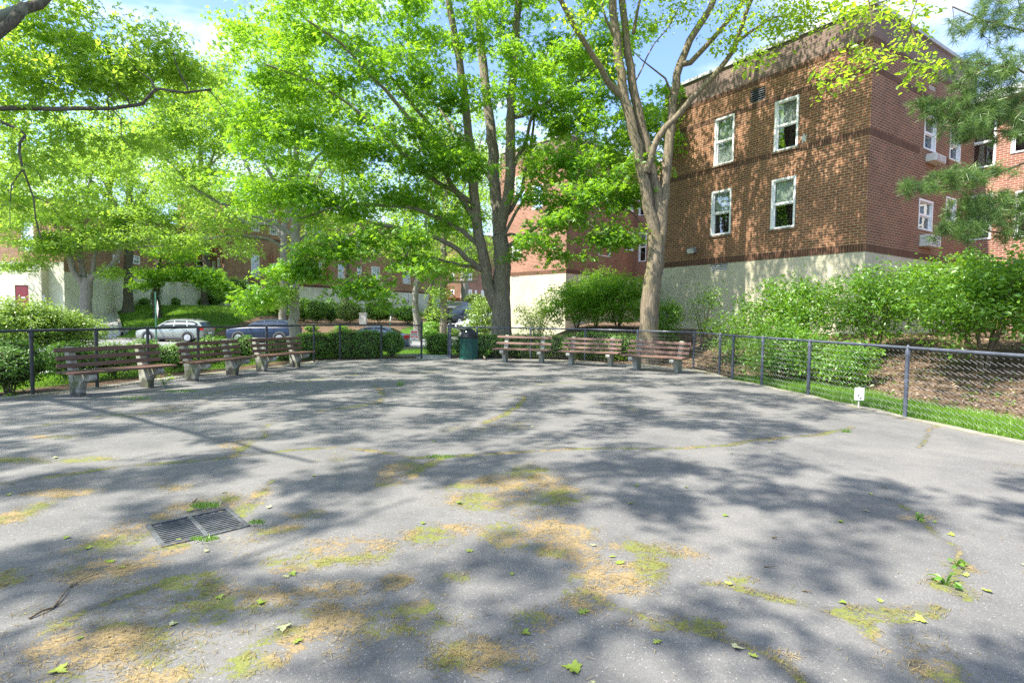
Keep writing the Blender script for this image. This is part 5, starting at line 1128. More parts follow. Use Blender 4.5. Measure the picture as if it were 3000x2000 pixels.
def twigpath(name, label, px, r0):
    mb = MB(); P = [G(*q) for q in px[0]]; P = [(q.x, q.y, zpv(q.x, q.y)+r0+.01*(k % 2)) for k, q in enumerate(P)]; mb.tube(resample(P, .03), list(np.linspace(r0, r0*.4, len(resample(P, .03)))), 6)
    for br in px[1:]: P = [G(*q) for q in br]; P = [(q.x, q.y, zpv(q.x, q.y)+r0+.012*k) for k, q in enumerate(P)]; Q_ = resample(P, .03); mb.tube(Q_, list(np.linspace(r0*.6, r0*.3, len(Q_))), 5)
    tag(mb.build(name, M['bark_brown'], smooth=60), label, 'twig')
twigpath('fallen_twig', 'long forked twig lying on the asphalt at the left foreground', [[(85, 1815), (125, 1797), (155, 1784), (185, 1748), (212, 1712)], [(150, 1786), (180, 1770), (205, 1757)], [(205, 1722), (250, 1700), (300, 1690)]], .006)
twigpath('fallen_twig', 'small dark twig on sunny asphalt right of the moss', [[(2262, 1577), (2276, 1580)]], .008)
twigpath('fallen_twig', 'thin pale stick on the asphalt above the long moss strip', [[(2350, 1733), (2380, 1742)]], .005)
twigpath('fallen_twig', 'thin straight stick in half shade right of the mossy patches', [[(2238, 1662), (2275, 1666)]], .005)
twigpath('fallen_twig', 'fallen stick leaning at the hedge foot left of the tilted bench', [[(1812, 1058), (1832, 1048), (1860, 1030)], [(1816, 1056), (1838, 1050), (1862, 1040)]], .02)
twigpath('fallen_twig', 'bark chip of dark wood on moss behind the drain grate', [[(567, 1467), (578, 1459)]], .010)
def weed(label, px, py, h, n, s, z=0.0, lobed=False, sp=.6):
    p = G(px, py, z); root = thing('weed', label, 'weed', (p.x, p.y, z)); a = RG.random(n)*6.28; r = h*sp*np.sqrt(RG.random(n)); P = np.stack([p.x+r*np.cos(a), p.y+r*np.sin(a), z+h*RG.uniform(.25, 1, n)*(1-.3*r/(h*sp))], 1)
    leaves('leaves', P, np.array((0, 0, 1.0))+RG.normal(0, .45, (n, 3)), np.stack([np.cos(a), np.sin(a), 0*a], 1), s*RG.uniform(.6, 1.2, n), T_OVAL, M['shrub'], root); mb = MB()
    for q in P[:12]: mb.tube([(p.x, p.y, z-.01), tuple((np.array((p.x, p.y, z))+q)/2+np.array((0, 0, h*.1))), tuple(q)], [.0035, .003, .002], 4)
    mb.build('stem', M['grass'], root)
weed('broad-leaved seedling in needle litter at far right foreground, the nearer of two', 2770, 1712, .075, 9, .05); weed('small seedling in needle litter behind the nearer seedling', 2802, 1655, .06, 7, .042)
weed('low weed with dry needles in the crack on sunny asphalt', 2690, 1520, .05, 9, .04); weed('weed growing beside the fence foot right of the tilted bench', 2033, 1062, .38, 26, .08); weed('bright green weed at the hedge foot just right of the bin', 1422, 1052, .5, 34, .1, 0, False, .35)
weed('tiny weed at the kerb below the black fence post at the left edge', 37, 1165, .12, 14, .06); weed('weed between the concrete legs of the nearest left bench', 478, 1128, .28, 26, .09)
def tuft(label, px, py, n, h, sp):
    p = G(px, py); a = RG.random(n)*6.28; r = sp*np.sqrt(RG.random(n)); x = p.x+r*np.cos(a)*1.6; y = p.y+r*np.sin(a)*.7; hh = h*RG.uniform(.4, 1, n); d = RG.normal(0, .45, (n, 2))*hh[:, None]; w = .004
    V = np.stack([np.stack([x-w, y, 0*x-.004], 1), np.stack([x+w, y, 0*x-.004], 1), np.stack([x+d[:, 0], y+d[:, 1], hh], 1)], 1).reshape(-1, 3); o = np_mesh('grass_tuft', V, np.arange(3*n).reshape(-1, 3), M['grass'], {'rnd': np.repeat(RG.random(n), 3)}); tag(o, label, 'grass tuft')
tuft('spiky grass tuft alone in the crack toward the gate', 1173, 1128, 60, .12, .05); tuft('green grass edging the far side of the drain grate', 600, 1481, 220, .035, .07); tuft('green grass growing along the near rim of the drain grate', 600, 1577, 140, .022, .06); tuft('grass sprig at the right corner of the drain grate', 752, 1530, 70, .03, .035)
tuft('grass patch in the crack by the nearest left bench', 400, 1168, 160, .06, .18); tuft('tufts of grass in front of the second left bench', 530, 1147, 160, .06, .2); tuft('small tuft where the crack crosses the sunny asphalt', 2480, 1266, 40, .07, .04); tuft('tuft in moss joint at the middle of the yard', 1290, 1337, 200, .02, .10)
# needle litter as strands
n = 360000; x = RG.uniform(-5.5, 6.2, n); y = 1.75+RG.random(n)**1.7*9.5; k = inside(x, y); x = x[k]; y = y[k]; g_, mo_, cr_ = masks(x, y); k = (RG.random(len(x)) < np.clip(g_*1.0+.010, 0, 1)*.85*np.clip(fbm(x, y, 9, 141, 3)*3.2-1.1, 0.03, 1)); x = x[k]; y = y[k]; mo_ = mo_[k]
k = ~((abs((x-DC.x)*DU.x+(y-DC.y)*DU.y) < DL) & (abs((x-DC.x)*DV.x+(y-DC.y)*DV.y) < DW)); x = x[k]; y = y[k]; mo_ = mo_[k]
n = len(x); a = RG.random(n)*PI*2; ln = RG.uniform(.016, .055, n); w = RG.uniform(.0009, .0016, n); cv = RG.normal(0, .5, n); z0 = np.array((fbm(x, y, .35, 21, 3)-.5)*.022-.03*np.exp(-((x-DC.x)**2+(y-DC.y)**2)/.55))+.002
V = []; 
for t, wk in ((-.5, .5), (0, 1), (.5, .4)):
    an = a+cv*t; cxp = x+np.cos(a)*ln*t+np.sin(a)*cv*ln*t*t*.7; cyp = y+np.sin(a)*ln*t-np.cos(a)*cv*ln*t*t*.7; h = z0+.004*(t == 0)+RG.uniform(0, .007, n)
    for s in (-1, 1): V.append(np.stack([cxp-np.sin(an)*w*wk*s, cyp+np.cos(an)*w*wk*s, h], 1))
V = np.stack(V, 1).reshape(-1, 3); b = np.arange(n)[:, None]*6; Fc = np.concatenate([b+np.array([[0, 1, 3, 2]]), b+np.array([[2, 3, 5, 4]])])
M['litter'] = leafmat('dry_needles', (.18, .135, .05), (.37, .28, .135), (.2, .14, .06), .15, .02); lo = np_mesh('needle_litter', V, Fc, M['litter'], {'rnd': np.repeat(np.clip(RG.random(n)*1.1-.35*mo_, 0, 1), 6)}); tag(lo, 'dry tan needles and catkins scattered over the asphalt', 'plant litter', kind='stuff')
def gp(px, py, Y, dz=0.0):
    p = at(px, py, Y); return (p.x, Y, zp(p.x, Y)+dz)
# unseen leaf clumps added up-sun to cast dappled shade on yard, slope and wall
LITZ = [(2640, 1320, 400, 85), (960, 1345, 120, 26), (2950, 1260, 300, 90)]
def lit_px(p):
    d = Vector(p)-CAMP; k = d.dot(FW)
    if k < .2: return False
    u, v = CX+F*d.dot(RT)/k, CY-F*d.dot(UP)/k; return any(((u-a)/c)**2+((v-b)/e)**2 < 1 for a, b, c, e in LITZ)
SHADE_CLUMPS = {0: [], 1: [], 2: []}; rg = np.random.default_rng(77)
def shade_clump(P, hmin, hmax, who, r=.5, n=4):
    for _ in range(6):
        h = rg.uniform(hmin, hmax); c = Vector(P)+sd*((h-P[2])/sd.z); hidden = c.y < .4 or (c.z-1.5)/c.y > .66 or c.x < -1.06*c.y
        if hidden: SHADE_CLUMPS[who(c)].append(((c.x, c.y, c.z), (r*rg.uniform(.8, 1.5), r*rg.uniform(.8, 1.5), .22), n)); return
        hmin += .8; hmax += .8
for gx_ in np.arange(-9.4, 6.6, .74):
    for gy_ in np.arange(1.3, 18.8, .74):
        P = (gx_+rg.uniform(-.34, .34), gy_+rg.uniform(-.34, .34), 0.)
        if lit_px(P) or rg.random() > (.84 if P[1] > 4.5 else .74): continue
        shade_clump(P, 10, 14.5, lambda c: 0 if c.y > 2.2 else 1, .3, 5)
for s_i in np.arange(.2, 8, 1.45):
    for z_i in np.arange(1.6, 11, 1.7):
        q0 = Vector((C1.x, C1.y))+tL*(s_i+rg.uniform(-.3, .3))
        if rg.random() < .80: shade_clump((q0.x, q0.y, z_i+rg.uniform(-.3, .3)), z_i+6, z_i+8, lambda c: 2, .55, 20)
for gx_ in np.arange(6.0, 11.5, .9):
    for gy_ in np.arange(8.6, 18, .9):
        if rg.random() < .55: shade_clump((gx_+rg.uniform(-.4, .4), gy_+rg.uniform(-.4, .4), .5), 10, 13, lambda c: 2, .35, 5)
# ------------------------------------------------------------------ the big maple beyond the benches
b = gp(1470, 1003, 21.2)
YM = 21.2
mb_ = (b[0], b[1], b[2]-.1)
def lm(pts, r0, r1, Y=YM): return limb(pts, r0, r1, Y)
ML = [([mb_, tuple(at(1468, 940, YM)), tuple(at(1468, 874, YM)), tuple(at(1470, 755, YM)), tuple(at(1463, 690, YM))], .42, .30),
      lm([(1463, 690), (1460, 640, 21.3), (1450, 560, 21.4), (1446, 460, 21.5), (1437, 380, 21.6), (1422, 260, 21.8), (1408, 120, 22), (1396, 0, 22.2), (1385, -150, 22.4), (1380, -300, 22.5)], .25, .10),
      lm([(1464, 690), (1475, 630, 21.0), (1488, 577, 20.8), (1494, 498, 20.6), (1495, 379, 20.5), (1502, 230, 20.4), (1512, 100, 20.2), (1520, -30, 20), (1530, -200, 19.8), (1540, -330, 19.8)], .22, .09),
      lm([(1462, 915), (1444, 880, 21.1), (1430, 826, 21.0), (1415, 755, 20.8), (1399, 676, 20.6), (1393, 601, 20.5), (1387, 520, 20.4), (1378, 430, 20.3), (1366, 330, 20.2), (1350, 210, 20), (1330, 90, 19.8), (1310, -30, 19.6), (1290, -200, 19.4)], .24, .09),
      lm([(1400, 650, 20.6), (1335, 560, 20), (1270, 460, 19.2), (1170, 310, 18.4), (1090, 225, 17.8), (1000, 130, 17.2), (900, 60, 16.6)], .11, .03),
      lm([(1382, 540, 20.4), (1310, 440, 20), (1190, 280, 19.4), (1100, 180, 19), (1000, 90, 18.6)], .09, .025),
      lm([(1393, 600, 20.5), (1250, 510, 19.4), (1130, 400, 18.6), (1000, 290, 18), (900, 235, 17.6), (780, 190, 17.2)], .10, .025),
      lm([(1412, 725, 20.8), (1330, 660, 20.2), (1220, 612, 19.6), (1100, 600, 19), (1000, 603, 18.6), (880, 640, 18.2)], .10, .025),
      lm([(1408, 789, 20.9), (1296, 705, 20), (1191, 674, 19.2), (1114, 661, 18.6), (1051, 674, 18.2), (960, 733, 17.8), (858, 786, 17.5), (780, 831, 17.3), (735, 875, 17.2)], .11, .02),
      lm([(1408, 792, 21), (1330, 770, 21.5), (1254, 752, 22), (1180, 745, 22.4), (1100, 720, 22.8)], .07, .02),
      lm([(1270, 692, 19.9), (1222, 702, 19), (1190, 750, 18.4), (1140, 817, 18), (1080, 850, 17.8), (1060, 880, 17.8)], .05, .014),
      lm([(1455, 545, 21.4), (1400, 480, 22.5), (1330, 380, 23.5), (1240, 250, 24.5), (1150, 120, 25)], .09, .03),
      lm([(1476, 640, 21), (1529, 558, 21), (1539, 498, 21.2), (1560, 400, 21.5), (1575, 250, 21.8), (1620, 100, 22)], .08, .025),
      lm([(1470, 700, 21.1), (1537, 577, 20.6), (1561, 522, 20.2), (1600, 470, 19.8), (1680, 430, 19.4)], .07, .02),
      lm([(1503, 495, 20.6), (1533, 435, 20.6), (1549, 379, 20.8), (1580, 277, 21), (1625, 187, 21.2), (1683, 98, 21.4), (1740, 20, 21.6)], .08, .025),
      lm([(1470, 735, 21.2), (1577, 660, 20.8), (1640, 590, 20.4), (1740, 560, 20), (1830, 600, 19.8), (1880, 660, 19.7)], .09, .02),
      lm([(1509, 344, 20.5), (1594, 304, 20.2), (1680, 250, 20), (1760, 190, 19.8), (1830, 170, 19.6)], .08, .022),
      lm([(1480, 690, 21), (1530, 690, 20), (1600, 690, 19), (1680, 640, 18.4), (1760, 680, 18)], .06, .015)]
MBL = [blob(1000, 60, 19.2, 3.2, 3, 1.3, 61), blob(1250, 70, 19.2, 2.6, 3, 1.5, 54), blob(1000, 230, 19.2, 2.8, 2.6, 1.2, 61), blob(1230, 230, 19.2, 2.2, 2.6, 1.2, 47), blob(800, 150, 18.9, 2.4, 2.4, 1.4, 47),
       blob(880, 420, 18.9, 2.6, 2.2, 1.2, 57), blob(1120, 420, 19.3, 2.4, 2.4, 1.0, 51), blob(1300, 440, 19.5, 1.2, 1.6, .9, 17), blob(760, 330, 18.7, 2.0, 2.2, 1.4, 41),
       blob(960, 585, 19.1, 2.8, 2.0, .85, 54), blob(1180, 570, 20.0, 2.0, 2.2, .8, 37), blob(780, 560, 18.5, 1.8, 1.8, .9, 34),
       blob(1290, 470, 18.6, 1.5, .9, .55, 28), blob(1400, 490, 18.2, .9, .8, .5, 10),
       blob(1000, 730, 18.0, 1.7, 1.2, .55, 34), blob(860, 790, 17.5, 1.1, .9, .50, 24), blob(1140, 690, 18.6, 1.6, 1.4, .5, 28), blob(760, 860, 17.2, .55, .6, .50, 11), blob(1080, 820, 17.9, .75, .6, .55, 13), blob(1200, 770, 18.2, .8, .9, .5, 11), blob(1010, 840, 17.7, .6, .5, .3, 6), blob(1130, 870, 17.8, .5, .4, .35, 4),
       blob(1300, 640, 21.2, 1.3, 1.6, .7, 17), blob(1280, 790, 22.0, 1.4, 1.4, .5, 11),
       blob(1600, 80, 20.5, 2.4, 2.6, 1.5, 57), blob(1420, 30, 20.0, 1.8, 2, 1.4, 34), blob(1650, 260, 20.0, 2.2, 2.4, 1.2, 51), blob(1780, 120, 20.0, 1.8, 2, 1.4, 34), blob(1770, 330, 19.6, 1.8, 2.0, 1.2, 34), blob(1560, 250, 18.6, .9, .8, .9, 13),
       blob(1650, 480, 19.2, 1.7, 1.6, .7, 41), blob(1750, 560, 18.6, 1.6, 1.4, .75, 41), blob(1640, 640, 18.8, 1.3, 1.2, .5, 22), blob(1800, 690, 18.5, 1.1, 1.0, .55, 24), blob(1590, 700, 18.5, .8, .8, .35, 9), blob(1860, 480, 19.2, 1.0, 1.2, .9, 17), blob(1700, 745, 18.3, .5, .5, .25, 3), blob(1540, 690, 17.8, .35, .4, .35, 3), blob(1610, 760, 18.8, .5, .5, .5, 5), blob(1500, 740, 20.0, .4, .5, .4, 3),
       blob(1440, 260, 18.0, .6, .6, .5, 5), blob(1500, 150, 17.6, .8, .8, .6, 9), blob(1330, 300, 18.7, .7, .7, .6, 9),
       blob(1890, 370, 22.0, 1.1, 1, .9, 25), blob(1945, 300, 22.5, .8, .8, 1.0, 15), blob(1800, 450, 22.0, 1.3, 1.2, .8, 26), blob(1640, 370, 21.5, 1.4, 1.4, .8, 28), blob(1560, 440, 20.5, .8, 1, .5, 10), blob(1580, 580, 19.4, 1.0, .9, .5, 16), blob(1700, 200, 22.0, 1.6, 1.4, 1.0, 28), blob(1960, 430, 22.4, .5, .6, .6, 7), blob(1850, 560, 20.0, .9, .9, .5, 15),
       (tuple(at(1450, -200, 20.5)), (5.5, 4.5, 2.2), 58), (tuple(at(1000, -150, 19)), (4, 4, 1.8), 36), (tuple(at(1400, 350, 24.5)), (5, 2, 3.5), 36)]
make_tree('maple_tree', 'big multi-stemmed maple behind the fence and two-slat bench, spreading low leafy limbs left', 'tree', b, ML, MBL, M['bark_maple'], M['maple'], .135, T_LOBE5, per=48, sprad=.52, sprth=.10, flare=.4)
# ------------------------------------------------------------------ the forked elm in front of the brick block
YE = 18.0; b = gp(1897, 1066, YE)
EL = [([(b[0], b[1], b[2]-.15), tuple(at(1900, 990, YE)), tuple(at(1902, 900, YE)), tuple(at(1914, 810, YE)), tuple(at(1922, 735, YE)), tuple(at(1922, 690, YE))], .335, .27),
      limb([(1922, 735), (1910, 650), (1902, 603), (1875, 469), (1848, 357), (1824, 250), (1806, 112), (1795, 0), (1785, -130), (1780, -260)], .21, .10, YE),
      limb([(1925, 735), (1932, 650, 18.1), (1924, 558, 18.2), (1897, 446, 18.2), (1866, 312, 18.2), (1845, 200, 18.2), (1832, 80, 18.2), (1822, -20, 18.3), (1830, -200, 18.5)], .20, .09, YE),
      limb([(1926, 735), (1940, 640, 18.1), (1948, 536, 18.3), (1962, 402, 18.4), (1975, 290, 18.5), (1992, 190, 18.6), (2040, 89, 18.7), (2080, 27, 18.8), (2110, -60, 18.9), (2140, -200, 19)], .20, .08, YE),
      limb([(1992, 190, 18.6), (2022, 180, 18.5), (2089, 112, 18.4), (2174, 9, 18.2), (2230, -90, 18)], .10, .05),
      limb([(1893, 505, 17.9), (1929, 402, 17.7), (2000, 322, 17.5), (2054, 259, 17.3), (2125, 183, 17.2), (2165, 112, 17.1), (2185, 40, 17), (2230, -60, 16.8)], .12, .05),
      limb([(2165, 120, 17.1), (2210, 85, 17), (2268, 54, 16.6), (2330, 40, 16.2)], .05, .02),
      limb([(1824, 285, 18), (1803, 268, 17.9), (1759, 196, 17.6), (1714, 125, 17.3), (1661, 36, 17), (1638, -10, 16.9), (1590, -120, 16.6)], .115, .06),
      limb([(1855, 250, 18.2), (1915, 130, 18), (1960, 80, 17.8), (1990, 20, 17.6)], .03, .015), limb([(1968, 275, 18.4), (1950, 230, 18.2), (1905, 195, 18), (1855, 150, 17.8)], .04, .012), limb([(1855, 100, 18.1), (1865, 40, 18), (1885, -40, 18)], .06, .03), limb([(1800, 110, 18), (1775, 60, 17.8), (1760, -20, 17.6)], .05, .02)]
EB = [blob(2200, 20, 16.8, 1.6, 1.8, .6, 27), blob(2350, 25, 15.2, 1.3, 1.5, .40, 21), blob(2500, 10, 14.5, 1.3, 1.4, .35, 15), blob(2130, 120, 16.8, .5, .6, .5, 7), blob(2230, 170, 14.5, .5, .5, .3, 5), blob(2300, 95, 15.6, .7, .7, .35, 9), blob(2000, 40, 17.5, 1.0, 1, .6, 10), blob(1900, 20, 18.3, 1.2, 1.2, .5, 10), blob(1680, 60, 16.5, .7, .8, .5, 6),
      (tuple(at(1950, -260, 17)), (5, 4.5, 1.6), 110), (tuple(at(2350, -180, 15.5)), (3.6, 3.5, 1.6), 60), (tuple(at(1760, 150, 17.5)), (.5, .4, .3), 3)]+SHADE_CLUMPS[2]
make_tree('elm_tree', 'tall ridged-bark tree forking into bare stems in front of the brick apartment block', 'tree', b, EL, EB, M['bark_elm'], M['elm'], .12, T_OVAL, per=34, sprad=.5, flare=.45, sides=14)
# overhanging sprigs with larger oval leaves, from a tree standing out to the right behind the camera
SPX = [(2400, 225), (2440, 205), (2480, 235), (2520, 165), (2420, 250), (2505, 130), (2560, 160), (2600, 165), (2580, 180), (2680, 120), (2700, 160), (2670, 210), (2690, 240), (2720, 205), (2770, 190), (2650, 140), (2660, 60), (2540, 40), (2600, 30), (2720, 20), (2640, 90), (2690, 85), (2480, 20), (2450, 45)]
SB = [blob(px, py, 9.3+.5*math.sin(px), .13, .13, .07, 3) for px, py in SPX]
tb = Vector((14.5, 2.5, .4)); hb = [limb([(2980, -330, 9.6), (2800, -120, 9.5), (2690, -10, 9.4), (2665, 60, 9.3), (2690, 150, 9.3), (2690, 200, 9.3)], .02, .006), limb([(2690, -10, 9.4), (2600, 0, 9.4), (2540, 20, 9.3)], .012, .005), limb([(2540, -30, 9.2), (2555, 60, 9.2), (2550, 120, 9.2), (2510, 160, 9.2), (2440, 165, 9.2), (2400, 200, 9.2)], .012, .005), limb([(2690, 190, 9.3), (2730, 200, 9.3), (2780, 185, 9.3)], .008, .004), limb([(2690, -10, 9.4), (2640, -30, 9.3), (2540, -30, 9.2)], .014, .010)]
h0 = hb[0][0][0]
make_tree('overhanging_tree', 'thin hanging sprays of bright oval leaves across the brick block corner and sky', 'tree', tuple(tb), [([tuple(tb), (14.4, 2.8, 3), (13.9, 3.6, 6), (13.0, 5.0, 8), h0], .22, .02)]+hb, SB+[((12.5, 3.5, 10), (2.5, 2, 1.5), 30)], M['bark_brown'], M['elm'], .088, T_OVAL, per=13, sprad=.17, sprth=.05, twig=.004, limbnoise=.005, splay=.5)
# ------------------------------------------------------------------ white pine at the right edge
PT = Vector((12.4, 9.6, .8)); q = lambda *a: tuple(at(*a))
PL = [([tuple(PT), (12.4, 9.6, 4), (12.35, 9.6, 8), (12.3, 9.6, 12)], .24, .10),
      ([(12.4, 9.6, 6.2), q(3180, 330, 9.6), q(3000, 300, 9.7), q(2900, 300, 9.8), q(2800, 310, 9.9), q(2690, 300, 10)], .05, .012), ([(12.4, 9.6, 5.4), q(3100, 420, 9.6), q(2960, 385, 9.6), q(2860, 380, 9.5), q(2760, 370, 9.4)], .045, .01),
      ([(12.4, 9.6, 4.6), q(3130, 440, 9.4), q(2990, 480, 9.3), q(2870, 530, 9.2), q(2760, 550, 9.1), q(2640, 560, 9.0)], .045, .01), ([(12.4, 9.6, 3.6), q(3100, 690, 9.5), q(2960, 690, 9.4), q(2860, 670, 9.3), q(2770, 700, 9.2)], .045, .01), ([(12.4, 9.6, 3.9), q(3080, 600, 9.8), q(2940, 610, 9.8), q(2840, 630, 9.8)], .04, .01),
      ([(12.35, 9.6, 7.6), q(3150, 120, 9.8), q(3000, 90, 10), q(2880, 60, 10.2), q(2790, 20, 10.3)], .05, .012), ([(12.35, 9.6, 7.0), q(3120, 230, 9.3), q(2980, 200, 9.3), q(2870, 190, 9.4), q(2800, 180, 9.5)], .045, .01)]
PB = [blob(2900, 60, 10, .75, .5, .38, 63), blob(2990, 30, 10, .5, .5, .5, 42), blob(2870, 210, 9.6, .62, .6, .36, 79), blob(2960, 240, 9.6, .5, .6, .45, 74), blob(2800, 320, 9.8, .55, .5, .20, 52), blob(2720, 305, 10, .3, .3, .14, 18), blob(2920, 340, 9.6, .6, .5, .25, 58), blob(2830, 380, 9.4, .5, .4, .16, 36), blob(2960, 390, 9.5, .3, .4, .12, 18),
      blob(2800, 525, 9.1, .5, .4, .18, 51), blob(2690, 550, 9.0, .3, .3, .09, 18), blob(2920, 500, 9.3, .3, .4, .12, 12), blob(2890, 630, 9.6, .65, .6, .28, 79), blob(2970, 600, 9.7, .35, .5, .3, 39), blob(2800, 680, 9.3, .4, .4, .16, 31), blob(2870, 590, 9.6, .45, .5, .2, 31), blob(2960, 690, 9.4, .3, .4, .12, 14),
      ((12.3, 9.6, 9.5), (2.4, 2.4, 1.6), 128), ((12.5, 9.4, 6), (1.6, 1.5, 2.2), 105)]
make_tree('pine_tree', 'long-needled pine reaching in from the right edge before the brick wing', 'tree', tuple(PT), PL, PB, M['bark_brown'], M['needle'], .115, T_NEEDLE, per=54, sprad=.03, sprth=.03, up=.1, twig=.011, droop=.05, limbnoise=.01, splay=1.2)
# ------------------------------------------------------------------ pin oak overhanging from the left
OT = Vector((-12.2, 7.2, -.2)); q = lambda *a: tuple(at(*a))
OL = [([tuple(OT), (-12.1, 7.3, 3), (-11.9, 7.5, 6), (-11.6, 7.8, 10), (-11.3, 8, 13)], .34, .14),
      ([(-12.0, 7.4, 5.2), q(-150, 130, 8.0), q(0, 50, 8.2), q(110, 10, 8.4), q(260, -120, 8.8), q(420, -260, 9.2)], .13, .05), ([q(70, 20, 8.3), q(30, 70, 8.0), q(-40, 120, 7.9), q(-120, 180, 7.8)], .075, .06),
      ([(-12.0, 7.4, 4.6), q(-200, 300, 8.6), q(-60, 318, 8.8), q(70, 316, 9), q(220, 318, 9.2), q(330, 318, 9.4), q(415, 305, 9.5), q(450, 270, 9.5), q(465, 262, 9.6), q(540, 270, 9.8), q(620, 262, 10)], .075, .018),
      ([q(455, 262, 9.5), q(440, 235, 9.5), q(400, 205, 9.4), q(380, 180, 9.4)], .022, .006), ([q(552, 265, 9.8), q(525, 200, 9.8), q(505, 150, 9.8), q(485, 125, 9.7)], .018, .006), ([q(380, 308, 9.4), q(370, 280, 9.3), q(345, 265, 9.3)], .018, .006), ([q(320, 318, 9.4), q(312, 290, 9.2), q(330, 270, 9.2)], .014, .005), ([q(330, 322, 9.4), q(355, 350, 9.2), q(360, 400, 9.1), q(390, 440, 9)], .014, .004), ([q(610, 262, 10), q(650, 310, 10.2), q(690, 370, 10.4)], .012, .004),
      ([(-12.0, 7.4, 4.0), q(-120, 340, 8.4), q(0, 355, 8.5), q(60, 380, 8.6), q(72, 395, 8.6), q(55, 415, 8.6), q(58, 450, 8.6), q(66, 490, 8.6), q(85, 545, 8.6), q(98, 580, 8.6), q(105, 640, 8.6), q(120, 700, 8.6)], .05, .008), ([q(64, 500, 8.6), q(35, 540, 8.5), q(28, 600, 8.5), q(30, 670, 8.5)], .013, .004), ([q(98, 575, 8.6), q(150, 600, 8.7), q(180, 650, 8.7)], .010, .003), ([q(70, 480, 8.6), q(110, 500, 8.7), q(130, 540, 8.7)], .008, .003),
      ([(-11.8, 7.6, 7.5), (-9, 9, 9), (-6, 10.5, 10), (-3.5, 11.5, 10.3)], .10, .03), ([(-11.6, 7.8, 9), (-9, 6, 11), (-6, 5, 12), (-3.5, 4.5, 12.2)], .09, .03), ([(-11.6, 7.8, 9.4), (-10.5, 11, 12), (-8.5, 14, 13.5)], .09, .03), ([(-11.9, 7.5, 6.5), (-9.5, 5, 8), (-7, 3, 8.6)], .08, .025)]
OB = [blob(150, 120, 9.5, 1.3, 1.0, .7, 43), blob(60, 230, 9.2, 1.0, .9, .5, 28), blob(260, 170, 9.8, 1.0, 1, .5, 32), blob(230, 240, 9.6, 1.0, .9, .3, 25), blob(400, 200, 10, .9, .8, .45, 24), blob(520, 180, 10.3, .7, .7, .35, 15), blob(480, 110, 10.3, .55, .5, .3, 7), blob(100, 420, 9.3, .7, .7, .6, 18), blob(330, 420, 10, 1.0, .8, .4, 14), blob(160, 600, 9.2, .5, .6, .6, 7), blob(40, 560, 8.7, .35, .4, .6, 5), blob(600, 230, 10.6, .6, .6, .4, 7), blob(350, 40, 10, .5, .5, .25, 3), blob(40, 30, 9, .7, .7, .3, 10), blob(250, 30, 9.6, .6, .6, .2, 6),
      ((-8.5, 7.5, 9.4), (2.6, 3.0, 1.3), 28), ((-9.5, 11.5, 11.5), (2.6, 2.6, 1.6), 28)]+SHADE_CLUMPS[0]
make_tree('pin_oak', 'oak outside the left edge with bare horizontal limb and fine leaves overhanging the yard', 'tree', tuple(OT), OL, OB, M['bark_oak'], M['oak'], .092, T_LOBE3, per=44, sprad=.31, sprth=.09, twig=.007, splay=.7)
# second oak, behind the camera: it throws the dappled shade over the foreground
T2 = Vector((-10.2, -5.8, 0))
make_tree('pin_oak', 'oak standing behind the viewer, shading the asphalt foreground', 'tree', tuple(T2), [([tuple(T2), (-10, -5.6, 3), (-9.7, -5.2, 6.5), (-9, -4.5, 10)], .3, .12), ([(-9.8, -5.4, 5.5), (-7.5, -2.5, 8.2), (-4.6, .2, 9.2)], .04, .015), ([(-9.7, -5.2, 6.6), (-8.5, -1.5, 8.8), (-6.5, 1.6, 9.8)], .04, .015), ([(-9.6, -5.1, 7), (-6, -4.2, 9.4), (-3, -2, 10.2)], .05, .015), ([(-9.2, -4.7, 9), (-6, -2.2, 10.8), (-2, -.6, 11)], .04, .015)],
          SHADE_CLUMPS[1], M['bark_oak'], M['oak'], .11, T_LOBE3, per=40, sprad=.33, twig=.008)
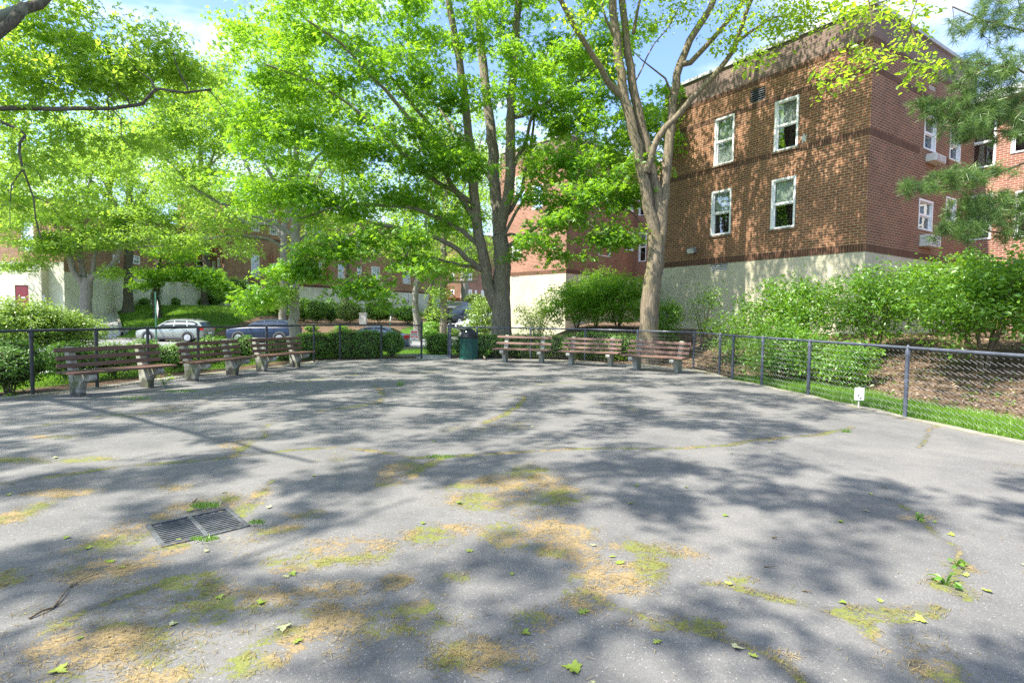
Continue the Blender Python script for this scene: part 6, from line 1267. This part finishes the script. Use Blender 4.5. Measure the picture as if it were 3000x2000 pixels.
# ------------------------------------------------------------------ street trees on the left
def street_tree(name, label, base, limbs, blobs, bark, leaf, ls=.135, tm=T_LOBE3, per=56, sprad=.7, group=None, **k): return make_tree(name, label, 'tree', base, limbs, blobs, bark, leaf, ls, tm, per=per, sprad=sprad, sprth=.15, group=group, **k)
b = gp(862, 965, 28.5); Y = 28.5
street_tree('street_tree', 'grey-barked street tree right of the navy SUV, with long limb rising left', b, [([(b[0], b[1], b[2]-.2), q(862, 900, Y), q(863, 800, Y), q(864, 700, Y), q(866, 600, Y)], .27, .22), limb([(866, 610), (866, 522), (872, 420), (880, 300), (890, 150)], .2, .06, Y), limb([(864, 650), (843, 598, 28.2), (781, 491, 27.6), (723, 401, 27.2), (660, 320, 26.8)], .14, .04, Y), limb([(867, 620), (893, 544, 28.8), (920, 470, 29), (985, 420, 29.4)], .15, .05, Y), limb([(864, 690, 28.5), (760, 634, 28), (683, 611, 27.7), (580, 558, 27.2), (527, 509, 27), (477, 455, 26.8), (446, 415, 26.6), (452, 360, 26.5)], .13, .03), limb([(861, 735, 28.5), (780, 700, 27.8), (690, 690, 27), (600, 700, 26.6)], .09, .03), limb([(1000, 700, 29.6), (900, 690, 29), (866, 720, 28.5)][::-1], .1, .03)],
            [blob(600, 520, 27, 2.6, 2.2, 1.0, 46), blob(700, 380, 27.5, 2.8, 2.4, 1.6, 66), blob(860, 330, 28.5, 2.8, 2.6, 2.0, 66), blob(520, 400, 27, 2.2, 2, 1.5, 46), blob(470, 270, 27.5, 2.4, 2, 1.6, 50), blob(400, 420, 27.5, 2.2, 2, 1.4, 40), blob(590, 330, 28, 2.2, 2, 1.4, 44), blob(640, 640, 26.8, 1.8, 1.6, .55, 22), blob(980, 430, 29.5, 2.4, 2.2, 1.8, 40), blob(750, 180, 28, 3, 2.6, 2.0, 66), blob(560, 230, 27.5, 2.4, 2.2, 1.8, 44), blob(950, 640, 29, 1.5, 1.5, .7, 18), blob(700, 720, 27, 1.0, 1, .5, 10), blob(900, 80, 28.5, 3, 3, 2, 50), blob(850, 560, 28.5, 1.4, 1.6, .6, 16), blob(780, 880, 27.5, .8, .8, .45, 14), blob(830, 860, 27.8, .6, .6, .5, 12)], M['bark_grey'], M['limeleaf'])
b = gp(827, 945, 45); Y = 45
street_tree('street_tree', 'pale tree trunk standing in the mulch bed just left of the nearer grey trunk', b, [([(b[0], b[1], b[2]-.2), q(828, 880, Y), q(829, 780, Y), q(832, 660, Y)], .29, .24), limb([(830, 700), (800, 660), (730, 655), (700, 640)], .22, .1, Y), limb([(832, 670), (845, 560), (850, 420), (860, 260)], .24, .1, Y), limb([(831, 690), (760, 560), (700, 430), (660, 300)], .2, .07, Y), limb([(832, 660), (920, 540), (1000, 420), (1060, 320)], .2, .07, Y)],
            [blob(780, 520, 45, 5, 4, 2.2, 66), blob(960, 470, 46, 4.5, 4, 2.4, 60), blob(700, 350, 45, 4.5, 4, 3, 66), blob(880, 270, 46, 5, 4, 3, 66), blob(1060, 330, 47, 4.5, 4, 3, 55), blob(1080, 560, 48, 3, 3, 1.8, 26)], M['bark_grey'], M['limeleaf'], .2, T_KITE, 64, 1.1)
b = gp(1224, 1002, 38); Y = 38
street_tree('street_tree', 'slim curved grey tree with root flare behind the gate sign', b, [([(b[0], b[1], b[2]-.2), q(1222, 960, Y), q(1216, 880, Y), q(1222, 830, Y), q(1230, 800, Y)], .27, .2), limb([(1224, 830), (1212, 760), (1205, 690), (1180, 600), (1165, 480)], .13, .05, Y), limb([(1228, 815), (1240, 770), (1245, 700), (1250, 600), (1260, 450)], .15, .05, Y), limb([(1236, 790), (1280, 805), (1330, 815), (1400, 810)], .09, .04, Y)],
            [blob(1190, 620, 38, 2.4, 2.6, 1.4, 44), blob(1270, 560, 38.5, 2.4, 2.6, 1.6, 44), blob(1230, 740, 37.4, 1.5, 1.6, .7, 26), blob(1330, 670, 38.5, 2.0, 2.2, 1.4, 30), blob(1180, 460, 38, 3, 3, 2, 50), blob(1330, 480, 39, 2.6, 2.6, 2.2, 40), blob(1240, 330, 39, 3.4, 3.2, 2.4, 56), blob(1130, 720, 37.5, 1.2, 1.2, .6, 12)], M['bark_grey'], M['limeleaf'], .17, T_KITE, 62, .85)
b = gp(1299, 985, 37.5); Y = 37.5
street_tree('street_tree', 'straight ridged trunk between the gate posts, small leafy shoots on its side', b, [([(b[0], b[1], b[2]-.2), q(1299, 920, Y), q(1299, 830, Y), q(1300, 760, Y), q(1303, 680, Y), q(1306, 560, Y), q(1312, 400, Y)], .27, .12), limb([(1303, 826), (1330, 824), (1360, 826), (1400, 822)], .11, .05, Y), limb([(1303, 700), (1340, 600), (1380, 500), (1420, 380)], .12, .04, Y), limb([(1302, 690), (1270, 590), (1240, 480)], .1, .04, Y)],
            [blob(1285, 860, 37.2, .55, .5, .75, 14), blob(1340, 770, 37, 1.0, 1.0, .6, 20), blob(1370, 620, 37.5, 2.2, 2.4, 1.6, 40), blob(1400, 470, 38, 2.6, 2.6, 2, 44), blob(1320, 360, 38, 3, 3, 2.2, 50), blob(1275, 920, 37.4, .25, .25, .3, 4), blob(1400, 740, 38, 1.2, 1.2, 1.0, 18)], M['bark_maple'], M['limeleaf'], .165, T_KITE, 60, .8)
b = gp(1362, 945, 80); Y = 80
street_tree('distant_tree', 'bare grey trunk standing before the distant pinkish block', b, [([(b[0], b[1], b[2]-.3), q(1362, 900, Y), q(1362, 840, Y), q(1363, 760, Y), q(1364, 600, Y)], .62, .4), limb([(1363, 780), (1340, 690), (1330, 560)], .3, .15, Y), limb([(1363, 760), (1390, 680), (1410, 560)], .3, .15, Y)], [blob(1360, 560, 80, 6, 5, 4.5, 60), blob(1330, 680, 80, 3.5, 4, 2.2, 22)], M['bark_grey'], M['limeleaf'], .4, T_KITE, 50, 1.4)
# spreading tree with thick forks on the far left lawn
Y = 37.6; b = gp(252, 925, Y)
street_tree('spreading_tree', 'thick low-forking tree with silvery trunk in front of the entrance walk', b, [([(b[0], b[1], b[2]-.3), q(252, 900, Y), q(251, 862, Y), q(253, 838, Y), q(254, 815, Y)], .33, .35), limb([(250, 848), (232, 820, 37.3), (214, 795, 37), (205, 760, 36.8), (190, 700, 36.5), (150, 640, 36)], .24, .08, Y), limb([(255, 838), (268, 811, 37.6), (306, 794, 37.4), (330, 775, 37.3), (345, 755, 37.2), (352, 725, 37), (365, 650, 36.8), (420, 560, 36.5)], .24, .08, Y), limb([(253, 830), (243, 795), (238, 770), (235, 700), (250, 600), (270, 500)], .2, .07, Y), limb([(262, 822), (272, 790), (276, 760), (300, 690), (340, 600)], .15, .06, Y), limb([(352, 725, 37), (430, 700, 36.6), (520, 690, 36.2), (610, 692, 36)], .12, .04), limb([(400, 720, 36.8), (480, 720, 36.4), (560, 715, 36.1)], .07, .03)],
            [blob(150, 720, 36.2, 2.8, 2.2, .9, 60), blob(300, 690, 36.2, 3.0, 2.2, .9, 70), blob(60, 660, 35.8, 3.2, 2.4, 1.4, 60), blob(220, 600, 36.2, 4, 3, 1.4, 90), blob(420, 620, 36, 3.2, 2.4, 1.2, 70), blob(520, 700, 35.8, 2.4, 1.8, .8, 44), blob(360, 500, 36.5, 4, 3, 1.6, 70), blob(150, 480, 36.5, 4.4, 3, 1.8, 70), blob(560, 560, 36, 3, 2.4, 1.4, 50), blob(20, 780, 35.6, 1.4, 1.2, .35, 12), blob(100, 770, 35.8, 1.4, 1.2, .4, 12), blob(330, 800, 36.4, .8, .8, .4, 10), blob(-60, 560, 36, 3, 3, 2, 40)], M['bark_grey'], M['limeleaf'], .145, T_LOBE3, 66, .75)
Y = 43.2; b = gp(375, 893, Y)
street_tree('dark_trunk_tree', 'dark straight trunk with flared roots against the shaded cream wall', b, [([(b[0], b[1], b[2]-.3), q(375, 870, Y), q(376, 800, Y), q(378, 700, Y), q(380, 560, Y), q(384, 400, Y)], .36, .2), limb([(378, 680), (320, 560), (260, 440)], .18, .06, Y), limb([(379, 660), (440, 540), (500, 420)], .18, .06, Y)], [blob(380, 420, 43, 6, 4, 3, 80), blob(250, 350, 43, 5, 4, 3, 60), blob(520, 360, 43, 5, 4, 3, 60), blob(100, 380, 44, 5, 4, 3.4, 60)], M['bark_dark'], M['limeleaf'], .2, T_KITE, 66, 1.1, flare=.9)
Y = 41.5; b = gp(460, 930, Y)
r_ = street_tree('ivy_clad_tree', 'small knotty tree with ivy on its trunk and dark crown on the sloping lawn', b, [([(b[0], b[1], b[2]-.3), q(459, 900, Y), q(455, 870, Y), q(462, 840, Y), q(463, 800, Y), q(466, 770, Y)], .28, .2), limb([(465, 785), (500, 770), (560, 790), (640, 800)], .1, .03, Y), limb([(464, 775), (430, 740), (400, 720)], .1, .04, Y), limb([(466, 775), (480, 720), (510, 660)], .12, .04, Y)], [blob(470, 800, 40.6, 2.2, 1.6, .6, 50), blob(570, 805, 40.4, 2.2, 1.4, .7, 54), blob(640, 830, 40.4, 1.2, 1, .55, 26), blob(500, 730, 41, 2.4, 2, .8, 40), blob(410, 830, 40.6, .8, .8, .3, 10), blob(685, 860, 40.2, .8, .7, .35, 12)], M['bark_dark'], M['maple'], .2, T_LOBE3, 44, .7)
n = 900; zz_ = RG.random(n); a = RG.random(n)*6.28; ctr = [np.interp(zz_, [0, .3, .6, 1], [at(p_, y_, Y)[k] for p_, y_ in ((460, 930), (456, 880), (462, 840), (463, 800))]) for k in (0, 2)]
P = np.stack([ctr[0]+.31*np.cos(a)*(1+.3*RG.random(n)), Y+.31*np.sin(a), ctr[1]], 1); leaves('ivy', P, np.stack([np.cos(a), np.sin(a), .3+0*a], 1)+RG.normal(0, .4, (n, 3)), RG.normal(0, 1, (n, 3)), .13*RG.uniform(.6, 1.2, n), T_KITE, M['ivy'], r_)
# taller trees filling the skyline beyond the street
def backtree(label, px, Y, topz, w, n, leaf=M['limeleaf'], name='background_tree'):
    p = at(px, 900, Y); z0 = zp(p.x, Y); b = (p.x, Y, z0); H = topz-z0
    return street_tree(name, label, b, [([(p.x, Y, z0-.3), (p.x+.2, Y, z0+H*.3), (p.x-.2, Y, z0+H*.7), (p.x, Y, z0+H*.95)], .4, .1)]+[([(p.x, Y, z0+H*k_), (p.x+w*.5*math.cos(a_), Y+w*.5*math.sin(a_), z0+H*(k_+.15)), (p.x+w*.85*math.cos(a_), Y+w*.85*math.sin(a_), z0+H*(k_+.25))], .14, .04) for k_, a_ in ((.35, .3), (.4, 2.6), (.5, 4.2), (.55, 5.6), (.6, 1.4))],
                       [((p.x, Y, z0+H*.55), (w, w*.8, H*.28), n), ((p.x-w*.3, Y, z0+H*.78), (w*.75, w*.7, H*.2), n//2), ((p.x+w*.45, Y, z0+H*.4), (w*.7, w*.6, H*.14), n//3)], M['bark_dark'], leaf, .22, T_KITE, 66, 1.15, group='tall trees beyond the street')
backtree('tall pale green tree beyond the street at the far left', 60, 47, 20, 6, 110); backtree('tall lime green tree rising over the shaded cream wall', 330, 52, 22, 6.5, 120); backtree('tall lime green tree over the end of the long brick building', 600, 50, 22, 6, 120)
backtree('tall tree behind the street, left of the maple crown', 1010, 58, 22, 6.5, 100); backtree('far tree seen under the maple above the gate', 1260, 72, 19, 6, 80, M['maple']); backtree('far tree behind the gap between maple stems and brick block', 1500, 62, 23, 7, 110, M['maple']); backtree('tree crown above the roof of the second brick block', 1740, 48, 21, 6, 100, M['maple'])
# ------------------------------------------------------------------ shrubs along the left fence
SHR = [(28, 1150, 9.9, .62, .55, .98, 5200, 'large dark boxwood at the left edge outside the fence'), (200, 1128, 11.9, .52, .5, .85, 3600, 'boxwood behind the left end of the nearest bench'), (332, 1115, 12.6, .52, .5, .80, 3400, 'boxwood behind the middle of the nearest bench'),
       (425, 1103, 13.9, .46, .46, .84, 3000, 'boxwood between the first and second left benches'), (520, 1098, 14.2, .50, .46, .72, 2800, 'boxwood behind the back slats of the second left bench'), (622, 1083, 15.6, .48, .46, .86, 2800, 'boxwood between the second and third left benches'), (717, 1072, 16.8, .46, .46, .84, 2600, 'boxwood just behind the third left bench'), (830, 1070, 17.6, .62, .5, .74, 2800, 'boxwood behind the right end of the third left bench')]
for px, py, Y, rx, ry, h, n, lb in SHR:
    p = at(px, py, Y); z = zp(p.x, Y); shrub('boxwood_bush', lb, 'bush', (p.x, Y, z-.02), rx, ry, h, n, .052, M['boxwood'], .12, group='boxwood bushes along the left fence', spike=.03, seed=int(px))
def hedge(label, x0, x1, Y0, Y1, h, ry, n, seed, ls=.055, low=.06):
    a = at(x0, 1040, Y0); b = at(x1, 1040, Y1); c = (a+b)/2; d = b-a; rz = math.atan2(d.y, d.x); ln = math.hypot(d.x, d.y)/2; z = min(zp(a.x, Y0), zp(b.x, Y1), zp(c.x, c.y))
    return shrub('clipped_hedge', label, 'hedge', (c.x, c.y, z-.03), ln, ry, h, n, ls, M['hedge'], .05, group='clipped hedges beyond the fence', boxy=.85, rz=rz, core=.86, low=low, seed=seed)
hedge('long clipped hedge with flat top directly right of the third left bench', 868, 972, 18.1, 18.7, .88, .42, 5200, 3); hedge('clipped hedge block in the middle of the hedge row left of the gate', 962, 1052, 18.9, 19.0, .98, .45, 5200, 4); hedge('clipped hedge block next to the loose round bush by the gate', 1040, 1122, 19.0, 19.1, .96, .42, 4600, 5)
p = at(1150, 1045, 19.3); shrub('clipped_hedge', 'round clipped bush standing alone just left of the gate sign', 'hedge', (p.x, 19.3, zp(p.x, 19.3)-.03), .40, .40, .95, 3600, .055, M['hedge'], .10, group='clipped hedges beyond the fence', seed=8)
hedge('clipped hedge seen through the open gateway', 1250, 1322, 20.8, 20.6, .86, .45, 4200, 9); hedge('clipped hedge behind the litter bin', 1330, 1480, 20.4, 20.0, .84, .45, 6400, 10); hedge('dark clipped hedge behind the two-slat bench', 1468, 1660, 19.9, 19.6, .88, .45, 7600, 11); hedge('clipped hedge behind the middle reddish bench, ending at the forked trunk', 1650, 1868, 19.5, 18.9, .98, .5, 9000, 12)
# ------------------------------------------------------------------ loose shrubs in front of the blocks
def loose(name, label, base, R, H, n, leaf, ls=.075, per=26, nst=9, group=None, sprad=.24, tm=T_OVAL, squash=1.0, cz=.58, bare=.25, stem=.02, low=.5):
    L_ = []; b = Vector(base)
    for k in range(nst):
        a = k*2.4+.3; f = .35+.6*((k*.618) % 1); L_.append(([tuple(b+Vector((.06*math.cos(a), .06*math.sin(a), -.05))), tuple(b+Vector((R*f*.35*math.cos(a), R*f*.35*math.sin(a)*squash, H*.38))), tuple(b+Vector((R*f*.8*math.cos(a), R*f*.8*math.sin(a)*squash, H*(.72+.1*math.sin(k*3)))))], stem, .006))
    return make_tree(name, label, 'shrub', tuple(base), L_, [(tuple(b+Vector((0, 0, H*cz))), (R, R*squash, H*.42), int(n*1.7)), (tuple(b+Vector((R*.2, 0, H*.75))), (R*.7, R*.6*squash, H*.28), int(n*.6)), (tuple(b+Vector((0, -.1, H*.3))), (R*.85, R*.8*squash, H*.26), int(n*low))], M['bark_brown'], leaf, ls, tm, group=group, per=per, sprad=sprad, sprth=.09, twig=.006, flare=0, bare=.4, limbnoise=.02, sides=6, droop=.1)
GR = 'loose green shrubs on the mulch slope'
def sl(px, py, Y): p = at(px, py, Y); return (p.x, Y, zp(p.x, Y))
loose('flowering_shrub', 'tall leafy shrub over the mulch, right of the short sapling and before the stucco wall', sl(2310, 1040, 14.6), 1.5, 2.5, 140, M['shrub'], .085, group=GR, low=.3)
loose('flowering_shrub', 'wide low shrub spilling to the fence below the brick corner', sl(2290, 1080, 13.0), 1.15, 1.45, 95, M['shrub'], group=GR, cz=.5)
loose('flowering_shrub', 'shrub filling the gap under the brick corner, centre of the slope', sl(2560, 1040, 13.2), 1.4, 2.2, 135, M['shrub'], .085, group=GR, low=.12, cz=.64)
loose('flowering_shrub', 'biggest shrub at the right edge with pale stems meeting near the grass strip', sl(2880, 1120, 10.6), 1.55, 2.1, 190, M['shrub'], .09, group=GR, cz=.70, per=26, stem=.035, low=.06)
loose('flowering_shrub', 'dark green shrub against the wall, left of the brick wing', sl(2740, 950, 15.2), 1.6, 2.2, 120, M['maple'], group=GR)
loose('flowering_shrub', 'shrub showing between the two largest shrubs, low over the mulch', sl(2480, 1090, 11.8), .75, 1.0, 46, M['shrub'], group=GR, cz=.55)
loose('flowering_shrub', 'shrub behind the biggest shrub at the right edge of view', sl(3010, 1000, 13.0), 1.5, 2.0, 110, M['shrub'], group=GR)
loose('flowering_shrub', 'pale shrub at the far left of the slope beside the wall vent', sl(2150, 1010, 16.8), 1.0, 1.7, 60, M['shrub'], group=GR, per=22)
loose('sapling', 'spindly sapling with bare lower stems against the cream wall', sl(2062, 975, 19.0), .75, 2.1, 30, M['shrub'], per=15, nst=5, cz=.72)
loose('flowering_shrub', 'narrow sunlit shrub right behind the forked trunk', sl(1950, 985, 19.6), .65, 1.8, 60, M['shrub'], per=24)
loose('flowering_shrub', 'dark spreading shrub left of the forked trunk', sl(1810, 1000, 23.0), 1.7, 2.3, 150, M['maple'], .1, group=GR); loose('flowering_shrub', 'dark layered shrub midway between the two near trunks', sl(1690, 1000, 23.6), 1.6, 2.0, 140, M['maple'], .1, group=GR); loose('flowering_shrub', 'light fine-twigged shrub right of the maple trunk, against the cream wall', sl(1575, 1000, 24.2), 1.25, 1.9, 80, M['pale_shrub'], .08, group=GR, per=18)
loose('flowering_shrub', 'tall shrub tip rising before the wall vent between the two trunks', sl(1745, 990, 25.5), 1.3, 2.7, 90, M['maple'], .09, group=GR)
loose('flowering_shrub', 'light young shrub left of the maple trunk, screening the white cars', sl(1415, 1000, 26.5), 1.0, 3.0, 74, M['pale_shrub'], .11, per=20); loose('flowering_shrub', 'small shrub with red blossoms at the foot of the maple', sl(1512, 985, 22.2), .35, .55, 16, M['pale_shrub'], .06)
p = sl(1508, 965, 22.1); n = 160; leaves('blossoms', np.array((p[0], p[1], p[2]+.42))+RG.normal(0, .14, (n, 3)), RG.normal(0, 1, (n, 3)), RG.normal(0, 1, (n, 3)), .05*RG.uniform(.6, 1.2, n), T_KITE, simple('red_petals', (.5, .03, .06)), bpy.data.objects.get('flowering_shrub.013') or None)
# pale shrubs on the kerbed island at the left
for px, Y, R, H, n, lb in ((60, 21.5, 1.5, 2.45, 120, 'pale yellow-green shrub with flat top at the left edge beyond the fence'), (150, 22.2, 1.3, 2.2, 100, 'pale yellow-green shrub next to the flat-topped one on the island'), (215, 23, 1.35, 1.75, 90, 'pale yellow-green shrub at the right end of the island, lowest of three'), (-60, 21, 1.5, 2.4, 60, 'pale yellow-green shrub cut off by the left edge')):
    p = at(px, 1030, Y); loose('pale_shrub', lb, (p.x, Y, zp(p.x, Y)), R, H, n, M['pale_shrub'], .10, per=26, group='pale shrubs on the street island', sprad=.3)
a_, c_ = at(-160, 1030, 20.2), at(262, 1022, 23.6); isl = []
ribbon('kerb', lin([(a_.x, a_.y), (c_.x, c_.y), (c_.x+.3, c_.y+.6), (c_.x-.3, c_.y+1.3)], .5), (-.1, .1), lambda a, b: zp(a, b)+.17, M['kerb'], -.4)
# foundation shrubs across the street
FS = [(628, 905, 50.5, .75, 1.9, 'columnar yew at the corner of the long brick building', 'boxwood'), (686, 915, 47.5, 1.45, 2.6, 'large dark rhododendron right of the lawn, before the long building', 'shrub'), (772, 912, 48, 1.4, 2.5, 'dark shrub half under hanging maple leaves', 'boxwood'), (818, 915, 49.5, .8, 2.1, 'shrub between the two grey trunks', 'boxwood'), (890, 915, 49.5, .7, 2.1, 'narrow shrub right of the nearer grey trunk', 'shrub'), (928, 918, 49, 1.05, 2.05, 'rounded shrub in the far bed, left of the small conical one', 'shrub'), (970, 918, 50, .75, 1.9, 'small conical shrub below the basement window', 'boxwood'), (1024, 925, 48.5, 1.15, 1.95, 'bright yellow-green rounded shrub left of the utility box', 'pale_shrub'), (1110, 925, 49, 1.35, 2.05, 'round shrub right of the utility box', 'shrub'), (1195, 935, 50, 1.25, 1.65, 'round shrub partly behind the slim curved tree', 'shrub'), (1268, 925, 54, .85, 1.9, 'clipped dome shrub at the end of the long building', 'pale_shrub'), (1262, 945, 45, .85, 1.15, 'dark shrub between the slim tree and the straight trunk', 'hedge'), (1252, 972, 41, .8, .75, 'low bright juniper at the foot of the slim tree', 'shrub'), (1322, 958, 44, .55, .7, 'low yellow-green mound right of the straight trunk', 'pale_shrub'), (1390, 915, 78, 1.6, 2.6, 'ivy-green shrub by the distant block', 'pale_shrub')]
for px, py, Y, R, H, lb, mt_ in FS:
    p = at(px, py, Y); shrub('foundation_shrub', lb, 'shrub', (p.x, Y, zp(p.x, Y)-.05), R, R*.9, H, int(1700+900*R), .15, M[mt_], .14, group='shrubs along the far buildings', spike=.04, core=.82, seed=int(px))
for px, py, Y, R, H, lb in ((108+0, 0, 0, 0, 0, ''), (210, 905, 39.6, .55, .9, 'round green bush at the pilaster foot left of the silvery trunk'), (225, 890, 42.5, .7, 1.0, 'dark bushes behind the silvery trunk'), (342, 885, 46, .32, .75, 'tiny dark bush against the wall left of the dark trunk'), (423, 887, 45.5, .4, .7, 'small dark bush right of the dark trunk'), (515, 890, 47.5, .35, .75, 'small round bush midway along the shaded wall'), (593, 893, 50, .4, .8, 'small bush near the wall corner'), (1105, 990, 38.2, .35, .4, 'small variegated plant beside the marker post'), (913, 975, 41, .5, .4, 'low plant in the far mulch bed right of the grey trunk'), (1000, 972, 41.5, .45, .4, 'low plant in the mulch above the sedan roof')):
    if R: p = at(px, py, Y); shrub('small_bush', lb, 'bush', (p.x, Y, zp(p.x, Y)-.04), R, R, H, 700, .11, M['boxwood'] if Y > 41.8 else M['shrub'], .12, group='small bushes across the street', seed=int(px), stems=False)
# ------------------------------------------------------------------ grass
def gmask_r(x, y): d = outdist(x, y); nz = fbm(x, y, 1.1, 41, 4); return (x > 3) & (d > .12) & (d < 1.25+(nz-.5)*1.2) & (RG.random(len(x)) < 1.15-ss(.6, 1.5, d)*.6)
grassblades('grass', 'bright green grass strip along the right fence', gmask_r, (5.2, 10.5), (1, 13.8), 190000, zf, (.06, .15), .0045, M['grass'])
def gmask_l(x, y): d = outdist(x, y); rs = ss(-1.0, 2.5, x-np.interp(y, [20, 36], [-1.5, 1.5])); nz = fbm(x, y, 1.1, 41, 4); inr = np.interp(x, [-16.5, -4.9, -1], [21.8, 30.6, 36]) ; return (d > 1.1+(nz-.5)*.6) & (rs < .5) & (y < inr-.5) & (np.hypot((x+1.2)/2.6, (y-20.4)) > 1.3) & (abs(segdist(x, y, [-26, -13.2, -3.6, -1.2], [8.5, 17.2, 21.9, 25])) > .85)
grassblades('grass', 'lawn between the left fence and the street', gmask_l, (-18, 0), (5, 34), 240000, zf, (.05, .12), .008, M['grass'])
def gmask_f(x, y): nz = fbm(x, y, 1.1, 41, 4); b_ = ss(37.3, 38.2, y+(nz-.5)*2)*ss(-21.5, -20.5, x); return (b_ < .5) & (y > 36.4) & (segdist(x, y, [w_[0] for w_ in wl], [w_[1] for w_ in wl]) > 1.15) & (x > -32)
grassblades('grass', 'sloping lawn across the street', gmask_f, (-31, -8), (36.4, 50), 150000, zf, (.06, .14), .018, M['grass'])
# mulch ground cover: chips and seedlings on the right slope
def chips():
    n = 26000; x = RG.uniform(2.2, 12.5, n); y = RG.uniform(6, 21, n); d = outdist(x, y); k = (d > .25) & (d < 7) & ~((d < 1.3) & (y < 13.6)); x, y = x[k], y[k]; n = len(x); a = RG.random(n)*6.28
    P = np.stack([x, y, zf(x, y)-.012+.012*RG.random(n)], 1); leaves('mulch_chips', P, np.array((0, 0, 1.0))+RG.normal(0, .35, (n, 3)), np.stack([np.cos(a), np.sin(a), 0*a], 1), RG.uniform(.03, .085, n), T_KITE, leafmat('mulch_chip', (.075, .05, .034), (.36, .27, .19), (.1, .07, .05), .05, .02)); 
chips(); tag(bpy.data.objects['mulch_chips'], 'brown bark mulch and dead leaves on the right slope', 'mulch', kind='stuff')
def cover():
    n = 2600; c = 420; cx = RG.uniform(4, 11, c); cy = RG.uniform(7, 18, c); d = outdist(cx, cy); k = (d > .9) & (d < 5.5); cx, cy = cx[k], cy[k]; c = len(cx); m = 9; x = np.repeat(cx, m)+RG.normal(0, .07, c*m); y = np.repeat(cy, m)+RG.normal(0, .07, c*m); a = RG.random(c*m)*6.28
    leaves('ground_cover', np.stack([x, y, zf(x, y)+.03+.04*RG.random(c*m)], 1), np.array((0, 0, 1.0))+RG.normal(0, .4, (c*m, 3)), np.stack([np.cos(a), np.sin(a), 0*a], 1), RG.uniform(.03, .06, c*m), T_OVAL, M['shrub'])
cover(); tag(bpy.data.objects['ground_cover'], 'small green seedlings dotted over the mulch slope', 'ground cover', kind='stuff')
